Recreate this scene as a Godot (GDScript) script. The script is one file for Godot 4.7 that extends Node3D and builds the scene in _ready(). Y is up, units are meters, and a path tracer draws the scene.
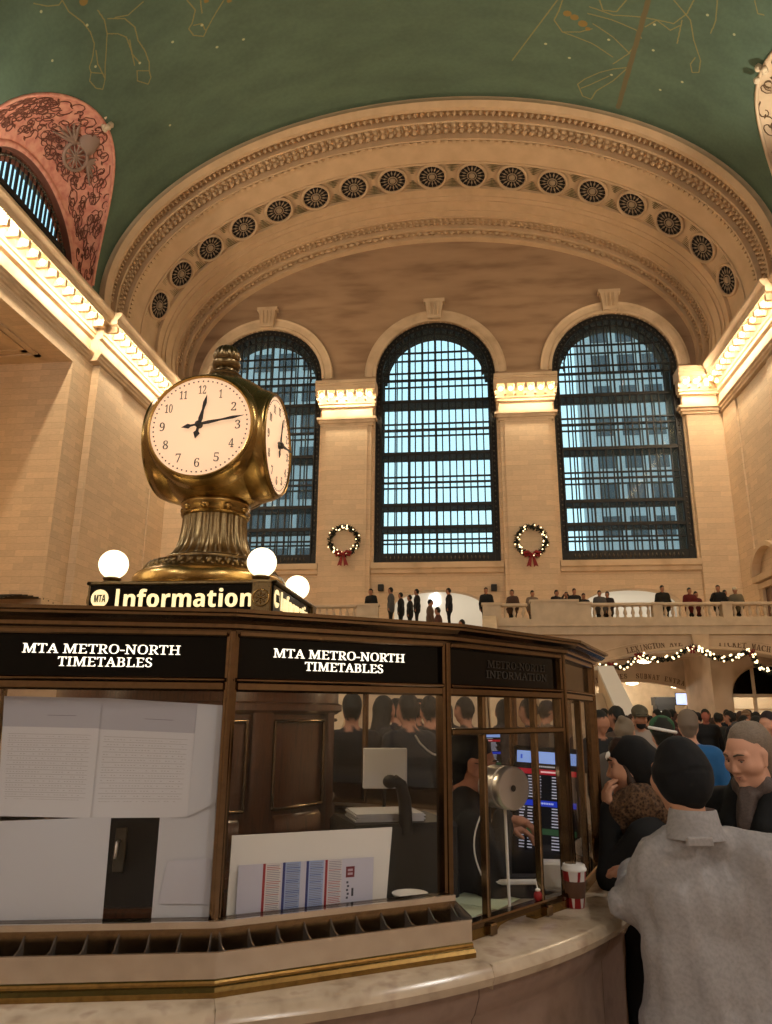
extends Node3D
# A railway concourse seen past its round brass information booth: end wall with three arched windows, painted vault, clock, crowd.

class MB:
	# collects triangles of one mesh; the winding follows the given normals
	var v := PackedVector3Array()
	var n := PackedVector3Array()
	var uv := PackedVector2Array()
	var c := PackedColorArray()
	var ix := PackedInt32Array()
	var xf := Transform3D()
	var col := Color.WHITE
	func at(t: Transform3D) -> MB:
		xf = t
		return self
	func vert(p: Vector3, nn: Vector3, t := Vector2.ZERO) -> int:
		v.append(xf * p)
		n.append((xf.basis * nn).normalized())
		uv.append(t)
		c.append(col)
		return v.size() - 1
	func tri(a: int, b: int, d: int) -> void:
		var g := (v[b] - v[a]).cross(v[d] - v[a])
		if g.dot(n[a] + n[b] + n[d]) > 0.0:
			ix.append(a); ix.append(d); ix.append(b)
		else:
			ix.append(a); ix.append(b); ix.append(d)
	func quad(a: Vector3, b: Vector3, d: Vector3, e: Vector3, away := Vector3.ZERO) -> void:
		# flat quad a b d e; the normal points away from the point «away» offset when given as a direction
		var g := (b - a).cross(e - a)
		if g.length_squared() < 1e-14:
			g = (d - b).cross(e - b)
		g = g.normalized()
		if away != Vector3.ZERO and g.dot(away) < 0.0:
			g = -g
		var i := vert(a, g, Vector2(0, 1)); var j := vert(b, g, Vector2(1, 1)); var k := vert(d, g, Vector2(1, 0)); var l := vert(e, g, Vector2(0, 0))
		tri(i, j, k); tri(i, k, l)
	func box(lo: Vector3, hi: Vector3) -> MB:
		var p := [Vector3(lo.x, lo.y, lo.z), Vector3(hi.x, lo.y, lo.z), Vector3(hi.x, hi.y, lo.z), Vector3(lo.x, hi.y, lo.z), Vector3(lo.x, lo.y, hi.z), Vector3(hi.x, lo.y, hi.z), Vector3(hi.x, hi.y, hi.z), Vector3(lo.x, hi.y, hi.z)]
		quad(p[4], p[5], p[6], p[7], Vector3(0, 0, 1)); quad(p[1], p[0], p[3], p[2], Vector3(0, 0, -1))
		quad(p[5], p[1], p[2], p[6], Vector3(1, 0, 0)); quad(p[0], p[4], p[7], p[3], Vector3(-1, 0, 0))
		quad(p[7], p[6], p[2], p[3], Vector3(0, 1, 0)); quad(p[0], p[1], p[5], p[4], Vector3(0, -1, 0))
		return self
	func cbox(ctr: Vector3, size: Vector3) -> MB:
		return box(ctr - size / 2, ctr + size / 2)
	func bbox(ctr: Vector3, size: Vector3, bev: float) -> MB:
		# box with chamfered vertical and horizontal edges
		var h := size / 2
		bev = minf(bev, minf(h.x, minf(h.y, h.z)) * 0.9)
		var s := func(k: Vector3, e: Vector3) -> Vector3: return ctr + Vector3(k.x * (h.x - e.x * bev), k.y * (h.y - e.y * bev), k.z * (h.z - e.z * bev))
		for ax in 3:
			for sg in [-1.0, 1.0]:
				var q := []
				for m in [[-1, -1], [1, -1], [1, 1], [-1, 1]]:
					var k := Vector3(); var e := Vector3.ONE
					k[ax] = sg; e[ax] = 0.0; k[(ax + 1) % 3] = m[0]; k[(ax + 2) % 3] = m[1]
					q.append(s.call(k, e))
				var d := Vector3(); d[ax] = sg
				quad(q[0], q[1], q[2], q[3], d)
		for ax in 3:
			var b1 := (ax + 1) % 3; var b2 := (ax + 2) % 3
			for s1 in [-1.0, 1.0]:
				for s2 in [-1.0, 1.0]:
					var q := []
					for m in [[-1.0, 0], [1.0, 0], [1.0, 1], [-1.0, 1]]:
						var k := Vector3(); var e := Vector3.ONE
						k[ax] = m[0]; k[b1] = s1; k[b2] = s2
						if m[1] == 0: e[b1] = 0.0
						else: e[b2] = 0.0
						q.append(s.call(k, e))
					var d := Vector3(); d[b1] = s1; d[b2] = s2
					quad(q[0], q[1], q[2], q[3], d)
		for sx in [-1.0, 1.0]:
			for sy in [-1.0, 1.0]:
				for sz in [-1.0, 1.0]:
					var k := Vector3(sx, sy, sz)
					var i := vert(s.call(k, Vector3(0, 1, 1)), k); var j := vert(s.call(k, Vector3(1, 0, 1)), k); var l := vert(s.call(k, Vector3(1, 1, 0)), k)
					tri(i, j, l)
		return self
	func lathe(prof: Array, segs: int, a0 := 0.0, a1 := TAU, flute := 0.0, nfl := 0, fl0 := 0, fl1 := 0) -> MB:
		# profile of Vector2(radius, y); angle 0 looks along +z; rows fl0..fl1 may be fluted
		var rows := prof.size()
		for i in rows - 1:
			var p0: Vector2 = prof[i]; var p1: Vector2 = prof[i + 1]
			var d := p1 - p0
			if d.length() < 1e-6: continue
			var nr := Vector2(d.y, -d.x).normalized()
			var n0 := nr; var n1 := nr
			if i > 0:
				var q: Vector2 = p0 - prof[i - 1]
				var m := Vector2(q.y, -q.x).normalized()
				if m.dot(nr) > 0.7: n0 = (m + nr).normalized()
			if i < rows - 2:
				var q2: Vector2 = prof[i + 2] - p1
				var m2 := Vector2(q2.y, -q2.x).normalized()
				if m2.dot(nr) > 0.7: n1 = (m2 + nr).normalized()
			var base := v.size()
			for k in segs + 1:
				var a := a0 + (a1 - a0) * k / segs
				var s := sin(a); var co := cos(a)
				var f0 := 0.0; var f1 := 0.0
				var tilt := 0.0
				if flute != 0.0 and i >= fl0 and i < fl1:
					var w := cos(a * nfl)
					f0 = flute * w if i > fl0 else 0.0
					f1 = flute * w if i + 1 < fl1 else 0.0
					tilt = flute * nfl * sin(a * nfl) / maxf(p0.x, 0.01)
				var tang := Vector3(co, 0, -s)
				vert(Vector3(s * (p0.x + f0), p0.y, co * (p0.x + f0)), Vector3(s * n0.x, n0.y, co * n0.x) + tang * tilt, Vector2(float(k) / segs, p0.y))
				vert(Vector3(s * (p1.x + f1), p1.y, co * (p1.x + f1)), Vector3(s * n1.x, n1.y, co * n1.x) + tang * tilt, Vector2(float(k) / segs, p1.y))
			for k in segs:
				var o := base + k * 2
				tri(o, o + 2, o + 1); tri(o + 2, o + 3, o + 1)
		return self
	func ball(ctr: Vector3, r: Vector3, rings := 8, segs := 12) -> MB:
		var base := v.size()
		for i in rings + 1:
			var t := PI * i / rings
			for k in segs + 1:
				var a := TAU * k / segs
				var d := Vector3(sin(t) * cos(a), cos(t), sin(t) * sin(a))
				vert(ctr + d * r, d / r, Vector2(float(k) / segs, float(i) / rings))
		for i in rings:
			for k in segs:
				var o := base + i * (segs + 1) + k
				if i > 0: tri(o, o + 1, o + segs + 1)
				if i < rings - 1: tri(o + 1, o + segs + 2, o + segs + 1)
		return self
	func gem(ctr: Vector3, bx: Vector3, by: Vector3, bz: Vector3) -> MB:
		# six-point blob with three half axes, smooth
		var p := [bx, -bx, by, -by, bz, -bz]
		var base := v.size()
		for q in p: vert(ctr + q, q)
		for a in [0, 1]:
			for b in [2, 3]:
				for d in [4, 5]: tri(base + a, base + b, base + d)
		return self
	func tube(path: Array, r, sides := 8, closed := false) -> MB:
		var m := path.size()
		var base := v.size()
		var up := Vector3.UP
		for i in m:
			var p: Vector3 = path[i]
			var a: Vector3 = path[(i - 1 + m) % m] if closed or i > 0 else p
			var b: Vector3 = path[(i + 1) % m] if closed or i < m - 1 else p
			var t := (b - a).normalized()
			if i == 0: up = Vector3.UP if absf(t.y) < 0.9 else Vector3.RIGHT
			var s := t.cross(up).normalized()
			up = s.cross(t).normalized()
			var rr: float = r[i] if r is Array else r
			for k in sides + 1:
				var w := TAU * k / sides
				var d := s * cos(w) + up * sin(w)
				vert(p + d * rr, d, Vector2(float(k) / sides, float(i) / m))
		var rows := m if closed else m - 1
		for i in rows:
			for k in sides:
				var o := base + i * (sides + 1) + k
				var q := base + ((i + 1) % m) * (sides + 1) + k
				tri(o, o + 1, q); tri(o + 1, q + 1, q)
		if not closed:
			for e in [0, m - 1]:
				var p: Vector3 = path[e]
				var dir: Vector3 = (path[0] - path[1] if e == 0 else path[m - 1] - path[m - 2]).normalized()
				var ci := vert(p, dir)
				var rim := v.size()
				for k in sides: vert(v_local(base + e * (sides + 1) + k), dir)
				for k in sides: tri(ci, rim + k, rim + (k + 1) % sides)
		return self
	func v_local(i: int) -> Vector3:
		return xf.affine_inverse() * v[i]
	func prism(poly: PackedVector2Array, z0: float, z1: float, smooth := 0.0) -> MB:
		# polygon in x y, extruded from z0 to z1
		var t := Geometry2D.triangulate_polygon(poly)
		var lo := Vector2(1e9, 1e9); var hi := -lo
		for q in poly: lo = lo.min(q); hi = hi.max(q)
		for e in [[z0, -1.0], [z1, 1.0]]:
			var base := v.size()
			for q in poly: vert(Vector3(q.x, q.y, e[0]), Vector3(0, 0, e[1] * signf(z1 - z0)), Vector2((q.x - lo.x) / (hi.x - lo.x), (hi.y - q.y) / (hi.y - lo.y)))
			for k in range(0, t.size(), 3): tri(base + t[k], base + t[k + 1], base + t[k + 2])
		var cw := Geometry2D.is_polygon_clockwise(poly)
		for i in poly.size():
			var a := poly[i]; var b := poly[(i + 1) % poly.size()]
			var d := b - a
			var o := Vector3(d.y, -d.x, 0).normalized() * (-1.0 if cw else 1.0)
			var p := vert(Vector3(a.x, a.y, z0), o); var q := vert(Vector3(b.x, b.y, z0), o); var r := vert(Vector3(b.x, b.y, z1), o); var s := vert(Vector3(a.x, a.y, z1), o)
			tri(p, q, r); tri(p, r, s)
		return self
	func grid(f: Callable, nu: int, nv: int, flip := false) -> MB:
		# smooth surface f(u, v) -> Vector3 for u, v in 0..1, uv kept
		var base := v.size()
		var pts := []
		for j in nv + 1:
			for i in nu + 1: pts.append(f.call(float(i) / nu, float(j) / nv))
		for j in nv + 1:
			for i in nu + 1:
				var w := nu + 1
				var a: Vector3 = pts[j * w + mini(i + 1, nu)] - pts[j * w + maxi(i - 1, 0)]
				var b: Vector3 = pts[mini(j + 1, nv) * w + i] - pts[maxi(j - 1, 0) * w + i]
				var g := a.cross(b).normalized()
				vert(pts[j * w + i], -g if flip else g, Vector2(float(i) / nu, float(j) / nv))
		for j in nv:
			for i in nu:
				var o := base + j * (nu + 1) + i
				tri(o, o + 1, o + nu + 1); tri(o + 1, o + nu + 2, o + nu + 1)
		return self
	func mesh(m: Material = null) -> ArrayMesh:
		var a := []
		a.resize(Mesh.ARRAY_MAX)
		a[Mesh.ARRAY_VERTEX] = v; a[Mesh.ARRAY_NORMAL] = n; a[Mesh.ARRAY_TEX_UV] = uv; a[Mesh.ARRAY_COLOR] = c; a[Mesh.ARRAY_INDEX] = ix
		var out := ArrayMesh.new()
		out.add_surface_from_arrays(Mesh.PRIMITIVE_TRIANGLES, a)
		if m: out.surface_set_material(0, m)
		return out

var taken := {}
var M := {}
var rng := RandomNumberGenerator.new()
# ---- camera model: where a pixel of the 772 x 1024 picture looks
var cam_basis := Basis()
var eye := Vector3(0, 1.85, 0)
const FOCAL := 730.0

func ray(px: float, py: float) -> Vector3:
	return (cam_basis * Vector3((px - 386.0) / FOCAL, -(py - 512.0) / FOCAL, -1.0)).normalized()
func at_z(px: float, py: float, z: float) -> Vector3:
	var r := ray(px, py)
	return eye + r * (z / r.z)
func at_y(px: float, py: float, y: float) -> Vector3:
	var r := ray(px, py)
	return eye + r * ((y - eye.y) / r.y)
func at_x(px: float, py: float, x: float) -> Vector3:
	var r := ray(px, py)
	return eye + r * (x / r.x)

func numbered(called: String) -> String:
	var k: int = taken.get(called, 0)
	taken[called] = k + 1
	return called if k == 0 else "%s_%03d" % [called, k]
func tag(o: Node, label := "", category := "", group := "", kind := "") -> Node:
	if label: o.set_meta("label", label)
	if category: o.set_meta("category", category)
	if group: o.set_meta("group", group)
	if kind: o.set_meta("kind", kind)
	return o
func thing(called: String, label: String, category: String, where := Vector3.ZERO, turn := 0.0, group := "", kind := "") -> Node3D:
	var o := Node3D.new()
	o.name = numbered(called)
	add_child(o)
	o.position = where
	o.rotation.y = turn
	tag(o, label, category, group, kind)
	return o
func put(called: String, what, m: Material, parent: Node = null, where := Vector3.ZERO) -> MeshInstance3D:
	# one mesh: a part under its parent, or a thing of its own when no parent is given
	var o := MeshInstance3D.new()
	o.name = called if parent else numbered(called)
	o.mesh = what.mesh() if what is MB else what
	o.material_override = m
	o.position = where
	if parent: parent.add_child(o, true)
	else: add_child(o)
	return o
func setting(called: String, label: String, category: String) -> Node3D:
	return thing(called, label, category, Vector3.ZERO, 0.0, "", "structure")

# ---- materials
func paint(c: Color, rough := 0.8, metal := 0.0) -> StandardMaterial3D:
	var m := StandardMaterial3D.new()
	m.albedo_color = c
	m.roughness = rough
	m.metallic = metal
	return m
func glow(c: Color, e: float, base := Color(0.9, 0.88, 0.8)) -> StandardMaterial3D:
	var m := paint(base, 0.5)
	m.emission_enabled = true
	m.emission = c
	m.emission_energy_multiplier = e
	return m
func noise_tex(seed_: int, freq: float, ramp: Array, size := 256, kind := FastNoiseLite.TYPE_SIMPLEX_SMOOTH, oct := 4, normal := false) -> NoiseTexture2D:
	var f := FastNoiseLite.new()
	f.seed = seed_; f.frequency = freq; f.noise_type = kind; f.fractal_octaves = oct
	var t := NoiseTexture2D.new()
	t.noise = f; t.width = size; t.height = size; t.seamless = true
	if normal:
		t.as_normal_map = true
		t.bump_strength = 4.0
	elif ramp:
		var g := Gradient.new()
		g.offsets = PackedFloat32Array()
		g.colors = PackedColorArray()
		for i in ramp.size(): g.add_point(float(i) / (ramp.size() - 1), ramp[i])
		t.color_ramp = g
	return t
func tri_mat(t: Texture2D, per_m: float, rough := 0.85, metal := 0.0, tint := Color.WHITE) -> StandardMaterial3D:
	var m := paint(tint, rough, metal)
	m.albedo_texture = t
	m.uv1_triplanar = true
	m.uv1_world_triplanar = true
	m.uv1_triplanar_sharpness = 8.0
	m.uv1_scale = Vector3.ONE * per_m
	return m
func bumped(m: StandardMaterial3D, t: Texture2D, cm: float) -> StandardMaterial3D:
	m.heightmap_enabled = true
	m.heightmap_texture = t
	m.heightmap_scale = cm
	return m
func ashlar(base: Color, joint: Color, w: int, rows: int, cols: int, vary: float, seed_: int) -> ImageTexture:
	# coursed stone too far off to build block by block: tone of each block, thin joints, veins
	var im := Image.create(w, w, false, Image.FORMAT_RGB8)
	var r := RandomNumberGenerator.new(); r.seed = seed_
	var f := FastNoiseLite.new(); f.seed = seed_; f.frequency = 0.02
	var ch := float(w) / rows
	var cw := float(w) / cols
	var tone := []
	for i in rows * cols: tone.append(1.0 + r.randf_range(-vary, vary))
	for y in w:
		var row := int(y / ch)
		var fy := y - row * ch
		for x in w:
			var xx := fposmod(x + (cw * 0.5 if row % 2 else 0.0), w)
			var cc := int(xx / cw)
			var k: float = tone[row * cols + cc % cols]
			k *= 1.0 + 0.05 * f.get_noise_2d(x * 0.6, y * 3.0)
			var px := base * k
			if fy < 1.3: px = base.lerp(joint, 0.75)
			elif xx - cc * cw < 1.0: px = base.lerp(joint, 0.45)
			px.a = 1.0
			im.set_pixel(x, y, px)
	im.generate_mipmaps()
	return ImageTexture.create_from_image(im)
func font(serif: bool, bold: bool) -> SystemFont:
	var f := SystemFont.new()
	f.font_names = PackedStringArray(["Droid Serif" if serif else "Droid Sans"])
	if bold: f.font_weight = 700
	return f
func words(called: String, text: String, f: Font, wide: float, high: float, deep: float, m: Material, parent: Node, t: Transform3D) -> MeshInstance3D:
	# raised lettering fitted to a width and a height, centred on t, facing its +z
	var tm := TextMesh.new()
	tm.text = text
	tm.font = f
	tm.font_size = 64
	tm.pixel_size = 0.01
	tm.depth = 0.05
	tm.curve_step = 2.0
	var b := tm.get_aabb()
	var o := put(called, tm, m, parent)
	var s := Vector3(wide / b.size.x, high / b.size.y, deep / 0.05)
	var ctr := b.get_center()
	o.transform = t * Transform3D(Basis.from_scale(s), Vector3(-ctr.x * s.x, -ctr.y * s.y, deep / 2))
	return o
func lamp(where: Vector3, c: Color, e: float, size: float, called := "lamp_light", parent: Node = null) -> OmniLight3D:
	var l := OmniLight3D.new()
	l.name = called
	l.light_color = c
	l.light_energy = e
	l.light_size = size
	l.omni_range = 120.0
	l.omni_attenuation = 2.0
	l.shadow_enabled = true
	l.position = where
	(parent if parent else self).add_child(l, true)
	return l
func turned(where: Vector3, out: Vector3, up := Vector3.UP) -> Transform3D:
	# a frame at «where» whose +z looks along «out»
	var z := out.normalized()
	var x := up.cross(z).normalized()
	return Transform3D(Basis(x, z.cross(x), z), where)

const WARM := Color(1.0, 0.91, 0.77)
const XC := -1.87          # middle line of the hall
const ZE := -45.0          # end wall
const XL := -20.3
const XR := 16.56
const ZB := -32.5          # front of the balcony
const FLOOR_B := 5.35      # balcony floor

func _ready() -> void:
	rng.seed = 7
	# camera
	var d := Vector3((470.0 - 386.0) / FOCAL, -(712.0 - 512.0) / FOCAL, -1.0).normalized()
	var u := Vector3((408.0 - 386.0) / FOCAL, (512.0 + 2230.0) / FOCAL, -1.0).normalized()
	u = (u - d * u.dot(d)).normalized()
	var x := d.cross(u)
	cam_basis = Basis(Vector3(x.x, u.x, -d.x), Vector3(x.y, u.y, -d.y), Vector3(x.z, u.z, -d.z))
	var cam := Camera3D.new()
	cam.transform = Transform3D(cam_basis, eye)
	cam.fov = rad_to_deg(2.0 * atan(512.0 / FOCAL))
	cam.near = 0.05
	cam.far = 400.0
	add_child(cam)
	# sky and exposure
	var env := Environment.new()
	env.background_mode = Environment.BG_SKY
	var sm := ProceduralSkyMaterial.new()
	sm.sky_top_color = Color(0.60, 0.79, 0.87)
	sm.sky_horizon_color = Color(0.74, 0.91, 0.92)
	sm.ground_horizon_color = Color(0.45, 0.55, 0.6)
	sm.ground_bottom_color = Color(0.25, 0.28, 0.3)
	sm.sky_curve = 0.25
	sm.energy_multiplier = 1.9
	sm.sun_angle_max = 0.0
	var sky := Sky.new()
	sky.sky_material = sm
	env.sky = sky
	env.tonemap_mode = Environment.TONE_MAPPER_LINEAR
	env.tonemap_exposure = 1.0
	env.sdfgi_enabled = true
	env.ssao_enabled = true
	env.ssil_enabled = true
	var we := WorldEnvironment.new()
	we.environment = env
	add_child(we)
	make_materials()
	hall()
	end_windows()
	vault()
	great_arch()
	side_cornices()
	balcony()
	under_balcony()
	trimmings()
	chandeliers()
	uplights()
	booth()
	clock_and_sign()
	booth_inside()
	people()

func make_materials() -> void:
	var stone_t := ashlar(Color(0.83, 0.73, 0.605), Color(0.44, 0.35, 0.25), 1024, 12, 4, 0.035, 3)
	M.stone = tri_mat(stone_t, 0.25, 0.75)
	M.stone_plain = tri_mat(noise_tex(5, 0.01, [Color(0.72, 0.62, 0.50), Color(0.81, 0.71, 0.585), Color(0.85, 0.755, 0.63)], 256), 0.2, 0.8)
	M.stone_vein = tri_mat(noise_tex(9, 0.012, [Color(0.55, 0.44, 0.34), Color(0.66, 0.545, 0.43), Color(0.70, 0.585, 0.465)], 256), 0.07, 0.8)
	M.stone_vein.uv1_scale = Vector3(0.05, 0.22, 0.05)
	M.plaster = tri_mat(noise_tex(15, 0.02, [Color(0.77, 0.655, 0.52), Color(0.83, 0.715, 0.575)], 256), 0.15, 0.85)
	M.pale = tri_mat(noise_tex(8, 0.02, [Color(0.78, 0.70, 0.58), Color(0.86, 0.78, 0.66)], 256), 0.3, 0.7)
	M.pink = tri_mat(noise_tex(12, 0.03, [Color(0.78, 0.47, 0.41), Color(0.87, 0.61, 0.52), Color(0.90, 0.68, 0.57)], 256), 0.25, 0.85)
	M.pink_dark = paint(Color(0.48, 0.30, 0.24), 0.9)
	M.plate = tri_mat(noise_tex(25, 0.02, [Color(0.80, 0.76, 0.72), Color(0.88, 0.85, 0.81)], 256), 2.0, 0.17, 0.9)
	M.iron = paint(Color(0.13, 0.125, 0.12), 0.55, 0.3)
	M.iron_pale = paint(Color(0.34, 0.31, 0.26), 0.6, 0.3)
	M.pane = paint(Color(0.80, 0.92, 0.95), 0.02)
	M.pane.metallic_specular = 0.2
	M.pane.transparency = BaseMaterial3D.TRANSPARENCY_ALPHA
	M.pane.albedo_color.a = 0.03
	M.glass = paint(Color(0.12, 0.13, 0.13), 0.015)
	M.glass.metallic_specular = 0.32
	M.glass.transparency = BaseMaterial3D.TRANSPARENCY_ALPHA
	M.glass.albedo_color.a = 0.02
	M.bulb = glow(Color(1.0, 0.84, 0.56), 5.0)
	M.brass = tri_mat(noise_tex(21, 0.05, [Color(0.50, 0.40, 0.235), Color(0.62, 0.51, 0.31), Color(0.57, 0.46, 0.275)], 256), 2.0, 0.26, 1.0)
	M.brass_dull = tri_mat(noise_tex(22, 0.03, [Color(0.46, 0.39, 0.31), Color(0.55, 0.47, 0.37), Color(0.50, 0.43, 0.34)], 256), 3.0, 0.2, 1.0)
	M.bronze = tri_mat(noise_tex(23, 0.04, [Color(0.42, 0.35, 0.275), Color(0.48, 0.40, 0.315), Color(0.45, 0.375, 0.295)], 256), 2.0, 0.14, 1.0)
	M.brass_old = tri_mat(noise_tex(24, 0.03, [Color(0.33, 0.28, 0.20), Color(0.47, 0.40, 0.28), Color(0.41, 0.34, 0.23)], 256), 5.0, 0.3, 1.0)
	M.steel = paint(Color(0.88, 0.87, 0.86), 0.3, 0.9)
	M.black = paint(Color(0.012, 0.012, 0.016), 0.1)
	M.black.metallic_specular = 0.3
	M.black_matt = paint(Color(0.02, 0.02, 0.022), 0.6)
	M.letter = glow(Color(1.0, 0.95, 0.86), 1.6)
	M.letter_warm = glow(Color(1.0, 0.88, 0.62), 1.0)
	M.letter_dim = paint(Color(0.20, 0.18, 0.15), 0.5)
	M.carved = paint(Color(0.40, 0.30, 0.20), 0.9)
	M.dial = glow(Color(1.0, 0.83, 0.66), 0.72, Color(0.7, 0.6, 0.5))
	M.globe = glow(Color(1.0, 0.92, 0.76), 2.2)
	M.wood = tri_mat(noise_tex(31, 0.02, [Color(0.20, 0.10, 0.05), Color(0.33, 0.18, 0.09), Color(0.27, 0.14, 0.07)], 256), 3.0, 0.3)
	M.wood.clearcoat_enabled = true
	M.wood.clearcoat = 0.8
	M.wood.clearcoat_roughness = 0.12
	M.wood.uv1_scale = Vector3(9.0, 0.8, 9.0)
	M.white = paint(Color(0.86, 0.85, 0.83), 0.6)
	M.paper = paint(Color(0.76, 0.765, 0.79), 0.75)
	M.marble = tri_mat(noise_tex(41, 0.015, [Color(0.58, 0.50, 0.42), Color(0.72, 0.65, 0.56), Color(0.76, 0.69, 0.60), Color(0.62, 0.53, 0.46)], 512), 0.9, 0.22)
	M.marble_pink = tri_mat(noise_tex(42, 0.02, [Color(0.46, 0.38, 0.34), Color(0.58, 0.49, 0.44), Color(0.52, 0.43, 0.39)], 512), 0.8, 0.4)
	var tiles := []
	for k in 4:
		tiles.append(tri_mat(noise_tex(50 + k, 0.02, [Color(0.56, 0.49, 0.42) * (0.92 + 0.04 * k), Color(0.68, 0.60, 0.52) * (0.92 + 0.04 * k)], 256), 0.6, 0.3))
	M.tiles = tiles
	M.floor_far = tri_mat(ashlar(Color(0.62, 0.54, 0.46), Color(0.35, 0.29, 0.24), 512, 6, 6, 0.05, 17), 0.25, 0.35)
	M.joint = paint(Color(0.30, 0.25, 0.21), 0.8)
	M.leaf = paint(Color(0.05, 0.09, 0.04), 0.8)
	M.bow = paint(Color(0.50, 0.03, 0.03), 0.6)
	M.fairy = glow(Color(1.0, 0.88, 0.66), 3.0)
	M.store_lamp = glow(Color(1.0, 0.96, 0.88), 1.6)
	M.store_logo = glow(Color(1, 1, 1), 3.0)
	M.screen_blue = glow(Color(0.6, 0.75, 1.0), 1.2)
	M.chand = glow(Color(1.0, 0.85, 0.6), 3.0)
	M.vc = paint(Color.WHITE, 0.8)
	M.vc.vertex_color_use_as_albedo = true

# ---- the hall: floor, walls
func half_arch(cx: float, sgn: float, hw: float, y0: float, spring: float, rise: float, steps := 16) -> Array:
	# points of one half of an arched opening, from its bottom middle round to its top middle
	var out := [Vector2(cx, y0), Vector2(cx + sgn * hw, y0)]
	for k in steps + 1:
		var a := PI / 2 * k / steps
		out.append(Vector2(cx + sgn * hw * cos(a), spring + rise * sin(a)))
	return out

func notched(x0: float, x1: float, y0: float, y1: float, left: Array, right: Array) -> PackedVector2Array:
	# an upright strip of wall between two window middles; left and right list the half openings on each side, lowest first
	var p := [Vector2(x0, y0)]
	p.append(Vector2(x1, y0))
	for h in right: p.append_array(h)
	if right.is_empty(): p.append(Vector2(x1, y1))
	if left.is_empty(): p.append(Vector2(x0, y1))
	var back := []
	for h in left: back.append_array(h)
	back.reverse()
	p.append_array(back)
	var out := PackedVector2Array()
	for q in p:
		if out.size() == 0 or out[out.size() - 1].distance_to(q) > 1e-4: out.append(q)
	if out[0].distance_to(out[out.size() - 1]) < 1e-4: out.remove_at(out.size() - 1)
	return out

const WHW := 4.0
const WSILL := 10.9
const WSPR := 23.7

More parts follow.
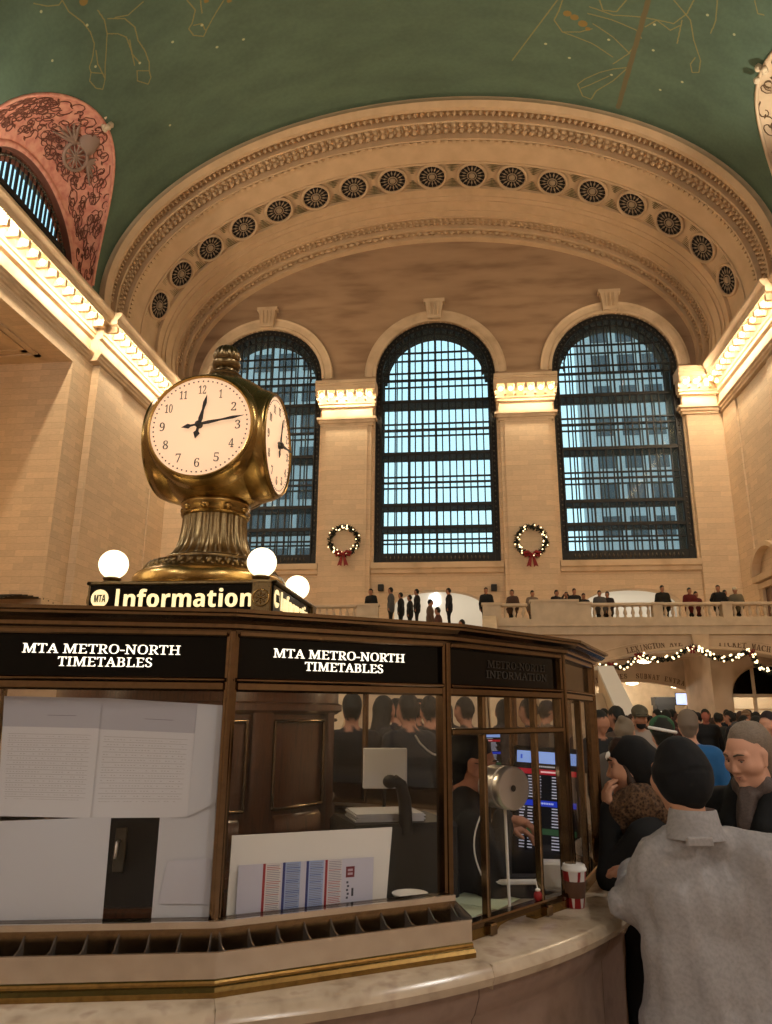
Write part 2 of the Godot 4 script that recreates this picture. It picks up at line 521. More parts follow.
func hall() -> void:
	# floor: slabs one by one near the booth, a jointed field beyond
	var fl := setting("floor", "pale marble floor of the concourse with square slabs", "floor")
	put("bed", MB.new().box(Vector3(XL - 9, -0.4, -55), Vector3(XR + 9, -0.012, 40)), M.joint, fl)
	var slab := MB.new().bbox(Vector3(0, -0.006, 0), Vector3(0.595, 0.012, 0.595), 0.002).mesh()
	for i in 14:
		for k in 20:
			var o := put("tile", slab, M.tiles[rng.randi() % 4], fl, Vector3(-1.2 + 0.6 * i, 0, 0.3 - 0.6 * k))
			o.rotation.y = PI / 2 * (rng.randi() % 4)
	for b in [[XL - 8.5, -1.5, -50.0, 39.5], [7.2, XR + 8.5, -50.0, 39.5], [-1.5, 7.2, 0.6, 39.5], [-1.5, 7.2, -50.0, -11.4]]:
		put("tile_field", MB.new().box(Vector3(b[0], -0.012, b[2]), Vector3(b[1], 0.0, b[3])), M.floor_far, fl)
	# end wall, cut along the middles of its windows
	var w := setting("wall_front", "tan stone end wall of the concourse with three tall arched windows", "wall")
	var cs := [XC - 11.72, XC, XC + 11.72]
	var edge := [XL - 0.5, cs[0], cs[1], cs[2], XR + 0.5]
	for i in 4:
		var l := []; var r := []
		if i > 0:
			l = [half_arch(cs[i - 1], 1, 2.75, FLOOR_B, 8.25, 0.9), half_arch(cs[i - 1], 1, WHW, WSILL, WSPR, WHW)]
		if i < 3:
			r = [half_arch(cs[i], -1, 2.75, FLOOR_B, 8.25, 0.9), half_arch(cs[i], -1, WHW, WSILL, WSPR, WHW)]
		put("wall_body", MB.new().prism(notched(edge[i], edge[i + 1], 4.4, 22.9, l.map(func(h): return clip_y(h, 22.9)), r.map(func(h): return clip_y(h, 22.9))), ZE - 1.0, ZE), M.stone, w)
		var l2 := []; var r2 := []
		if i > 0: l2 = [half_arch(cs[i - 1], 1, WHW, 22.9, WSPR, WHW)]
		if i < 3: r2 = [half_arch(cs[i], -1, WHW, 22.9, WSPR, WHW)]
		var ll := l2.map(func(h): return h.slice(1)); var rr := r2.map(func(h): return h.slice(1))
		var x0: float = edge[i] + (WHW if i > 0 else 0.0); var x1: float = edge[i + 1] - (WHW if i < 3 else 0.0)
		var p := [Vector2(x0, 22.9), Vector2(x1, 22.9)]
		for h in rr: p.append_array(h.slice(1))
		p.append(Vector2(edge[i + 1], 36.5)); p.append(Vector2(edge[i], 36.5))
		for h in ll:
			var q: Array = h.slice(1); q.reverse(); p.append_array(q)
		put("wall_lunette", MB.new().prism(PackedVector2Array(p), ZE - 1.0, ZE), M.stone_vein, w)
	# pilasters between the windows and in the corners
	for cx in [XC - 5.86, XC + 5.86]:
		put("pilaster", MB.new().box(Vector3(cx - 1.66, FLOOR_B, ZE), Vector3(cx + 1.66, 20.1, ZE + 0.3)), M.stone, w)
		put("pilaster", MB.new().box(Vector3(cx - 1.4, FLOOR_B, ZE + 0.3), Vector3(cx + 1.4, 20.1, ZE + 0.4)), M.stone, w)
	for s in [-1.0, 1.0]:
		var a: float = XC + s * 15.85; var b: float = XC + s * 18.0
		put("pilaster", MB.new().box(Vector3(minf(a, b), FLOOR_B, ZE), Vector3(maxf(a, b), 20.1, ZE + 0.3)), M.stone, w)
	for c in cs:
		put("sill", MB.new().prism(PackedVector2Array([Vector2(0, 10.15), Vector2(0.18, 10.2), Vector2(0.18, 10.42), Vector2(0.3, 10.5), Vector2(0.3, 10.85), Vector2(-0.7, 10.95), Vector2(-0.7, 10.15)]), c - 4.15, c + 4.15).at(Transform3D()), M.stone_plain, w)
		var sl: MeshInstance3D = w.get_child(w.get_child_count() - 1)
		sl.transform = Transform3D(Basis(Vector3(0, 0, 1), Vector3(0, 1, 0), Vector3(1, 0, 0)), Vector3(0, 0, ZE))
		var ring := []
		for k in 33:
			var a := PI * k / 32
			ring.append([cos(a), sin(a)])
		var m := MB.new()
		for q in [[4.0, 0.16, 4.18, 0.16], [4.18, 0.16, 4.25, 0.08], [4.25, 0.08, 4.62, 0.12], [4.62, 0.12, 4.75, 0.2], [4.75, 0.2, 4.78, 0.0], [4.0, -0.6, 4.0, 0.16]]:
			m.grid(func(uu, vv): return Vector3(c + cos(PI * uu) * lerpf(q[0], q[2], vv), WSPR + sin(PI * uu) * lerpf(q[0], q[2], vv), ZE + lerpf(q[1], q[3], vv)), 40, 1)
		put("archivolt", m, M.stone_plain, w)
		put("keystone", MB.new().prism(PackedVector2Array([Vector2(c - 0.45, 27.75), Vector2(c + 0.45, 27.75), Vector2(c + 0.6, 29.0), Vector2(c + 0.72, 29.0), Vector2(c + 0.72, 29.25), Vector2(c - 0.72, 29.25), Vector2(c - 0.72, 29.0), Vector2(c - 0.6, 29.0)]), ZE, ZE + 0.45), M.stone_plain, w)
		for k in [-1.0, 0.0, 1.0]:
			put("keystone_flute", MB.new().tube([Vector3(c + k * 0.24, 27.95, ZE + 0.46), Vector3(c + k * 0.3, 28.95, ZE + 0.46)], 0.07, 6), M.stone_plain, w)
	# caps of the pilasters: architrave, frieze, bulbs between brackets, corona
	for cap in [[XC - 5.86, 3.32], [XC + 5.86, 3.32], [XC + 16.7, 2.0], [XC - 16.7, 2.0]]:
		pilaster_cap(cap[0], cap[1])
	# long walls: piers, lintels over the openings, recesses behind
	for s in [-1.0, 1.0]:
		var xw := XL if s < 0 else XR
		var wl := setting("wall_left" if s < 0 else "wall_right", "tan stone side wall with deep openings between piers, %s of the end wall" % ("left" if s < 0 else "right"), "wall")
		var span := func(a: float, b: float) -> Array: return [minf(xw + s * a, xw + s * b), maxf(xw + s * a, xw + s * b)]
		for z in [[-46.0, -32.8], [-19.0, -9.0], [4.0, 14.0], [27.0, 39.5]]:
			var q: Array = span.call(0.0, 7.7)
			put("pier", MB.new().box(Vector3(q[0], 0, z[0]), Vector3(q[1], 19.4, z[1])), M.stone, wl)
		var q2: Array = span.call(0.0, 1.0)
		put("lintel", MB.new().box(Vector3(q2[0], 19.4, -46), Vector3(q2[1], 23.1, 39.5)), M.stone, wl)
		var q3: Array = span.call(1.0, 7.7)
		put("soffit", MB.new().box(Vector3(q3[0], 19.4, -46), Vector3(q3[1], 20.2, 39.5)), M.stone_plain, wl)
		var q4: Array = span.call(7.7, 8.5)
		put("recess_back", MB.new().box(Vector3(q4[0], 0, -46), Vector3(q4[1], 20.2, 39.5)), M.stone, wl)
		for z in [[-32.8, -19.0], [-9.0, 4.0]]:
			var m2 := MB.new()
			for g in [[1.3, 6.4, 0.8, 0.10], [1.75, 5.95, 1.25, 0.05]]:
				var aa: Array = span.call(g[0], g[1])
				var z0: float = z[0] + g[2]; var z1: float = z[1] - g[2]
				var t := 0.28
				m2.box(Vector3(aa[0], 19.4 - g[3], z0), Vector3(aa[0] + t, 19.4, z1)).box(Vector3(aa[1] - t, 19.4 - g[3], z0), Vector3(aa[1], 19.4, z1))
				m2.box(Vector3(aa[0], 19.4 - g[3], z0), Vector3(aa[1], 19.4, z0 + t)).box(Vector3(aa[0], 19.4 - g[3], z1 - t), Vector3(aa[1], 19.4, z1))
			put("soffit_moulding", m2, M.stone_plain, wl)
		for z in [[-45.0, -42.4, 0.42], [-42.4, -37.6, 0.32], [-37.6, -34.7, 0.42]]:
			var a5: Array = span.call(-z[2], 0.0)
			put("strip", MB.new().box(Vector3(a5[0], 0, z[0] + 0.02), Vector3(a5[1], 20.1, z[1] - 0.02)), M.stone, wl)
		if s > 0:
			# doorway on the balcony under a curved hood
			var dz := -40.2
			var fx := xw - 0.42
			var dm := MB.new()
			for k in 12:
				var a0 := PI * k / 12; var a1 := PI * (k + 1) / 12
				dm.prism(PackedVector2Array([Vector2(dz + 1.75 * cos(a0), 9.2 + 1.35 * sin(a0)), Vector2(dz + 2.0 * cos(a0), 9.2 + 1.6 * sin(a0)), Vector2(dz + 2.0 * cos(a1), 9.2 + 1.6 * sin(a1)), Vector2(dz + 1.75 * cos(a1), 9.2 + 1.35 * sin(a1))]), 0.0, 0.45)
			var hood := put("door_hood", dm, M.stone_plain, wl)
			hood.transform = Transform3D(Basis(Vector3(0, 0, 1), Vector3(0, 1, 0), Vector3(-1, 0, 0)), Vector3(fx, 0, 0))
			put("door_lintel", MB.new().box(Vector3(fx - 0.4, 8.85, dz - 2.0), Vector3(fx, 9.2, dz + 2.0)).box(Vector3(fx - 0.25, 8.45, dz - 1.7), Vector3(fx, 8.75, dz + 1.7)), M.stone_plain, wl)
			put("door_jamb", MB.new().box(Vector3(fx - 0.2, FLOOR_B, dz + 1.2), Vector3(fx, 8.45, dz + 1.6)).box(Vector3(fx - 0.2, FLOOR_B, dz - 1.6), Vector3(fx, 8.45, dz - 1.2)), M.stone_plain, wl)
			put("door_leaf", MB.new().box(Vector3(fx - 0.04, FLOOR_B, dz - 1.2), Vector3(fx + 0.02, 8.45, dz + 1.2)), M.wood, wl)
	var wr := setting("wall_rear", "plain stone wall at the far end behind the camera", "wall")
	put("wall_body", MB.new().box(Vector3(XL - 9, 0, 39.5), Vector3(XR + 9, 37, 40.3)), M.stone, wr)

func clip_y(h: Array, y: float) -> Array:
	# the half opening below a height
	var out := []
	for q in h:
		if q.y <= y: out.append(q)
	if out.size() < h.size():
		out.append(Vector2(out[out.size() - 1].x, y))
	return out

func pilaster_cap(cx: float, wide: float) -> void:
	trims += 1
	var t := setting("trim_%d" % trims, "lit stone cap with a row of bulbs on the %s" % ["pilaster left of the middle window", "pilaster right of the middle window", "right corner pilaster", "left corner pilaster"][trims - 1], "trim")
	t.position = Vector3(cx, 0, ZE + 0.3)
	var h := wide / 2
	var st := MB.new()
	for b in [[0.1, 20.1, 20.28], [0.2, 20.28, 20.48], [0.33, 20.48, 20.64], [0.05, 20.64, 21.4], [0.2, 21.4, 21.6], [0.27, 21.6, 22.3], [0.95, 22.3, 22.62], [1.02, 22.62, 22.75], [1.1, 22.75, 22.95]]:
		st.box(Vector3(-h - minf(b[0], 0.35), b[1], -0.3), Vector3(h + minf(b[0], 0.35), b[2], b[0]))
	put("entablature", st, M.stone_plain, t)
	var k := 6 if wide > 3 else 4
	var w := (wide + 0.5) / k
	for i in k + 1:
		put("bracket", MB.new().box(Vector3(-0.09, 21.98, 0.27), Vector3(0.09, 22.3, 0.9)).box(Vector3(-0.07, 21.75, 0.27), Vector3(0.07, 21.98, 0.55)), M.stone_plain, t, Vector3(-h - 0.25 + w * i, 0, 0))
	for i in k:
		var at := Vector3(-h - 0.25 + w * (i + 0.5), 22.0, 0.80)
		put("light_bulb", bulb_mesh(), M.bulb, t, at)
		lamp(t.position + at, WARM, BULB_E, 0.1)

var trims := 0
const BULB_E := 3.1
var _bulb: ArrayMesh
func bulb_mesh() -> ArrayMesh:
	if _bulb == null: _bulb = MB.new().ball(Vector3.ZERO, Vector3(0.15, 0.17, 0.15), 8, 10).mesh()
	return _bulb

# ---- the three tall windows: two iron grids with walkways between, glass behind each
func end_windows() -> void:
	var n := 0
	for cx in [XC - 11.72, XC, XC + 11.72]:
		n += 1
		var w := thing("window_%d" % n, ["tall arched window with dark iron grid behind the clock", "middle tall arched window glowing blue with sky", "tall arched window with dark iron grid beside the right corner"][n - 1], "window", Vector3(cx, 0, ZE), 0.0, "", "structure")
		taken["window_%d" % n] = 1
		# ornate border set into the reveal
		var fr := MB.new()
		for q in [[3.98, -0.32, 3.98, -0.12], [3.98, -0.12, 3.92, -0.12], [3.92, -0.12, 3.90, -0.2], [3.90, -0.2, 3.66, -0.2], [3.66, -0.2, 3.64, -0.1], [3.64, -0.1, 3.58, -0.1], [3.58, -0.1, 3.58, -0.32]]:
			fr.grid(func(uu, vv):
				var r: float = lerpf(q[0], q[2], vv); var z: float = lerpf(q[1], q[3], vv)
				return arch_path(uu, r, z), 72, 1)
		fr.box(Vector3(-3.98, WSILL, -0.32), Vector3(3.98, WSILL + 0.62, -0.14))
		put("frame", fr, M.iron, w)
		var studs := MB.new()
		for k in 110:
			var p := arch_path((k + 0.5) / 110.0, 3.78, -0.19)
			studs.gem(p, Vector3(0.07, 0, 0), Vector3(0, 0.09, 0), Vector3(0, 0, 0.05))
		for k in 26: studs.gem(Vector3(-3.2 + 6.4 * k / 25, WSILL + 0.3, -0.13), Vector3(0.06, 0, 0), Vector3(0, 0.16, 0), Vector3(0, 0, 0.05))
		tag(put("frame_studs", studs, M.iron_pale, w), "", "", "", "stuff")
		# grid levels taken from the picture; each thick band is a walkway between the two layers
		var thick := [13.2, 14.7, 18.2, 21.9]
		var thin := [12.4, 16.2, 16.6, 19.9, 20.3, 23.5, 24.0, 25.5]
		for layer in 2:
			var z := -0.28 if layer == 0 else -1.45
			for k in (17 if layer == 0 else 9):
				var x := -3.58 + 7.16 * k / (16.0 if layer == 0 else 8.0)
				var top := WSPR + sqrt(maxf(0.0, 3.6 * 3.6 - x * x))
				var ww := 0.04 if k % 4 else 0.055
				put("mullion", MB.new().box(Vector3(x - ww, WSILL, z - 0.06), Vector3(x + ww, top, z + 0.06)), M.iron, w)
			for y in thick:
				put("transom", MB.new().box(Vector3(-3.6, y - 0.11, z - 0.1), Vector3(3.6, y + 0.11, z + 0.12)), M.iron, w)
			for y in thin:
				var hw := 3.6 if y < WSPR else sqrt(3.6 * 3.6 - (y - WSPR) * (y - WSPR))
				put("transom", MB.new().box(Vector3(-hw, y - 0.05, z - 0.05), Vector3(hw, y + 0.05, z + 0.07)), M.iron, w)
		for y in thick:
			put("walkway", MB.new().box(Vector3(-3.6, y - 0.05, -1.4), Vector3(3.6, y + 0.02, -0.3)), M.iron, w)
		# dark iron in the head of the arch
		for a in [[3.35, 3.6]]:
			var hd := MB.new()
			hd.grid(func(uu, vv): return Vector3(cos(PI * uu) * lerpf(a[0], a[1], vv), WSPR + sin(PI * uu) * lerpf(a[0], a[1], vv), -1.5), 36, 1)
			for k in 25:
				var an := PI * (k + 0.5) / 25
				hd.tube([Vector3(cos(an) * 3.2, WSPR + sin(an) * 3.2, -0.28), Vector3(cos(an) * 3.6, WSPR + sin(an) * 3.6, -0.28)], 0.04, 4)
			put("arch_head", hd, M.iron, w)
			put("arch_rim", MB.new().tube(range(37).map(func(k): return Vector3(cos(PI * k / 36) * 3.2, WSPR + sin(PI * k / 36) * 3.2, -0.27)), 0.05, 5), M.iron, w)
		# glass of both layers, a pane to each storey of the grid
		var lv := [WSILL] + thick + [WSPR]
		for z in [-0.3, -1.48]:
			for i in lv.size() - 1:
				put("pane", MB.new().box(Vector3(-3.6, lv[i], z - 0.012), Vector3(3.6, lv[i + 1], z)), M.pane, w)
			var arc := PackedVector2Array()
			for k in 25: arc.append(Vector2(cos(PI * k / 24) * 3.6, WSPR + sin(PI * k / 24) * 3.6))
			put("pane", MB.new().prism(arc, z - 0.012, z), M.pane, w)
		# closed sides of the box between the layers
		put("lining", MB.new().box(Vector3(-4.1, WSILL, -1.6), Vector3(-3.98, WSPR, -0.98)).box(Vector3(3.98, WSILL, -1.6), Vector3(4.1, WSPR, -0.98)).box(Vector3(-4.1, WSILL - 0.1, -1.6), Vector3(4.1, WSILL, -0.98)), M.iron, w)
		var br := MB.new()
		br.grid(func(uu, vv): return arch_path(uu, 3.98, lerpf(-1.6, -0.3, vv)), 60, 1)
		br.grid(func(uu, vv): return arch_path(uu, lerpf(3.6, 4.1, vv), -1.55), 60, 1)
		put("reveal", br, M.iron, w)
	# buildings across the street, seen through the side windows
	var bt := paint(Color(0.80, 0.80, 0.80), 0.8)
	var bl := paint(Color(0.22, 0.26, 0.30), 0.2)
	for b in [[-46.0, -16.5, 62.0, -78.0], [15.0, 44.0, 70.0, -82.0]]:
		var t := thing("office_building", "grey office tower across the street seen through the %s window" % ("left" if b[0] < 0 else "right"), "building", Vector3((b[0] + b[1]) / 2, 0, b[3]))
		var hw: float = (b[1] - b[0]) / 2
		put("wall", MB.new().box(Vector3(-hw, 0, -10), Vector3(hw, b[2], 0)), bt, t)
		for f in int(b[2] / 4.0):
			for k in 10:
				put("window_pane", MB.new().box(Vector3(-1.0, 0, 0), Vector3(1.0, 2.3, 0.06)), bl, t, Vector3(-hw + (k + 0.5) * hw / 5.0, 1.0 + f * 4.0, 0))

func arch_path(u: float, r: float, z: float) -> Vector3:
	# runs up one jamb, over the head and down the other, at radius r
	var hgt := WSPR - WSILL
	var L := PI * r + 2.0 * hgt
	var s := u * L
	if s < hgt: return Vector3(-r, WSILL + s, z)
	if s > hgt + PI * r: return Vector3(r, WSPR - (s - hgt - PI * r), z)
	var a := PI - (s - hgt) / r
	return Vector3(cos(a) * r, WSPR + sin(a) * r, z)

# ---- painted vault and its two lunettes in view
const VX := -1.9
const VA := 18.4
const VB := 11.6
const VY := 24.5
const LZ := -28.6
func vpt(phi: float, z: float) -> Vector3:
	return Vector3(VX + VA * cos(phi), VY + VB * sin(phi), z)
func on_vault(px: float, py: float) -> Vector2:
	# angle and z where a line of sight meets the vault
	var r := ray(px, py)
	var o := eye - Vector3(VX, VY, 0)
	var A := (r.x / VA) ** 2 + (r.y / VB) ** 2
	var B := 2.0 * (o.x * r.x / VA ** 2 + o.y * r.y / VB ** 2)
	var C := (o.x / VA) ** 2 + (o.y / VB) ** 2 - 1.0
	var t := (-B + sqrt(B * B - 4.0 * A * C)) / (2.0 * A)
	var p := o + r * t
	return Vector2(atan2(p.y / VB, p.x / VA), p.z)

func lune_y(z: float) -> float:
	var q := (z - LZ) / 5.1
	return VY + 5.9 * sqrt(maxf(0.0, 1.0 - q * q)) if absf(q) < 1.0 else VY

func vault() -> void:
	var c := setting("ceiling", "green painted vault with gold constellation figures and stars", "ceiling")
	# the painting: gold outlines and stars traced where they stand, one texture over the bay by the end wall
	var W := 2048; var H := 1024
	var im := Image.create(W, H, false, Image.FORMAT_RGB8)
	var nz := FastNoiseLite.new(); nz.seed = 4; nz.frequency = 0.006
	var nf := FastNoiseLite.new(); nf.seed = 5; nf.frequency = 0.08
	var green := Color(0.335, 0.415, 0.34)
	for y in H:
		for x in W:
			var k := 1.0 + 0.10 * nz.get_noise_2d(x, y * 2.0) + 0.05 * nf.get_noise_2d(x, y)
			im.set_pixel(x, y, Color(green.r * k, green.g * k, green.b * k))
	var gold := Color(0.56, 0.52, 0.32)
	var spot := func(uvp: Vector2, rad: float, col: Color) -> void:
		var ri := int(ceil(rad))
		for j in range(-ri, ri + 1):
			for i in range(-ri, ri + 1):
				if i * i + j * j <= rad * rad:
					var xx := int(uvp.x) + i; var yy := int(uvp.y) + j
					if xx >= 0 and yy >= 0 and xx < W and yy < H: im.set_pixel(xx, yy, im.get_pixel(xx, yy).lerp(col, 0.75))
	var tex := func(px: float, py: float) -> Vector2:
		var q := on_vault(px, py)
		return Vector2(q.x / PI * W, (q.y + 34.6) / 20.0 * H)
	var k1 := 260.0 / 772.0
	var lines := [
		[0, [185, 0, 205, 35, 245, 65, 268, 95, 280, 130, 275, 170, 265, 200, 270, 215, 266, 240, 285, 262, 305, 265, 312, 235, 305, 218, 270, 215]],
		[0, [290, 30, 310, 60, 318, 100, 315, 150, 312, 200, 312, 235]], [0, [285, 150, 290, 190, 305, 218]],
		[0, [320, 55, 370, 55, 400, 80, 410, 120, 430, 150, 443, 185, 443, 210, 407, 210, 408, 240, 440, 250, 448, 230, 443, 210]],
		[0, [318, 100, 350, 100, 375, 110, 390, 150, 400, 195]], [0, [100, 10, 140, 18, 175, 15, 185, 0]], [0, [425, 5, 380, 45, 340, 52]], [0, [385, 118, 392, 160, 415, 187]],
		[0, [555, 0, 580, 30, 570, 70, 560, 85, 575, 105, 605, 108, 615, 85, 640, 40, 665, 0]], [0, [575, 75, 600, 70, 610, 90]], [0, [595, 0, 600, 40]],
		[512, [135, 0, 0, 180]], [512, [150, 0, 140, 30, 125, 60, 150, 95, 200, 95, 240, 85]], [512, [225, 40, 300, 60, 370, 90, 385, 115]], [512, [240, 70, 300, 110, 350, 160]],
		[512, [230, 20, 300, 45, 380, 50, 480, 70, 520, 40, 540, 0]], [512, [480, 0, 530, 60, 540, 120, 560, 180, 555, 215, 535, 215, 530, 190, 545, 170]], [512, [505, 60, 490, 130]], [512, [610, 0, 605, 60, 590, 100]],
		[512, [195, 250, 215, 235, 260, 215, 300, 205, 345, 200]], [512, [195, 250, 210, 285, 235, 295, 250, 270, 300, 240, 345, 200]], [512, [205, 262, 235, 250, 290, 225]], [512, [300, 190, 345, 160, 370, 130]],
		[512, [720, 0, 730, 40, 750, 45]], [512, [260, 0, 270, 30, 310, 35, 340, 0]], [512, [395, 80, 430, 60, 470, 90, 500, 75]], [512, [150, 95, 240, 130, 300, 170]]]
	for l in lines:
		var prev := Vector2.INF
		for k in range(0, l[1].size(), 2):
			var q: Vector2 = tex.call(l[0] + l[1][k] * k1, l[1][k + 1] * k1)
			if prev != Vector2.INF:
				var m := int(prev.distance_to(q)) + 1
				for s in m: spot.call(prev.lerp(q, float(s) / m), 1.2, gold)
			prev = q
	var b0: Vector2 = tex.call(512 + 405 * k1, 0.0); var b1: Vector2 = tex.call(512 + 315 * k1, 320 * k1)
	for s in 300: spot.call(b0.lerp(b1, s / 300.0), 5.0, Color(0.42, 0.38, 0.26))
	for g in [[248, 3, 0, 9], [165, 40, 512, 8], [185, 52, 512, 8], [210, 70, 512, 9], [225, 85, 512, 5], [612, 2, 0, 5], [680, 2, 0, 5]]:
		spot.call(tex.call(g[2] + g[0] * k1, g[1] * k1), float(g[3]), Color(0.62, 0.46, 0.20))
	for s in [[122, 35, 0], [258, 75, 0], [284, 198, 0], [415, 187, 0], [512, 125, 0], [645, 140, 0], [723, 117, 0], [505, 372, 0], [600, 75, 0], [100, 130, 512], [170, 172, 512], [420, 150, 512], [440, 267, 512], [505, 243, 512], [660, 103, 512], [423, 73, 512], [288, 118, 512], [155, 180, 0], [580, 45, 512], [295, 222, 512]]:
		spot.call(tex.call(s[2] + s[0] * k1, s[1] * k1), 3.0, Color(0.85, 0.82, 0.62))
	var pm := paint(Color.WHITE, 0.85)
	pm.albedo_texture = ImageTexture.create_from_image(im)
	pm.texture_repeat = false
	var zs := [39.5, 20.0, 0.0, -8.0, -14.0, -18.0, -21.0]
	for k in 25: zs.append(LZ + 5.1 * cos(PI * k / 24.0))
	zs.append(-34.0); zs.append(-34.6)
	var m := MB.new()
	var nseg := 72
	for i in zs.size():
		var y: float = lune_y(zs[i])
		var p0 := asin(clampf((y - VY) / VB, 0.0, 1.0))
		for k in nseg + 1:
			var ph := lerpf(p0, PI - p0, float(k) / nseg)
			var nn := Vector3(-cos(ph) / VA, -sin(ph) / VB, 0)
			m.vert(vpt(ph, zs[i]), nn, Vector2(ph / PI, (zs[i] + 34.6) / 20.0))
	for i in zs.size() - 1:
		for k in nseg:
			var o := i * (nseg + 1) + k
			m.tri(o, o + 1, o + nseg + 1); m.tri(o + 1, o + nseg + 2, o + nseg + 1)
	put("vault", m, pm, c)
	var legs := MB.new()
	for x in [VX - VA, VX + VA]:
		for z in [[39.5, LZ + 5.1], [LZ - 5.1, -34.6]]:
			legs.quad(Vector3(x, 22.9, z[0]), Vector3(x, 22.9, z[1]), Vector3(x, VY, z[1]), Vector3(x, VY, z[0]), Vector3(VX - x, 0, 0))
	put("vault_foot", legs, pm, c)
	put("roof", MB.new().box(Vector3(XL - 9, 36.4, -46), Vector3(XR + 9, 37.4, 40.3)).box(Vector3(XL - 1.4, 22.9, -46.5), Vector3(XL - 1.2, 36.5, LZ - 6)).box(Vector3(XR + 1.2, 22.9, -46.5), Vector3(XR + 1.4, 36.5, LZ - 6)).box(Vector3(XL - 1.4, 22.9, LZ + 6), Vector3(XL - 1.2, 36.5, 40)).box(Vector3(XR + 1.2, 22.9, LZ + 6), Vector3(XR + 1.4, 36.5, 40)), M.stone_plain, c)
	for s in [-1.0, 1.0]: lunette(s)

func lunette(s: float) -> void:
	var n := 4 if s < 0 else 5
	var t := thing("window_%d" % n, "half-round clerestory window in a %s ornamented lunette, %s long wall" % ["pink" if s < 0 else "cream", "left" if s < 0 else "right"], "window", Vector3(0, 0, LZ), 0.0, "", "structure")
	taken["window_%d" % n] = 1
	var skin: Material = M.pink if s < 0 else M.stone_plain
	var xw := VX + s * 19.0
	var outer := func(th: float) -> Vector3:
		var y := VY + 5.9 * sin(th)
		if th < 0.0 or th > PI: y = VY
		return Vector3(VX + s * VA * sqrt(maxf(0.0, 1.0 - ((y - VY) / VB) ** 2)), y, 5.1 * cos(th))
	var inner := func(th: float, r: float) -> Vector3: return Vector3(xw, 23.5 + (4.75 * r) * sin(th), 4.45 * r * cos(th))
	var surf := func(u: float, v: float) -> Vector3:
		var a: Vector3 = outer.call(PI * u); var b: Vector3 = inner.call(PI * u, 1.0)
		var p := a.lerp(b, v)
		p.x += s * 0.45 * sin(PI * v) * sin(PI * u)
		p.y += 0.25 * sin(PI * v) * sin(PI * u)
		return p
	var m := MB.new()
	m.grid(surf, 48, 10, s > 0)
	for e in [1.0, -1.0]:
		m.quad(Vector3(VX + s * VA, 22.9, 5.1 * e), Vector3(xw, 22.9, 4.45 * e), Vector3(xw, 23.5, 4.45 * e), Vector3(VX + s * VA, VY, 5.1 * e), Vector3(0, 0, -e))
	put("lunette_vault", m, skin, t)
	put("rim", MB.new().tube(range(41).map(func(k): return outer.call(PI * k / 40.0)), 0.09, 6), skin, t)
	# window surround, bars and glass
	var fr := MB.new()
	fr.grid(func(u, v): return inner.call(PI * u, lerpf(1.0, 0.93, v)) - Vector3(s * 0.12 * sin(PI * v), 0, 0), 40, 4)
	put("surround", fr, skin, t)
	var ir := MB.new()
	ir.grid(func(u, v): return inner.call(PI * u, 0.93) + Vector3(s * lerpf(0.0, 0.35, v), 0, 0), 40, 1)
	ir.grid(func(u, v): return inner.call(PI * u, lerpf(0.93, 0.80, v)) + Vector3(s * 0.35, 0, 0), 40, 1)
	put("iron_frame", ir, M.pink_dark, t)
	var orn := MB.new()
	for k in 70:
		var p: Vector3 = inner.call(PI * (k + 0.5) / 70, 0.865)
		orn.gem(p + Vector3(s * 0.3, 0, 0), Vector3(0.1, 0, 0), Vector3(0, 0.1, 0), Vector3(0, 0, 0.1))
	tag(put("frame_studs", orn, M.iron_pale, t), "", "", "", "stuff")
	var xg := xw + s * 0.4
	for k in 22:
		var z := -3.75 + 7.5 * k / 21.0
		var top := 23.5 + 4.75 * sqrt(maxf(0.0, 1.0 - (z / 4.45) ** 2)) * 0.9
		put("bar", MB.new().box(Vector3(xg - 0.05, 22.9, z - (0.075 if k % 2 else 0.04)), Vector3(xg + 0.05, top, z + (0.075 if k % 2 else 0.04))), M.iron, t)
	put("bar", MB.new().box(Vector3(xg - 0.1, 25.45, -3.9), Vector3(xg + 0.1, 25.75, 3.9)), M.iron, t)
	var poly := PackedVector2Array()
	for k in 33: poly.append(Vector2(4.45 * 0.93 * cos(PI * k / 32), 23.5 + 4.75 * 0.93 * sin(PI * k / 32)))
	poly.append(Vector2(-4.14, 22.9)); poly.append(Vector2(4.14, 22.9))
	var g := put("pane", MB.new().prism(poly, 0.0, 0.02), M.pane, t)
	g.transform = Transform3D(Basis(Vector3(0, 0, -1), Vector3(0, 1, 0), Vector3(1, 0, 0)), Vector3(xg + s * 0.06, 0, 0))
	# modelled ornament: scrolls all over, a cone-topped winged wheel in the middle of the visible spandrel
	rng.seed = 40 + int(s)
	var sc := MB.new()
	for k in 260:
		var u := rng.randf_range(0.03, 0.97); var vv := rng.randf_range(0.08, 0.82)
		var path := []
		var r := rng.randf_range(0.012, 0.03); var ph := rng.randf() * TAU; var tw := rng.randf_range(0.7, 1.6) * (1 if k % 2 else -1)
		for q in 9:
			var a := ph + tw * q * 0.6; var rr := r * (0.3 + q * 0.14)
			var uu := clampf(u + rr * cos(a) * 0.75, 0.0, 1.0); var v2 := clampf(vv + rr * sin(a) * 3.2, 0.02, 0.95)
			path.append(surf.call(uu, v2) + Vector3(-s * 0.02, -0.03, 0))
		sc.tube(path, 0.026, 4)
		if k % 3 == 0: sc.gem(path[8], Vector3(0.05, 0.05, 0), Vector3(0, 0.1, 0.08), Vector3(0.02, -0.05, 0.1))
	tag(put("scrollwork", sc, M.pink_dark if s < 0 else M.carved, t), "", "", "", "stuff")
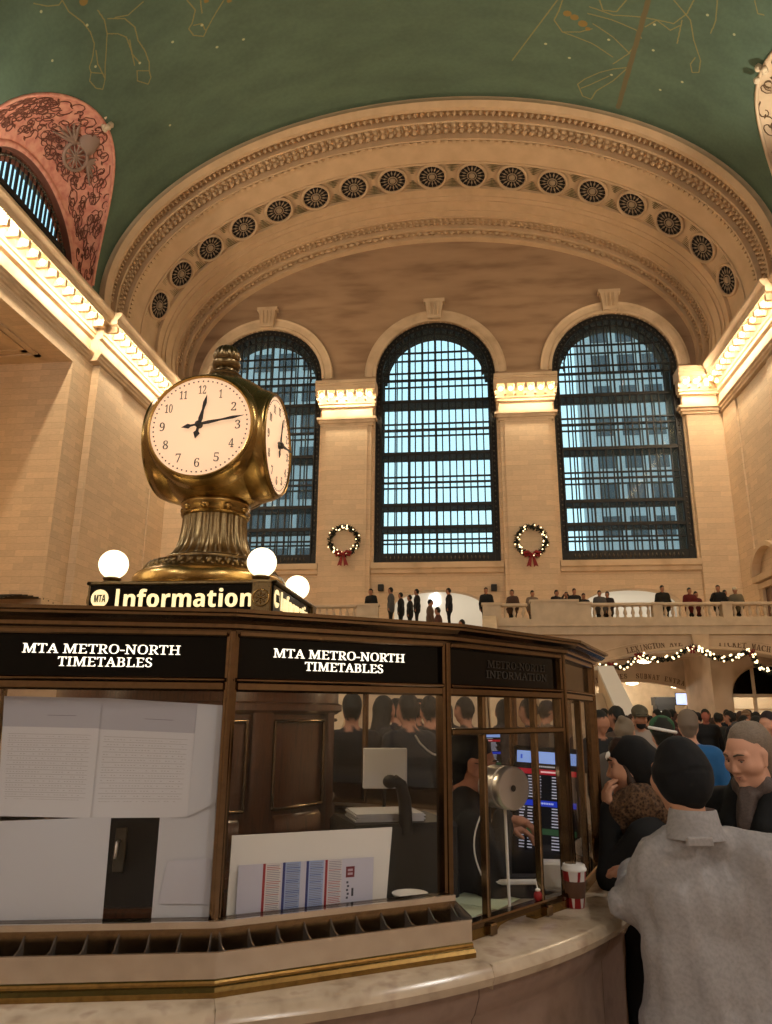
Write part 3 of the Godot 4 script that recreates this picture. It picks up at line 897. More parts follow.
	for e in [0.45]:
		var bp: Vector3 = surf.call(1.0 - e, 0.36)
		var bb: Vector3 = surf.call(1.0 - e, 0.1) - bp
		var nrm := Vector3(-s * 0.75, -0.6, 0).normalized()
		var f := turned(bp + nrm * 0.12, nrm, bb.normalized()).scaled_local(Vector3.ONE * 1.35)
		var em := MB.new().at(f)
		em.lathe([Vector2(0.02, 1.5), Vector2(0.2, 1.1), Vector2(0.36, 0.5), Vector2(0.42, 0.1), Vector2(0.3, -0.1)], 10)
		em.tube(range(20).map(func(k): return Vector3(cos(TAU * k / 20) * 0.55, -0.45 + sin(TAU * k / 20) * 0.5, 0.1)), 0.07, 5, true)
		for k in 12: em.tube([Vector3(0, -0.45, 0.1), Vector3(cos(TAU * k / 12) * 0.52, -0.45 + sin(TAU * k / 12) * 0.48, 0.1)], 0.035, 4)
		for w in [-1.0, 1.0]:
			for k in 5: em.tube([Vector3(w * 0.5, -0.2, 0.1), Vector3(w * (0.9 + 0.12 * k), 0.5 - 0.28 * k, 0.08)], [0.1, 0.03], 5)
		put("winged_wheel", em, M.stone_plain if s > 0 else paint(Color(0.60, 0.50, 0.44), 0.85), t)
	var fin: Vector3 = outer.call(PI * 0.5) + Vector3(-s * 0.1, -0.1, 0)
	var fm := MB.new()
	for k in 6: fm.ball(fin + Vector3(rng.randf_range(-0.2, 0.2), rng.randf_range(-0.3, 0.4), rng.randf_range(-0.3, 0.3)), Vector3.ONE * 0.16, 5, 6)
	put("fruit_finial", fm, M.pale, t)

# ---- the great ribbed arch in front of the end wall
func rib(z: float, e: float, ph: float) -> Vector3:
	# point of the soffit: z, relief e towards the room, angle
	var s := (-34.5 - z) / 10.5
	var a := 18.35 - 1.2 * s - e; var b := 11.58 - 1.92 * s - e
	return Vector3(VX + a * cos(ph), VY + b * sin(ph), z)
func zrib(py: float) -> float:
	# z of the crown of the soffit seen at a height in the picture
	var r := ray(440, py)
	var k := r.y / -r.z
	return -(36.08 + 0.183 * 34.5 - 1.85) / (k + 0.183)

func great_arch() -> void:
	var t := setting("trim_5", "broad coffered arch of carved plaster bands framing the end wall", "trim")
	var zp := []
	for py in [95.5, 106.0, 108.5, 119.0, 121.0, 137.0, 138.5, 142.5, 163.0, 191.0, 212.0, 214.5, 226.0, 228.0, 239.0]: zp.append(zrib(py))
	var prof := [[-34.45, -0.3], [-34.45, 0.1], [zp[0], 0.35], [(zp[0] + zp[1]) / 2, 0.48], [zp[1], 0.35], [zp[1], 0.15], [zp[2], 0.12], [zp[2] - 0.02, -0.3], [zp[3], -0.3], [zp[3], 0.14], [zp[4], 0.14], [zp[4], -0.34], [zp[5], -0.34], [zp[5], 0.14], [zp[6], 0.14], [zp[6], -0.2], [zp[7], -0.2], [zp[7], -0.1],
		[zp[8], -0.1], [zp[8], -0.02], [zp[8] - 0.12, -0.02], [zp[8] - 0.12, -0.22], [zp[9] + 0.12, -0.22], [zp[9] + 0.12, -0.02], [zp[9], -0.02], [zp[9], -0.1],
		[zp[9] - 0.5, -0.1], [zp[9] - 0.5, -0.03], [zp[9] - 0.8, -0.03], [zp[9] - 0.8, 0.05], [zp[9] - 1.5, 0.05], [zp[9] - 1.5, 0.12], [zp[11], 0.12], [zp[11], 0.22], [zp[11] - 0.1, 0.22], [zp[11] - 0.1, -0.2], [zp[12], -0.2], [zp[12], 0.22], [zp[13], 0.22], [zp[13], -0.2], [-44.6, -0.2], [-44.6, 0.2], [-45.05, 0.2]]
	var mp := MB.new()
	var na := 96
	for i in prof.size() - 1:
		var p: Array = prof[i]; var q: Array = prof[i + 1]
		mp.grid(func(u, v):
			var ph := lerpf(-0.13, PI + 0.13, u)
			return rib(lerpf(p[0], q[0], v), lerpf(p[1], q[1], v), ph), na, 1, false)
	fix_in(mp)
	put("soffit", mp, M.plaster, t)
	# ornament rows
	var row := func(called: String, z0: float, z1: float, e: float, cnt: int, shape: int) -> void:
		var o := MB.new()
		for k in cnt:
			var ph := PI * (k + 0.5) / cnt
			var zc := (z0 + z1) / 2; var hz := absf(z1 - z0) / 2
			var p := rib(zc, e, ph)
			var nn := Vector3(-cos(ph), -sin(ph) * 1.5, 0).normalized()
			var tt := (rib(zc, e, ph + 0.01) - rib(zc, e, ph - 0.01)).normalized()
			var st := rib(zc, e, PI * (k + 1.0) / cnt).distance_to(rib(zc, e, PI * k / cnt)) * 0.5
			var zz := Vector3(0, 0, 1)
			if shape == 0: o.gem(p, tt * st * 0.66, zz * hz * 0.9, nn * 0.2)
			elif shape == 1:
				o.gem(p + zz * hz * 0.45, (tt * st + zz * hz * 0.45) * 0.75, (zz * hz * 0.4 - tt * st * 0.4), nn * 0.13)
				o.gem(p - zz * hz * 0.45, (tt * st - zz * hz * 0.45) * 0.75, (zz * hz * 0.4 + tt * st * 0.4), nn * 0.13)
				o.gem(p + tt * st, tt * st * 0.3, zz * hz * 0.3, nn * 0.12)
			elif shape == 2: o.at(Transform3D(Basis(tt * st * 1.0, nn * 0.22, zz * hz * 1.9), p)).cbox(Vector3.ZERO, Vector3.ONE); o.xf = Transform3D()
			elif shape == 3:
				for w in [-1.0, 1.0]: o.gem(p + zz * hz * 0.4 * w, (tt * st * 0.8 + zz * hz * 0.3 * w), (zz * hz * 0.35 - tt * st * 0.2 * w), nn * 0.1)
			elif shape == 4:
				if k % 2 == 0:
					o.gem(p, tt * st * 0.9, zz * hz * 0.55, nn * 0.16)
					for w in [-1.0, 1.0]: o.gem(p + tt * st * 1.0 * w, tt * st * 0.55, zz * hz * 0.85, nn * 0.12)
				else: o.gem(p, tt * st * 0.5, zz * hz * 0.35, nn * 0.1)
		tag(put(called, o, M.plaster, t), "", "", "", "stuff")
	row.call("egg_and_dart", zp[2], zp[3], -0.04, 150, 0)
	row.call("guilloche", zp[4], zp[5], -0.06, 120, 1)
	row.call("dentils", zp[6], zp[7], 0.03, 120, 2)
	row.call("leaf_band", zp[11] - 0.1, zp[12], 0.1, 130, 3)
	row.call("cluster_band", zp[13], -44.6, 0.08, 60, 4)
	# medallions and the leaf spandrels between them
	var zm: float = (zp[8] + zp[9]) / 2
	var ring := MB.new(); ring.lathe([Vector2(0.98, -0.05), Vector2(0.98, 0.1), Vector2(0.9, 0.17), Vector2(0.82, 0.1), Vector2(0.82, 0.0)], 28)
	var disc := MB.new(); disc.lathe([Vector2(0.82, 0.015), Vector2(0.0, 0.015)], 28)
	var boss := MB.new(); boss.lathe([Vector2(0.2, 0.0), Vector2(0.2, 0.08), Vector2(0.12, 0.14), Vector2(0.0, 0.15)], 14)
	boss.lathe([Vector2(0.32, 0.02), Vector2(0.32, 0.06), Vector2(0.26, 0.06)], 18)
	var petal := MB.new()
	petal.gem(Vector3(0, 0.03, 0.54), Vector3(0.062, 0, 0), Vector3(0, 0.05, 0), Vector3(0, 0, 0.22))
	petal.gem(Vector3(0, 0.03, 0.76), Vector3(0.045, 0, 0), Vector3(0, 0.04, 0), Vector3(0, 0, 0.045))
	var rm := ring.mesh(); var dm := disc.mesh(); var bm := boss.mesh(); var pm := petal.mesh()
	var wine := paint(Color(0.07, 0.045, 0.05), 0.85)
	var bone := paint(Color(0.62, 0.54, 0.44), 0.8)
	var olive := paint(Color(0.47, 0.42, 0.29), 0.8)
	# equal steps along the arch
	var arc := [0.0]; var NA := 400
	for k in NA: arc.append(arc[k] + rib(zm, 0, PI * k / NA).distance_to(rib(zm, 0, PI * (k + 1) / NA)))
	var mid_px := on_arch_angle(432, 177, zm)
	var s_mid := arc_at(arc, mid_px / PI * NA)
	var step := s_mid - arc_at(arc, on_arch_angle(512, 178, zm) / PI * NA)
	step = absf(step) / 2.0
	for k in range(-9, 10):
		var s := s_mid + k * step
		if s < 0.8 or s > arc[NA] - 0.8: continue
		var idx := 0
		while arc[idx + 1] < s: idx += 1
		var ph: float = PI * (idx + (s - arc[idx]) / (arc[idx + 1] - arc[idx])) / NA
		var p := rib(zm, -0.1, ph)
		var tt := (rib(zm, 0, ph + 0.01) - rib(zm, 0, ph - 0.01)).normalized()
		var zz := (rib(zm - 0.5, 0, ph) - rib(zm + 0.5, 0, ph)).normalized()
		var nn := zz.cross(tt).normalized()
		if nn.dot(Vector3(VX, VY, zm) - p) < 0.0: nn = -nn
		var md2 := Node3D.new(); md2.name = "medallion"
		t.add_child(md2, true)
		md2.transform = Transform3D(Basis(tt, nn, tt.cross(nn)), p)
		put("ring", rm, M.plaster, md2); put("disc", dm, wine, md2); put("boss", bm, bone, md2)
		for q in 16:
			var o := put("petal", pm, bone, md2)
			o.rotation.y = TAU * q / 16
		var sp := MB.new()
		for w in [-1.0, 1.0]:
			for q in 7: sp.gem(Vector3(step / 2, -0.06, w * (0.30 + 0.115 * q)), Vector3(0.15 + 0.115 * q, 0, 0.02), Vector3(0, 0.06, 0), Vector3(0.0, 0, 0.045))
		tag(put("leaf_spandrel", sp, olive, md2), "", "", "", "stuff")

func arc_at(arc: Array, f: float) -> float:
	var i := int(f)
	return lerpf(arc[i], arc[i + 1], f - i)
func on_arch_angle(px: float, py: float, zm: float) -> float:
	var p := at_z(px, py, zm)
	var s := (-34.5 - zm) / 10.5
	return atan2((p.y - VY) / (11.58 - 1.92 * s), (p.x - VX) / (18.35 - 1.2 * s))
func fix_in(b: MB) -> void:
	# normals of the arch look to its middle
	for i in range(0, b.ix.size(), 3):
		var p := b.v[b.ix[i]]
		for k in 3:
			var j := b.ix[i + k]
			var nn := b.n[j]
			var to := Vector3(VX - p.x, VY - 2.0 - p.y, 0)
			if absf(nn.z) < 0.9 and nn.dot(to) < 0.0: b.n[j] = -nn
			elif absf(nn.z) >= 0.9 and nn.z < 0.0 and false: b.n[j] = -nn
	var old := b.ix; b.ix = PackedInt32Array()
	for i in range(0, old.size(), 3): b.tri(old[i], old[i + 1], old[i + 2])

# ---- long cornices with their bulbs
func side_cornices() -> void:
	var prof := [[0, 20.15], [0.10, 20.18], [0.10, 20.3], [0.2, 20.35], [0.2, 20.48], [0.32, 20.54], [0.32, 20.64], [0.06, 20.70], [0.06, 21.4], [0.22, 21.5], [0.22, 21.7], [0.3, 21.75], [0.3, 22.3], [1.0, 22.3], [1.0, 22.6], [1.08, 22.65], [1.22, 22.85], [1.22, 23.0], [-0.4, 23.05], [-0.4, 20.15]]
	for s in [-1.0, 1.0]:
		var xw := XL if s < 0 else XR
		var t := thing("trim_6" if s < 0 else "trim_7", "long stone cornice with a row of glowing bulbs along the %s wall" % ("left" if s < 0 else "right"), "trim", Vector3.ZERO, 0.0, "", "structure")
		var p := PackedVector2Array()
		for q in prof: p.append(Vector2(q[0], q[1]))
		for z in [[39.4, -34.6, 0.0], [-34.2, -44.9, 0.42]]:
			var o := put("moulding", MB.new().prism(p, 0.0, absf(z[1] - z[0])), M.stone_plain, t)
			# local x out of the wall, z along it
			if s < 0: o.transform = Transform3D(Basis(Vector3(1, 0, 0), Vector3(0, 1, 0), Vector3(0, 0, 1)), Vector3(xw + z[2], 0, z[1]))
			else: o.transform = Transform3D(Basis(Vector3(-1, 0, 0), Vector3(0, 1, 0), Vector3(0, 0, -1)), Vector3(xw - z[2], 0, z[0]))
		var z := -44.3
		while z < -20.0:
			var off := 0.42 if z < -34.3 else 0.0
			var x: float = xw - s * (off + 0.84)
			if absf(z + 34.4) > 0.3:
				put("light_bulb", bulb_mesh(), M.bulb, t, Vector3(x, 22.0, z))
				lamp(Vector3(x, 22.0, z), WARM, BULB_E, 0.1)
			var a: float = xw - s * (off + 0.3); var b: float = xw - s * (off + 0.92)
			put("bracket", MB.new().box(Vector3(minf(a, b), 21.95, z + 0.29), Vector3(maxf(a, b), 22.3, z + 0.49)), M.stone_plain, t)
			z += 0.78

# ---- balcony across the end of the hall
func turned_post(h: float, r: float) -> Array:
	return [Vector2(r * 0.9, 0), Vector2(r * 0.9, h * 0.08), Vector2(r * 0.55, h * 0.12), Vector2(r * 0.6, h * 0.2), Vector2(r, h * 0.38), Vector2(r * 0.8, h * 0.55), Vector2(r * 0.42, h * 0.78), Vector2(r * 0.5, h * 0.86), Vector2(r * 0.85, h * 0.92), Vector2(r * 0.85, h)]

func balcony() -> void:
	var t := thing("balcony", "stone balcony with a balustrade across the end of the hall", "balcony", Vector3(0, 0, ZB))
	put("slab", MB.new().box(Vector3(XL - 0.3, 4.75, ZE - ZB), Vector3(XR + 0.3, FLOOR_B, 0)), M.stone_plain, t)
	put("fascia", MB.new().box(Vector3(XL, 5.1, 0), Vector3(-4.2, 5.45, 0.2)).box(Vector3(XL, 5.45, -0.4), Vector3(-4.2, 5.75, 0.28)), M.pale, t)
	put("fascia", MB.new().box(Vector3(0.7, 5.1, 0), Vector3(XR, 5.45, 0.2)).box(Vector3(0.7, 5.45, -0.4), Vector3(XR, 5.75, 0.28)), M.pale, t)
	var pier := func(x0: float, x1: float, top: float) -> void:
		put("pier", MB.new().box(Vector3(x0, 5.75, -0.3), Vector3(x1, top - 0.1, 0.15)).box(Vector3(x0 - 0.05, top - 0.1, -0.35), Vector3(x1 + 0.05, top, 0.2)), M.pale, t)
	var bal := MB.new().lathe(turned_post(0.5, 0.085), 10).mesh()
	var run := func(x0: float, x1: float) -> void:
		put("rail", MB.new().bbox(Vector3((x0 + x1) / 2, 6.4, -0.07), Vector3(x1 - x0, 0.13, 0.4), 0.03), M.pale, t)
		put("plinth", MB.new().box(Vector3(x0, 5.75, -0.25), Vector3(x1, 5.84, 0.1)), M.pale, t)
		var k := int((x1 - x0) / 0.29)
		for i in k: put("baluster", bal, M.pale, t, Vector3(x0 + (i + 0.5) * (x1 - x0) / k, 5.84, -0.07))
	pier.call(-4.95, -4.0, 6.5); run.call(-9.0, -4.95); pier.call(-9.9, -9.0, 6.5); run.call(-14.0, -9.9); pier.call(-14.9, -14.0, 6.5); run.call(-20.0, -14.9)
	pier.call(0.65, 1.45, 6.5); run.call(1.45, 2.6); pier.call(2.75, 4.75, 6.62); pier.call(4.75, 5.3, 6.5)
	run.call(5.3, 7.9); pier.call(7.9, 8.3, 6.47); run.call(8.3, 10.75); pier.call(10.75, 11.15, 6.47); run.call(11.15, 13.6); pier.call(13.6, 14.0, 6.47); run.call(14.0, 16.4)
	# stair from the hall floor, mostly hidden by the booth
	var st := thing("staircase", "wide marble stair with a sloping pale parapet rising to the balcony", "stairs", Vector3(0, 0, ZB + 0.3))
	var n := 31
	for i in n:
		var y := FLOOR_B * (n - i) / n
		put("step", MB.new().box(Vector3(-3.9, y - FLOOR_B / n, 0.31 * i), Vector3(0.6, y, 0.31 * (i + 1) + 0.02)), M.pale, st)
	var slope := func(x0: float, x1: float, lift: float, z0: float, z1: float, y0: float, y1: float) -> MB:
		return MB.new().prism(PackedVector2Array([Vector2(z0, 0), Vector2(z1, 0), Vector2(z1, y1 + lift), Vector2(z0, y0 + lift)]), x0, x1)
	for g in [[-4.5, -3.95, 9.9], [0.65, 1.2, 9.9]]:
		var o := put("parapet", slope.call(-g[1], -g[0], 0.9, 0.0, g[2], 5.0, 0.0), M.pale, st)
		o.transform = Transform3D(Basis(Vector3(0, 0, 1), Vector3(0, 1, 0), Vector3(-1, 0, 0)), Vector3.ZERO)
	# side flight with the parapet that shows past the booth
	var a := at_z(600, 669, -29.0); var b := at_z(632, 720, -25.4)
	var m := MB.new()
	var sl := thing("stair_parapet", "sloping pale marble stair parapet standing behind the crowd", "parapet")
	m.prism(PackedVector2Array([Vector2(-29.6, 0), Vector2(-24.3, 0), Vector2(-24.3, b.y - 0.6), Vector2(-29.0, a.y), Vector2(-29.6, a.y)]), -5.75, -5.35)
	var q := put("wall", m, M.pale, sl)
	q.transform = Transform3D(Basis(Vector3(0, 0, 1), Vector3(0, 1, 0), Vector3(-1, 0, 0)), Vector3(a.x - 5.35, 0, 0))
	var cp := put("coping", MB.new().prism(PackedVector2Array([Vector2(-29.7, a.y - 0.02), Vector2(-29.0, a.y - 0.02), Vector2(-24.2, b.y - 0.67), Vector2(-24.2, b.y - 0.53), Vector2(-29.0, a.y + 0.12), Vector2(-29.7, a.y + 0.12)]), -5.85, -5.25), M.white, sl)
	cp.transform = q.transform
	for k in 20:
		put("step", MB.new().box(Vector3(a.x - 2.4, 0, -28.9 + 0.22 * k), Vector3(a.x - 0.02, (a.y - 0.9) * (20 - k) / 20.0, -28.68 + 0.22 * k)), M.pale, sl)
	# store rooms behind the low arches of the end wall
	var k := 0
	for cx in [XC - 11.72, XC, XC + 11.72]:
		k += 1
		var rm := thing("wall_%s" % ["store_left", "store_middle", "store_right"][k - 1], "bright white store room behind the low arch under the %s window" % ["left", "middle", "right"][k - 1], "room", Vector3(cx, FLOOR_B, ZE - 1.0), 0.0, "", "structure")
		put("shell", MB.new().box(Vector3(-4.5, -0.3, -5.0), Vector3(4.5, 0.0, 0.0)).box(Vector3(-4.5, 0, -5.2), Vector3(4.5, 5.2, -5.0)).box(Vector3(-4.7, 0, -5.0), Vector3(-4.5, 5.2, 0)).box(Vector3(4.5, 0, -5.0), Vector3(4.7, 5.2, 0)).box(Vector3(-4.7, 5.0, -5.0), Vector3(4.7, 5.2, 0)), M.white, rm)
		put("ceiling_light_panel", MB.new().box(Vector3(-3.5, 4.93, -4.0), Vector3(3.5, 4.98, -1.0)), M.store_lamp, rm)
		var l := AreaLight3D.new()
		l.area_size = Vector2(7.0, 3.0)
		l.light_color = Color(1.0, 0.95, 0.86)
		l.light_energy = 5.5
		l.shadow_enabled = true
		l.area_range = 60.0
		l.transform = Transform3D(Basis(Vector3.RIGHT, -PI / 2), Vector3(0, 4.9, -2.5))
		rm.add_child(l)
		if k == 2:
			# backlit emblem: a bitten apple with a leaf
			var p := PackedVector2Array()
			for i in 40:
				var an := TAU * i / 40
				var r := 0.40 + 0.06 * absf(sin(an)) - 0.09 * exp(-pow((fposmod(an, TAU) - PI / 2) / 0.28, 2)) - 0.05 * exp(-pow((fposmod(an, TAU) - 1.5 * PI) / 0.22, 2))
				var pt := Vector2(cos(an) * r, sin(an) * r)
				var bite := Vector2(0.52, 0.06)
				if pt.distance_to(bite) < 0.2: pt = bite + (pt - bite).normalized() * 0.2 if pt.distance_to(bite) > 0.05 else pt
				if pt.distance_to(bite) <= 0.2001 and pt.x > 0.35: pt = bite + Vector2(-0.2, 0).rotated((an if an < PI else an - TAU) * -0.9)
				p.append(pt)
			var e := at_z(435, 600, ZE - 5.9) - rm.position
			var mark := thing("logo_sign", "glowing white apple emblem on the store wall", "sign", rm.position + Vector3(e.x, e.y, -4.9))
			put("apple_light", MB.new().prism(p, 0.0, 0.06), M.store_logo, mark)
			put("leaf_light", MB.new().prism(PackedVector2Array([Vector2(0, 0.44), Vector2(0.02, 0.56), Vector2(0.1, 0.66), Vector2(0.2, 0.7), Vector2(0.2, 0.58), Vector2(0.12, 0.48)]), 0.0, 0.06), M.store_logo, mark)

# ---- below the balcony: the arch to the avenue, its lettering, the passage beyond
func under_balcony() -> void:
	var w := setting("wall_under_balcony", "stone wall under the balcony with one wide flat arch", "wall")
	var cx := 9.72; var hw := 4.9; var R := 13.8; var top := 4.5
	var p := PackedVector2Array([Vector2(XL, 0), Vector2(cx - hw, 0)])
	for k in 25:
		var x := -hw + 2.0 * hw * k / 24
		p.append(Vector2(cx + x, top - (R - sqrt(R * R - x * x))))
	p.append(Vector2(cx + hw, 0)); p.append(Vector2(XR, 0)); p.append(Vector2(XR, 4.85)); p.append(Vector2(XL, 4.85))
	put("wall_body", MB.new().prism(p, ZB - 0.8, ZB - 0.02), M.stone_plain, w)
	var rim := []
	for k in 25:
		var x := -hw + 2.0 * hw * k / 24
		rim.append(Vector3(cx + x, top + 0.05 - (R - sqrt(R * R - x * x)), ZB))
	put("arch_moulding", MB.new().tube(rim, 0.06, 6), M.stone_plain, w)
	put("arch_moulding", MB.new().tube(rim.map(func(q): return q + Vector3(0, 0.42, -0.02)), 0.03, 5), M.stone_plain, w)
	put("keystone", MB.new().prism(PackedVector2Array([Vector2(cx - 0.28, top - 0.06), Vector2(cx + 0.28, top - 0.06), Vector2(cx + 0.36, 5.1), Vector2(cx - 0.36, 5.1)]), ZB - 0.1, ZB + 0.18), M.stone_plain, w)
	for tx in [["LEXINGTON AVE", -3.05, -0.72], ["TICKET MACHINES", 0.72, 3.6]]:
		var txt: String = tx[0]
		var f := font(true, true)
		for i in txt.length():
			if txt[i] == " ": continue
			var x: float = lerpf(tx[1], tx[2], (i + 0.5) / txt.length())
			var y := top + 0.26 - (R - sqrt(R * R - x * x))
			var wide := 0.17 if txt[i] != "I" else 0.06
			words("letter", txt[i], f, wide, 0.24, 0.015, M.carved, w, Transform3D(Basis(Vector3.FORWARD, x / R), Vector3(cx + x, y, ZB - 0.02)))
	# passage: ceiling is the slab; inner wall with a second arch and lettering
	var w2 := setting("wall_passage", "inner wall of the lit passage beyond the arch with carved lettering", "wall")
	var z2 := -43.0; var c2 := 9.2; var h2 := 3.7; var R2 := 8.6; var t2 := 3.55
	var p2 := PackedVector2Array([Vector2(2.0, 0), Vector2(c2 - h2, 0)])
	for k in 17:
		var x := -h2 + 2.0 * h2 * k / 16
		p2.append(Vector2(c2 + x, t2 - (R2 - sqrt(R2 * R2 - x * x))))
	p2.append(Vector2(c2 + h2, 0)); p2.append(Vector2(XR + 1.5, 0)); p2.append(Vector2(XR + 1.5, 4.75)); p2.append(Vector2(2.0, 4.75))
	put("wall_body", MB.new().prism(p2, z2 - 0.5, z2), M.stone_plain, w2)
	var txt2 := "TELEPHONES  SUBWAY ENTRANCE"
	for i in txt2.length():
		if txt2[i] == " ": continue
		var x: float = lerpf(-2.6, 3.3, (i + 0.5) / txt2.length())
		words("letter", txt2[i], font(true, true), 0.17, 0.27, 0.015, M.carved, w2, Transform3D(Basis(Vector3.FORWARD, x / R2), Vector3(c2 + x, t2 + 0.32 - (R2 - sqrt(R2 * R2 - x * x)), z2)))
	put("side", MB.new().box(Vector3(2.0, 0, -52), Vector3(2.3, 4.75, ZB - 0.8)).box(Vector3(XR + 1.2, 0, -52), Vector3(XR + 1.5, 4.75, ZB - 0.8)), M.stone_plain, w2)
	put("back", MB.new().box(Vector3(2.0, 0, -52.3), Vector3(XR + 1.5, 4.75, -52)).box(Vector3(2.0, 4.3, -52), Vector3(XR + 1.5, 4.75, z2 - 0.5)), M.pale, w2)
	# arch and dark opening in the back wall, kiosk, screen
	var bm := MB.new()
	bm.tube(range(13).map(func(k): return Vector3(15.0 + 0.9 * cos(PI * k / 12), 1.9 + 0.75 * sin(PI * k / 12), -51.95)), 0.1, 6)
	bm.box(Vector3(14.0, 0, -52), Vector3(14.2, 1.9, -51.9)).box(Vector3(15.8, 0, -52), Vector3(16.0, 1.9, -51.9))
	put("back_arch", bm, M.stone_plain, w2)
	var kc := at_z(663, 697, -49.0)
	var ks := thing("newsstand", "dark kiosk standing in the lit passage beyond the arch", "kiosk", Vector3(kc.x, 0, -49.0))
	put("body", MB.new().box(Vector3(-0.55, 0, -0.5), Vector3(0.55, 2.35, 0.5)), M.black_matt, ks)
	put("roof", MB.new().box(Vector3(-0.62, 2.35, -0.55), Vector3(0.62, 2.85, 0.55)), M.black_matt, ks)
	put("poster", MB.new().box(Vector3(-0.4, 0.9, 0.5), Vector3(0.4, 2.0, 0.52)), M.paper, ks)
	var sc := at_z(684, 699, -51.7)
	var tv := thing("wall_screen", "small bluish screen on the back wall of the passage", "screen", Vector3(sc.x, sc.y, -51.95))
	put("case", MB.new().box(Vector3(-0.5, -0.4, 0), Vector3(0.5, 0.4, 0.08)), M.black_matt, tv)
	put("screen", MB.new().box(Vector3(-0.46, -0.36, 0.08), Vector3(0.46, 0.36, 0.09)), M.screen_blue, tv)
	# glazed arched doors to the ticket machines on the right
	var w3 := setting("wall_ticket_hall", "stone pier and wall around the arched glazed doors beside the passage", "wall")
	var c3 := 14.35; var z3 := -38.0; var r3 := 1.75; var s3 := 2.75
	var right := half_arch(c3, -1, r3, 0.0, s3, 1.5); var left := half_arch(c3, 1, r3, 0.0, s3, 1.5)
	var pp := [Vector2(11.75, 0)]; pp.append_array(right.slice(1)); pp.append(Vector2(c3, 4.75)); pp.append(Vector2(11.75, 4.75))
	put("wall_body", MB.new().prism(PackedVector2Array(pp), z3 - 0.5, z3), M.stone_plain, w3)
	var pq := [Vector2(17.8, 0), Vector2(17.8, 4.75), Vector2(c3, 4.75)]
	var lr := left.slice(1); lr.reverse(); pq.append_array(lr)
	put("wall_body", MB.new().prism(PackedVector2Array(pq), z3 - 0.5, z3), M.stone_plain, w3)
	var dr := thing("door_1", "arched glazed screen of pale frames with dark fanlight", "door", Vector3(c3, 0, z3 - 0.25), 0.0, "", "structure")
	var fm := MB.new()
	for x in [-1.7, -0.62, 0.62, 1.7]: fm.box(Vector3(x - 0.07, 0, -0.06), Vector3(x + 0.07, s3 + 1.4 * sqrt(maxf(0, 1 - (x / 1.76) ** 2)), 0.06))
	fm.box(Vector3(-1.75, s3 - 0.1, -0.07), Vector3(1.75, s3 + 0.06, 0.07)).box(Vector3(-1.75, 2.05, -0.05), Vector3(1.75, 2.12, 0.05))
	fm.tube(range(17).map(func(k): return Vector3(1.7 * cos(PI * k / 16), s3 + 1.45 * sin(PI * k / 16), 0)), 0.08, 6)
	put("frame", fm, M.pale, dr)
	var fan := PackedVector2Array()
	for k in 17: fan.append(Vector2(1.68 * cos(PI * k / 16), s3 + 0.06 + 1.4 * sin(PI * k / 16)))
	put("fanlight", MB.new().prism(fan, -0.03, -0.02), M.black, dr)
	for x in [[-1.63, -0.69], [-0.55, 0.55], [0.69, 1.63]]: put("pane", MB.new().box(Vector3(x[0], 0.1, -0.01), Vector3(x[1], s3 - 0.1, 0.01)), M.glass, dr)
	put("room_back", MB.new().box(Vector3(12.2, 0, -42.6), Vector3(17.8, 4.7, -42.4)), M.white, w3)
	put("side", MB.new().box(Vector3(11.75, 0, -42.6), Vector3(12.1, 4.75, -38.5)), M.stone_plain, w3)
	for q in [[14.0, 1.9], [15.4, 1.7]]:
		var tk := thing("ticket_machine", "grey ticket machine behind the glazed arched doors", "machine", Vector3(q[0], 0, -42.0), 0.0, "ticket machines")
		put("body", MB.new().bbox(Vector3(0, q[1] / 2, 0), Vector3(0.9, q[1], 0.6), 0.05), M.steel, tk)
		put("panel", MB.new().box(Vector3(-0.35, 1.1, 0.3), Vector3(0.35, q[1] - 0.1, 0.32)), M.black, tk)
	# ceiling lamps
	for l in [[644, 661, -36.0, 0.35, 4.0], [632, 683, -46.5, 0.4, 5.5], [676, 686, -46.5, 0.35, 5.5], [618, 692, -49.5, 0.3, 5.0]]:
		var o := at_z(l[0], l[1], l[2])
		var cl := thing("ceiling_lamp", "glowing ceiling lamp in the %s" % ("passage right behind the arch" if l[2] > -40 else "room beyond the inner arch"), "lamp", Vector3(o.x, o.y, l[2]), 0.0, "passage ceiling lamps")
		put("lamp_bowl", MB.new().ball(Vector3.ZERO, Vector3(l[3], 0.12, l[3]), 6, 14), M.fairy, cl)
		var up: float = (4.75 if l[2] > -43.0 else 4.3) - o.y
		put("lamp_stem", MB.new().tube([Vector3(0, 0.05, 0), Vector3(0, up, 0)], 0.03, 6), M.brass_dull, cl)
		lamp(cl.position - Vector3(0, 0.35, 0), Color(1, 0.94, 0.85), l[4], 0.3)
	var tl := thing("ceiling_lamp", "glowing ceiling lamp over the ticket machines", "lamp", Vector3(14.3, 4.4, -40.4), 0.0, "passage ceiling lamps")
	put("lamp_bowl", MB.new().ball(Vector3.ZERO, Vector3(0.5, 0.15, 0.5), 6, 14), M.fairy, tl)
	put("lamp_stem", MB.new().tube([Vector3(0, 0.1, 0), Vector3(0, 0.35, 0)], 0.03, 6), M.brass_dull, tl)
	lamp(tl.position - Vector3(0, 0.35, 0), Color(1, 0.9, 0.74), 5.0, 0.3)

# ---- wreaths, garland, small fixtures
func tuft(m: MB, p: Vector3, r: float, count: int) -> void:
	for i in count:
		var d := Vector3(rng.randf_range(-1, 1), rng.randf_range(-1, 1), rng.randf_range(-1, 1)).normalized()
		var s := d.cross(Vector3(0.3, 0.9, 0.2)).normalized()
		m.gem(p + d * r * 0.5, d * r * 0.55, s * r * 0.16, d.cross(s) * r * 0.1)

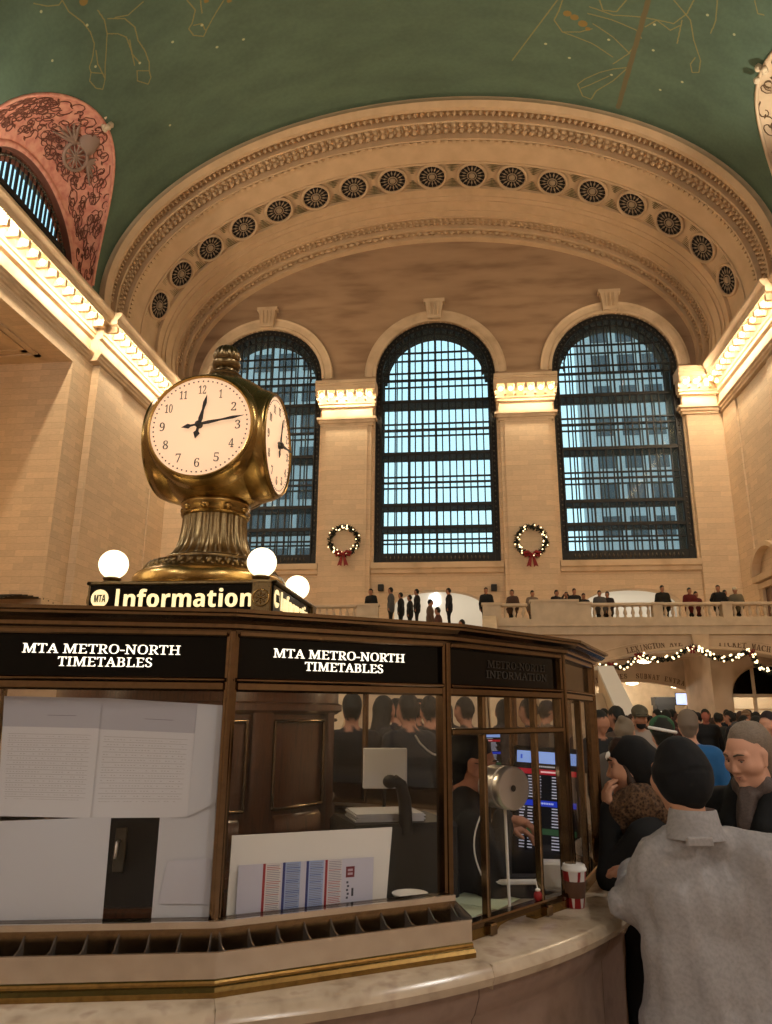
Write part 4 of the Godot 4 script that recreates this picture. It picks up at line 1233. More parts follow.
func bow_mesh(s: float) -> MB:
	var m := MB.new()
	for w in [-1.0, 1.0]:
		m.tube([Vector3(0, 0, 0.02) * s, Vector3(w * 0.25, 0.16, 0.06) * s, Vector3(w * 0.48, 0.1, 0.03) * s, Vector3(w * 0.42, -0.08, 0.02) * s, Vector3(w * 0.1, -0.03, 0.03) * s], [0.05 * s, 0.11 * s, 0.12 * s, 0.1 * s, 0.05 * s], 6)
		m.prism(PackedVector2Array([Vector2(0, 0) * s, Vector2(w * 0.12, -0.05) * s, Vector2(w * 0.36, -0.75) * s, Vector2(w * 0.2, -0.68) * s, Vector2(w * 0.08, -0.78) * s]), 0.0, 0.03)
	m.ball(Vector3(0, 0, 0.08) * s, Vector3.ONE * 0.1 * s, 5, 8)
	return m

func trimmings() -> void:
	rng.seed = 77
	for k in 2:
		var p := at_z([344.0, 531.0][k], 541, ZE + 0.55)
		var w := thing("christmas_wreath", "green wreath with fairy lights and red bow on the pilaster %s of the middle window" % ["left", "right"][k], "wreath", Vector3(p.x, p.y, ZE + 0.56), 0.0, "wreaths on the pilasters")
		var m := MB.new()
		for i in 64:
			var a := TAU * i / 64
			tuft(m, Vector3(cos(a) * 0.88, sin(a) * 0.88, 0.12), 0.26, 8)
		tag(put("foliage", m, M.leaf, w), "", "", "", "stuff")
		var dot := MB.new().ball(Vector3.ZERO, Vector3.ONE * 0.045, 4, 6).mesh()
		for i in 36:
			var a := rng.randf() * TAU; var r := 0.88 + rng.randf_range(-0.17, 0.17)
			put("fairy_light", dot, M.fairy, w, Vector3(cos(a) * r, sin(a) * r, 0.28))
		put("bow", bow_mesh(1.0), M.bow, w, Vector3(0, -0.9, 0.25))
	# garland following the arch
	var pts := [[600, 667], [612, 666], [624, 667], [634, 660], [640, 654], [650, 659], [662, 660], [674, 658], [684, 651], [692, 647], [702, 651], [712, 657], [724, 659], [736, 657], [746, 652], [752, 654], [757, 665], [764, 670], [774, 674], [786, 672]]
	var path := []
	for q in pts: path.append(at_z(q[0], q[1], ZB + 0.35))
	var g := thing("christmas_garland", "swagged green garland with lights and red bows along the arch", "garland")
	var m2 := MB.new()
	var dots := []
	for i in path.size() - 1:
		for s in 9:
			var p: Vector3 = path[i].lerp(path[i + 1], s / 9.0)
			tuft(m2, p, 0.17, 7)
			if rng.randf() < 0.55: dots.append(p + Vector3(rng.randf_range(-0.1, 0.1), rng.randf_range(-0.12, 0.12), 0.15))
	tag(put("foliage", m2, M.leaf, g), "", "", "", "stuff")
	var dot2 := MB.new().ball(Vector3.ZERO, Vector3.ONE * 0.045, 4, 6).mesh()
	for p in dots: put("fairy_light", dot2, M.fairy, g, p)
	for q in [[611, 664], [638, 655], [692, 648], [751, 651]]:
		put("bow", bow_mesh(0.3), M.bow, g, at_z(q[0], q[1], ZB + 0.5))
	# small black loudspeakers on the end wall
	for q in [[381, 588], [494, 588]]:
		var p := at_z(q[0], q[1], ZE + 0.1)
		var s := thing("wall_speaker", "small black loudspeaker box on the end wall %s of the lit store arch" % ("left" if q[0] < 400 else "right"), "loudspeaker", Vector3(p.x, p.y, ZE))
		put("box", MB.new().bbox(Vector3(0, 0, 0.17), Vector3(0.36, 0.42, 0.3), 0.03), M.black_matt, s)
		put("grille", MB.new().bbox(Vector3(0, 0, 0.33), Vector3(0.28, 0.34, 0.02), 0.01), M.iron, s)
	# ribbed metal canopy at the left wall opening
	var cp := at_x(14, 600, -21.5)
	var cn := thing("entrance_canopy", "dark ribbed metal canopy over the opening in the left wall", "canopy", Vector3(-21.5, 0, cp.z))
	var cm := MB.new()
	cm.grid(func(u, v): return Vector3(2.4 * (v - 0.5), cp.y - 1.0 + 1.1 * sin(PI * u), 3.4 * cos(PI * u)), 24, 1)
	put("hood", cm, M.iron_pale, cn)
	for k in 25:
		var a := PI * k / 24
		put("rib", MB.new().tube([Vector3(-1.2, cp.y - 1.0 + 1.12 * sin(a), 3.42 * cos(a)), Vector3(1.22, cp.y - 1.0 + 1.12 * sin(a), 3.42 * cos(a))], 0.035, 5), M.iron, cn)
	for z in [-3.3, 3.3]: put("post", MB.new().tube([Vector3(0, 0, z), Vector3(0, cp.y - 0.9, z)], 0.09, 8), M.iron, cn)

# ---- chandeliers of the hall, hung out of the picture along both long walls
func chandeliers() -> void:
	for z in [-2.0, 12.0, 26.0]:
		for x in [XL + 6.0, XR - 6.0]:
			var c := thing("chandelier", "round bulb-studded hall chandelier on a long rod", "chandelier", Vector3(x, 14.0, z), 0.0, "hall chandeliers")
			put("lamp_body", MB.new().ball(Vector3.ZERO, Vector3(0.95, 0.8, 0.95), 10, 18), M.chand, c)
			put("hoop", MB.new().tube(range(24).map(func(k): return Vector3(cos(TAU * k / 24) * 1.05, 0.1, sin(TAU * k / 24) * 1.05)), 0.09, 6, true), M.brass, c)
			put("cap", MB.new().lathe([Vector2(0.5, 0.65), Vector2(0.35, 0.9), Vector2(0.1, 1.3), Vector2(0.03, 1.4)], 14), M.brass, c)
			put("rod", MB.new().tube([Vector3(0, 1.3, 0), Vector3(0, 18.0, 0)], 0.04, 6), M.brass, c)
			lamp(Vector3(x, 12.6, z), CHAND_C, CHAND_E, 0.8)
	# one more in each opening beside the balcony
	for x in [XL - 3.6, XR + 3.6]:
		var c := thing("chandelier", "round bulb-studded chandelier hung inside the %s wall opening" % ("left" if x < 0 else "right"), "chandelier", Vector3(x, 13.0, -24.5), 0.0, "hall chandeliers")
		put("lamp_body", MB.new().ball(Vector3.ZERO, Vector3(0.95, 0.8, 0.95), 10, 18), M.chand, c)
		put("cap", MB.new().lathe([Vector2(0.5, 0.65), Vector2(0.35, 0.9), Vector2(0.1, 1.3), Vector2(0.03, 1.4)], 14), M.brass, c)
		put("rod", MB.new().tube([Vector3(0, 1.3, 0), Vector3(0, 6.4, 0)], 0.04, 6), M.brass, c)
		lamp(Vector3(x, 11.7, -24.5), Color(1.0, 0.80, 0.52), 11.0, 0.8)
func uplights() -> void:
	# floods standing on the cornices, throwing light up into the lunettes and the vault
	for q in [[VX - 17.6, -23.6, -0.45, 26.0], [VX + 17.2, -27.0, 0.1, 60.0]]:
		var p := Vector3(q[0], 23.25, q[1])
		var u := thing("flood_lamp", "small flood lamp on top of the %s cornice" % ("left" if q[0] < VX else "right"), "lamp", p, 0.0, "cornice flood lamps")
		put("case", MB.new().bbox(Vector3(0, -0.08, 0), Vector3(0.4, 0.16, 0.3), 0.03), M.black_matt, u)
		put("lamp_lens", MB.new().box(Vector3(-0.16, 0.0, -0.11), Vector3(0.16, 0.02, 0.11)), M.fairy, u)
		var l := SpotLight3D.new()
		l.name = "flood_light"
		l.spot_range = 60.0
		l.spot_attenuation = 2.0
		l.spot_angle = 52.0
		l.spot_angle_attenuation = 0.6
		l.light_energy = q[3]
		l.light_color = Color(1.0, 0.95, 0.86)
		l.light_size = 0.15
		l.shadow_enabled = true
		add_child(l)
		l.position = p + Vector3(0, 0.1, 0)
		l.look_at_from_position(l.position, l.position + Vector3(0.25 * signf(VX - q[0]), 1.0, q[2]), Vector3.FORWARD)
const CHAND_E := 48.0
const CHAND_C := Color(1.0, 0.985, 0.965)

# ---- the information booth: eighteen glazed sides round a marble counter
const BX := -1.49
const BZ := -4.10
const RV := 2.10
const AP := 2.0681
func bp(r: float, deg: float, y: float) -> Vector3:
	return Vector3(r * sin(deg_to_rad(deg)), y, r * cos(deg_to_rad(deg)))
func panel(mid: float, off := 0.0) -> Transform3D:
	# frame of one side in booth axes: x along the side, z outwards
	return turned(bp(AP + off, mid, 0), bp(1, mid, 0))
func ring_side(m: MB, mid: float, prof: Array) -> void:
	# a moulding of (offset, y) points along one side, mitred at its corners
	for i in prof.size() - 1:
		var a: Array = prof[i]; var b: Array = prof[i + 1]
		var ra: float = (AP + a[0]) / cos(deg_to_rad(10)); var rb: float = (AP + b[0]) / cos(deg_to_rad(10))
		var dv := Vector2(b[1] - a[1], -(b[0] - a[0]))
		m.quad(bp(ra, mid - 10, a[1]), bp(ra, mid + 10, a[1]), bp(rb, mid + 10, b[1]), bp(rb, mid - 10, b[1]), bp(1, mid, 0) * dv.x + Vector3(0, dv.y, 0) if dv.length() > 0 else Vector3.UP)
func side_slab(m: MB, mid: float, o0: float, o1: float, y0: float, y1: float) -> void:
	ring_side(m, mid, [[o0, y0], [o1, y0], [o1, y1], [o0, y1]])
	ring_side(m, mid, [[o0, y1], [o0, y0]])
func on_panel(px: float, py: float, mid: float, off: float) -> Vector3:
	# where a line of sight meets the plane of a side, in the axes of panel(mid)
	var t := Transform3D(Basis(), Vector3(BX, 0, BZ)) * panel(mid, off)
	var r := ray(px, py)
	var k := (t.origin - eye).dot(t.basis.z) / r.dot(t.basis.z)
	return t.affine_inverse() * (eye + r * k)

func booth() -> void:
	var B := Vector3(BX, 0, BZ)
	var c := thing("booth_counter", "round marble counter with a pinkish base under the glass booth", "counter", B)
	for k in 18:
		var a0 := deg_to_rad(2 + 20 * k + 0.015); var a1 := deg_to_rad(22 + 20 * k - 0.015)
		var m := MB.new()
		m.lathe([Vector2(1.89, 1.085), Vector2(2.27, 1.085), Vector2(2.298, 1.095), Vector2(2.308, 1.118), Vector2(2.298, 1.142), Vector2(2.28, 1.15), Vector2(1.89, 1.15)], 8, a0, a1)
		for e in [a0, a1]:
			m.quad(Vector3(sin(e) * 1.9, 1.085, cos(e) * 1.9), Vector3(sin(e) * 2.3, 1.085, cos(e) * 2.3), Vector3(sin(e) * 2.3, 1.148, cos(e) * 2.3), Vector3(sin(e) * 1.9, 1.15, cos(e) * 1.9))
		put("counter_slab", m, M.marble, c)
		var b := MB.new()
		b.lathe([Vector2(2.25, 0.0), Vector2(2.25, 0.14), Vector2(2.22, 0.16), Vector2(2.205, 0.2), Vector2(2.205, 0.98), Vector2(2.22, 1.0), Vector2(2.24, 1.05), Vector2(2.24, 1.085)], 8, a0 + 0.0004, a1 - 0.0004)
		put("base_slab", b, M.marble_pink, c)
	put("core", MB.new().lathe([Vector2(2.19, 0.0), Vector2(2.19, 1.08), Vector2(1.88, 1.08), Vector2(1.88, 0.0)], 54), M.joint, c)
	var t := thing("information_booth", "bronze framed glass booth with black timetable signs round the top", "booth", B)
	var post := MB.new()
	post.bbox(Vector3(0, 1.615, -0.005), Vector3(0.036, 0.93, 0.05), 0.006)
	post.bbox(Vector3(0, 1.615, 0.022), Vector3(0.018, 0.93, 0.012), 0.004)
	var pm := post.mesh()
	for k in 18:
		var o := put("post", pm, M.bronze, t, bp(RV, 2 + 20 * k, 0))
		o.rotation.y = deg_to_rad(2 + 20 * k)
	var W := 2.0 * RV * sin(deg_to_rad(10)) - 0.036
	for k in 18:
		var mid := 12.0 + 20 * k
		var f := panel(mid)
		var sign_here := mid < 100 or mid > 300
		# cornice and roof
		var m := MB.new()
		ring_side(m, mid, [[-0.03, 2.068], [0.022, 2.07], [0.026, 2.08], [0.042, 2.085], [0.042, 2.096], [0.07, 2.102], [0.085, 2.114], [0.085, 2.121], [0.1, 2.124], [0.1, 2.134], [0.02, 2.138], [-1.4, 2.165]])
		put("cornice", m, M.bronze, t)
		var lo := 1.30
		if mid == 52.0: lo = 1.2
		if mid == 72.0: lo = 1.2
		# rails
		var r := MB.new().at(f)
		r.bbox(Vector3(0, lo - 0.012, 0), Vector3(W + 0.01, 0.024, 0.045), 0.005)
		if sign_here: put("mid_rail", MB.new().at(f).bbox(Vector3(0, 1.917, 0.0), Vector3(W + 0.01, 0.03, 0.042), 0.006).bbox(Vector3(0, 1.935, 0.004), Vector3(W + 0.01, 0.012, 0.05), 0.004), M.bronze, t)
		put("rail", r, M.bronze, t)
		put("head_rail", MB.new().at(f).bbox(Vector3(0, 2.07, 0.002), Vector3(W + 0.01, 0.018, 0.045), 0.004), M.bronze, t)
		if mid != 52.0 and mid != 72.0: put("skirt", MB.new().at(f).box(Vector3(-W / 2, 1.15, -0.012), Vector3(W / 2, lo - 0.02, 0.012)), M.brass_dull, t)
		var gt := 1.905 if sign_here else 2.062
		put("glass", MB.new().at(f).box(Vector3(-W / 2, lo, -0.008), Vector3(W / 2, gt, -0.002)), M.glass, t)
		if sign_here:
			var sp := put("sign_panel", MB.new().at(f).box(Vector3(-W / 2, 1.941, -0.022), Vector3(W / 2, 2.062, 0.0)), M.black, t)
			if mid == 12.0 or mid == 32.0 or mid > 300:
				words("letters", "MTA METRO-NORTH", font(true, false), 0.45, 0.0275, 0.004, M.letter, sp, f * Transform3D(Basis(), Vector3(-0.012, 2.02, 0.0)))
				words("letters", "TIMETABLES", font(true, false), 0.268, 0.0275, 0.004, M.letter, sp, f * Transform3D(Basis(), Vector3(0.0, 1.983, 0.0)))
			elif mid == 52.0 or mid == 92.0:
				words("letters", "METRO-NORTH", font(true, false), 0.38, 0.0275, 0.003, M.letter_dim, sp, f * Transform3D(Basis(), Vector3(0.07, 2.02, 0.0)))
				words("letters", "INFORMATION", font(true, false), 0.40, 0.0275, 0.003, M.letter_dim, sp, f * Transform3D(Basis(), Vector3(0.07, 1.983, 0.0)))
		if mid == 52.0 or mid == 72.0:
			# ticket window: bars, a row of small lights over tall ones, brass foot with a hatch
			var bars := [-0.165, 0.16] if mid == 52.0 else [0.0]
			for x in bars:
				put("bar", MB.new().at(f).bbox(Vector3(x, 1.545, 0.002), Vector3(0.014, 0.72, 0.03), 0.004).bbox(Vector3(x + 0.016, 1.545, 0.0), Vector3(0.006, 0.72, 0.018), 0.002), M.brass_dull, t)
			if mid == 52.0:
				for x in [-0.355, 0.0, 0.345]: put("bar", MB.new().at(f).bbox(Vector3(x, 1.845, 0.0), Vector3(0.012, 0.12, 0.03), 0.003), M.brass_dull, t)
				put("crossbar", MB.new().at(f).bbox(Vector3(0, 1.785, 0.004), Vector3(W, 0.022, 0.04), 0.005), M.brass_dull, t)
				var ft := PackedVector2Array([Vector2(-W / 2, 1.15), Vector2(-0.13, 1.15), Vector2(-0.13, 1.158), Vector2(-0.115, 1.168), Vector2(-0.07, 1.174), Vector2(0.03, 1.174), Vector2(0.08, 1.168), Vector2(0.095, 1.158), Vector2(0.095, 1.15), Vector2(W / 2, 1.15), Vector2(W / 2, 1.19), Vector2(-W / 2, 1.19)])
				put("foot", MB.new().at(f).prism(ft, -0.02, 0.02), M.brass, t)
				for x in [-0.17, 0.165]: put("foot_block", MB.new().at(f).bbox(Vector3(x, 1.168, 0.025), Vector3(0.035, 0.036, 0.03), 0.005), M.brass_dull, t)
			else:
				put("foot", MB.new().at(f).box(Vector3(-W / 2, 1.15, -0.02), Vector3(W / 2, 1.19, 0.02)), M.brass, t)
	# brass leaflet racks along the two nearest sides
	for mid in [-8.0, 12.0, 32.0]:
		var r := thing("leaflet_rack", "empty brass leaflet rack with dividers below the %s" % ("left timetables window" if mid == 12.0 else "second timetables window beside the ticket window" if mid == 32.0 else "window beyond the left picture edge"), "rack", B, 0.0, "leaflet racks on the counter")
		var tr := MB.new()
		side_slab(tr, mid, 0.108, 0.113, 1.165, 1.245)
		put("front_plate", tr, M.plate, r)
		var mo := MB.new()
		ring_side(mo, mid, [[0.113, 1.188], [0.117, 1.185], [0.119, 1.18], [0.119, 1.175], [0.124, 1.172], [0.130, 1.163], [0.130, 1.15], [0.0, 1.15]])
		put("base_moulding", mo, M.brass, r)
		var lip := MB.new()
		side_slab(lip, mid, 0.105, 0.115, 1.243, 1.248)
		side_slab(lip, mid, 0.03, 0.042, 1.286, 1.302)
		put("lip", lip, M.plate, r)
		var bk := MB.new()
		side_slab(bk, mid, 0.03, 0.034, 1.165, 1.29)
		side_slab(bk, mid, 0.034, 0.108, 1.165, 1.17)
		put("back_plate", bk, M.brass_dull, r)
		var f := panel(mid)
		for i in 10:
			var x := -0.40 + 0.08 * (i + (0.5 if mid == 12.0 else 0.5))
			var dm := MB.new()
			dm.xf = f * Transform3D(Basis(Vector3(0, 0, -1), Vector3(0, 1, 0), Vector3(1, 0, 0)), Vector3.ZERO)
			dm.prism(PackedVector2Array([Vector2(-0.108, 1.17), Vector2(-0.034, 1.17), Vector2(-0.034, 1.275), Vector2(-0.07, 1.250), Vector2(-0.108, 1.246)]), x - 0.0015, x + 0.0015)
			put("divider", dm, M.plate, r)
		if mid == 32.0:
			var e := bp(1, mid + 10, 0)
			var side := MB.new()
			side.quad(bp(AP / cos(deg_to_rad(10)) + 0.012, 42, 1.165), bp((AP + 0.113) / cos(deg_to_rad(10)), 42, 1.165), bp((AP + 0.113) / cos(deg_to_rad(10)), 42, 1.257), bp(AP / cos(deg_to_rad(10)) + 0.012, 42, 1.298))
			put("end_plate", side, M.plate, r)

# ---- clock on its pedestal and the lit sign below it
func clock_case(C: float) -> MB:
	# a ball pressed flat where the four dials sit
	var m := MB.new()
	m.grid(func(u, v):
		var d := Vector3(sin(PI * v) * sin(TAU * u), cos(PI * v), sin(PI * v) * cos(TAU * u)) * 0.435
		return Vector3(clampf(d.x, -0.325, 0.325), C + d.y * 0.99, clampf(d.z, -0.325, 0.325)), 96, 40)
	var old := m.ix; m.ix = PackedInt32Array()
	for i in m.v.size():
		if m.n[i].dot(m.v[i] - Vector3(0, C, 0)) < 0.0: m.n[i] = -m.n[i]
		if m.n[i].length() < 0.1: m.n[i] = (m.v[i] - Vector3(0, C, 0)).normalized()
	for i in range(0, old.size(), 3): m.tri(old[i], old[i + 1], old[i + 2])
	return m

func clock_and_sign() -> void:
	var B := Vector3(BX - 0.005, 0, BZ)
	var s := thing("information_sign", "black square sign with glowing Information lettering and four globe lamps under the clock", "sign", B + Vector3(0.022, 2.168, 0))
	var H := 0.505
	put("box", MB.new().box(Vector3(-H + 0.012, 0, -H + 0.012), Vector3(H - 0.012, 0.31, H - 0.012)), M.black, s)
	var edge := MB.new()
	for y in [0.315, 0.135]:
		for k in 4:
			edge.at(Transform3D(Basis(Vector3.UP, PI / 2 * k), Vector3.ZERO)).bbox(Vector3(0, y, H - 0.01), Vector3(2 * H + 0.01, 0.018, 0.03), 0.005)
	put("edging", edge, M.brass_old, s)
	put("top", MB.new().box(Vector3(-H, 0.31, -H), Vector3(H, 0.322, H)), M.brass_old, s)
	for k in 4:
		var f := Transform3D(Basis(Vector3.UP, PI / 2 * k), Vector3.ZERO) * Transform3D(Basis(), Vector3(0, 0, H - 0.012))
		var lt := f * Transform3D(Basis(), Vector3(0.0, 0.237, 0))
		words("letters", "nformation", font(false, true), 0.685, 0.0975, 0.006, M.letter_warm, s, lt * Transform3D(Basis(), Vector3(0.04, 0, 0)))
		put("letters", MB.new().at(lt).box(Vector3(-0.347, -0.0485, 0), Vector3(-0.330, 0.0485, 0.006)), M.letter_warm, s)
		var disc := put("emblem_light", MB.new().at(f).lathe([Vector2(0.0, 0.0)], 3), M.letter_warm, s) if false else put("emblem_light", MB.new().at(f * Transform3D(Basis(Vector3.RIGHT, PI / 2), Vector3(-0.435, 0.237, 0))).lathe([Vector2(0.047, 0.0), Vector2(0.047, 0.005), Vector2(0.0, 0.005)], 24), M.letter_warm, s)
		words("emblem_letters", "MTA", font(false, true), 0.062, 0.04, 0.003, M.black_matt, disc, f * Transform3D(Basis(), Vector3(-0.432, 0.237, 0.005)))
		var blk := put("corner_block", MB.new().at(f).bbox(Vector3(0.432, 0.232, 0.004), Vector3(0.105, 0.165, 0.03), 0.006), M.brass_old, s)
		var ro := MB.new().at(f * Transform3D(Basis(), Vector3(0.432, 0.232, 0.02)))
		ro.tube(range(20).map(func(q): return Vector3(cos(TAU * q / 20) * 0.042, sin(TAU * q / 20) * 0.042, 0)), 0.005, 5, true)
		for q in 8: ro.gem(Vector3(cos(TAU * q / 8) * 0.022, sin(TAU * q / 8) * 0.022, 0), Vector3(cos(TAU * q / 8), sin(TAU * q / 8), 0) * 0.014, Vector3(-sin(TAU * q / 8), cos(TAU * q / 8), 0) * 0.006, Vector3(0, 0, 0.006))
		ro.ball(Vector3.ZERO, Vector3.ONE * 0.009, 5, 8)
		put("rosette", ro, M.brass, blk)
	for sx in [-1.0, 1.0]:
		for sz in [-1.0, 1.0]:
			var p := Vector3(sx * 0.41 - 0.012, 0.322, sz * 0.41)
			put("lamp_holder", MB.new().lathe([Vector2(0.055, 0), Vector2(0.055, 0.012), Vector2(0.04, 0.02), Vector2(0.048, 0.03), Vector2(0.048, 0.036), Vector2(0.035, 0.042), Vector2(0.0, 0.042)], 18), M.brass_old, s, p)
			put("globe_lamp", MB.new().ball(Vector3(0, 0.112, 0), Vector3.ONE * 0.078, 14, 22), M.globe, s, p)
			lamp(s.position + p + Vector3(0, 0.112, 0), Color(1.0, 0.86, 0.62), GLOBE_E, 0.07)
	var t := thing("clock", "round four-faced brass clock with glowing dials on a fluted pedestal", "clock", B + Vector3(0, 2.492, 0))
	var y0 := 2.492
	var pr := func(a: Array) -> Array: return a.map(func(q): return Vector2(q[0], q[1] - y0))
	put("base", MB.new().lathe(pr.call([[0.46, 2.492], [0.46, 2.5], [0.43, 2.505], [0.44, 2.52], [0.44, 2.566], [0.425, 2.59], [0.415, 2.596], [0.40, 2.60]]), 64), M.brass, t)
	var band := MB.new().lathe(pr.call([[0.40, 2.60], [0.385, 2.612], [0.35, 2.645], [0.30, 2.672], [0.28, 2.68], [0.28, 2.69], [0.262, 2.70], [0.25, 2.702]]), 64)
	put("leaf_band", band, M.brass_old, t)
	var lf := MB.new()
	for k in 44:
		var a := TAU * k / 44
		var d := Vector3(sin(a), 0, cos(a)); var tt := Vector3(cos(a), 0, -sin(a))
		lf.gem(d * 0.352 + Vector3(0, 2.642 - y0, 0), (d * 0.05 - Vector3(0, 0.036, 0)) * 0.8, tt * 0.02 + Vector3(0, 0.006, 0), d * 0.012 + Vector3(0, 0.016, 0))
		lf.gem(d * 0.375 + Vector3(0, 2.617 - y0, 0) + tt * 0.025, tt * 0.015, d * 0.018, Vector3(0, 0.014, 0))
	tag(put("leaves", lf, M.brass_old, t), "", "", "", "stuff")
	put("stem", MB.new().lathe(pr.call([[0.25, 2.702], [0.246, 2.71], [0.228, 2.73], [0.208, 2.765], [0.196, 2.81], [0.188, 2.86], [0.184, 2.91], [0.184, 2.945], [0.184, 2.95]]), 168, 0.0, TAU, 0.0065, 28, 0, 8), M.brass_old, t)
	put("collar", MB.new().lathe(pr.call([[0.184, 2.95], [0.198, 2.955], [0.203, 2.965], [0.196, 2.975], [0.186, 2.98], [0.192, 3.0], [0.206, 3.02], [0.206, 3.035], [0.196, 3.045], [0.17, 3.048], [0.17, 3.066]]), 48), M.brass, t)
	var beads := MB.new()
	for k in 9: beads.ball(Vector3(sin(TAU * k / 9) * 0.182, 2.998 - y0, cos(TAU * k / 9) * 0.182), Vector3(0.03, 0.026, 0.03), 7, 10)
	put("beads", beads, M.brass, t)
	put("cup", MB.new().lathe(pr.call([[0.17, 3.066], [0.195, 3.07], [0.225, 3.085], [0.262, 3.11], [0.30, 3.145], [0.29, 3.15]]), 160, 0.0, TAU, 0.008, 32, 0, 5), M.brass_old, t)
	var C := 3.43 - y0
	put("case", clock_case(C), M.brass, t)
	put("finial", MB.new().lathe(pr.call([[0.16, 3.82], [0.125, 3.86], [0.10, 3.872], [0.105, 3.885], [0.09, 3.9], [0.068, 3.906], [0.066, 3.925], [0.08, 3.935], [0.09, 3.955], [0.088, 3.975], [0.074, 3.985], [0.08, 3.992], [0.084, 4.02], [0.078, 4.05], [0.058, 4.08], [0.03, 4.098], [0.0, 4.105]]), 72, 0.0, TAU, 0.003, 16, 11, 15), M.brass_old, t)
	# one dial, then three copies
	var d1 := Node3D.new(); d1.name = "dial"
	t.add_child(d1, true)
	d1.position = Vector3(0, C - 0.02, 0)
	var back := Transform3D(Basis(Vector3.RIGHT, PI / 2), Vector3.ZERO)
	put("housing", MB.new().at(back).lathe([Vector2(0.345, 0.20), Vector2(0.352, 0.26), Vector2(0.34, 0.30), Vector2(0.338, 0.315), Vector2(0.33, 0.325), Vector2(0.325, 0.345), Vector2(0.316, 0.352), Vector2(0.316, 0.364), Vector2(0.306, 0.372), Vector2(0.298, 0.368), Vector2(0.296, 0.36)], 64), M.brass, d1)
	put("face_lamp", MB.new().at(back).lathe([Vector2(0.297, 0.358), Vector2(0.2, 0.364), Vector2(0.0, 0.366)], 56), M.dial, d1)
	var ink: Material = M.black_matt
	for h in 12:
		var a := TAU * (h + 1) / 12
		var txt := str(h + 1)
		words("numeral", txt, font(true, false), 0.03 if txt.length() == 1 and txt != "1" else (0.018 if txt == "1" else 0.044), 0.052, 0.002, ink, d1, Transform3D(Basis(), Vector3(sin(a) * 0.222, cos(a) * 0.222, 0.363)))
	var dot := MB.new().at(Transform3D(Basis(Vector3.RIGHT, PI / 2), Vector3.ZERO)).lathe([Vector2(0.0046, 0), Vector2(0.0046, 0.0022), Vector2(0, 0.0022)], 8).mesh()
	for q in 60:
		var a := TAU * q / 60
		put("minute_dot", dot, ink, d1, Vector3(sin(a) * 0.276, cos(a) * 0.276, 0.359))
	var hand := func(called: String, an: float, L: float, tail: float, w: float, z: float) -> void:
		var p := PackedVector2Array([Vector2(-w * 0.6, 0), Vector2(-w, L * 0.22), Vector2(-w * 0.5, L * 0.5), Vector2(-w * 0.85, L * 0.75), Vector2(0, L), Vector2(w * 0.85, L * 0.75), Vector2(w * 0.5, L * 0.5), Vector2(w, L * 0.22), Vector2(w * 0.6, 0), Vector2(w * 0.6, -tail * 0.45), Vector2(w * 1.5, -tail * 0.6), Vector2(0, -tail), Vector2(-w * 1.5, -tail * 0.6), Vector2(-w * 0.6, -tail * 0.45)])
		put(called, MB.new().at(Transform3D(Basis(Vector3.FORWARD, an), Vector3(0, 0, z))).prism(p, 0.0, 0.004), ink, d1)
	hand.call("hour_hand", deg_to_rad(11), 0.185, 0.085, 0.013, 0.376)
	hand.call("minute_hand", deg_to_rad(80), 0.268, 0.10, 0.010, 0.384)
	put("hub", MB.new().at(Transform3D(Basis(Vector3.RIGHT, PI / 2), Vector3.ZERO)).lathe([Vector2(0.02, 0.36), Vector2(0.02, 0.392), Vector2(0.008, 0.4), Vector2(0, 0.4)], 16), ink, d1)
	for k in 3:
		var d2: Node3D = d1.duplicate()
		d2.name = "dial"
		t.add_child(d2, true)
		d2.rotation.y = PI / 2 * (k + 1)
	for k in 2: lamp(t.position + Vector3(0, C, 0) + (Vector3(0, 0, 0.62) if k == 0 else Vector3(0.62, 0, 0)), Color(1.0, 0.8, 0.58), 0.05, 0.25)
const GLOBE_E := 0.28

# ---- what stands inside the booth
func bilinear(m: MB, q: Array, bulge: Vector3, n := 8) -> void:
	# a sheet through four corners, gently curled; corner order: top left, top right, bottom right, bottom left
	var f := func(u: float, v: float) -> Vector3:
		return q[0].lerp(q[1], u).lerp(q[3].lerp(q[2], u), v) + bulge * sin(PI * u) * sin(PI * v * 0.9 + 0.2)
	m.grid(f, n, n)

func sheet(called: String, label: String, mid: float, corners: Array, off: float, mat: Material, bulge := 0.0, group := "papers taped inside the timetables window") -> Node3D:
	var f := Transform3D(Basis(), Vector3(BX, 0, BZ)) * panel(mid, off)
	var q := []
	for c in corners: q.append(on_panel(c[0], c[1], mid, off))
	var ctr: Vector3 = f * ((q[0] + q[1] + q[2] + q[3]) / 4.0)
	var o := thing(called, label, "paper", ctr, 0.0, group)
	var m := MB.new().at(Transform3D(Basis(), -ctr) * f)
	bilinear(m, q, Vector3(0, 0, bulge))
	# back of the sheet, half a millimetre behind
	bilinear(m, q.map(func(p): return p - Vector3(0, 0, 0.0006)), Vector3(0, 0, bulge))
	put("sheet", m, mat, o)
	return o

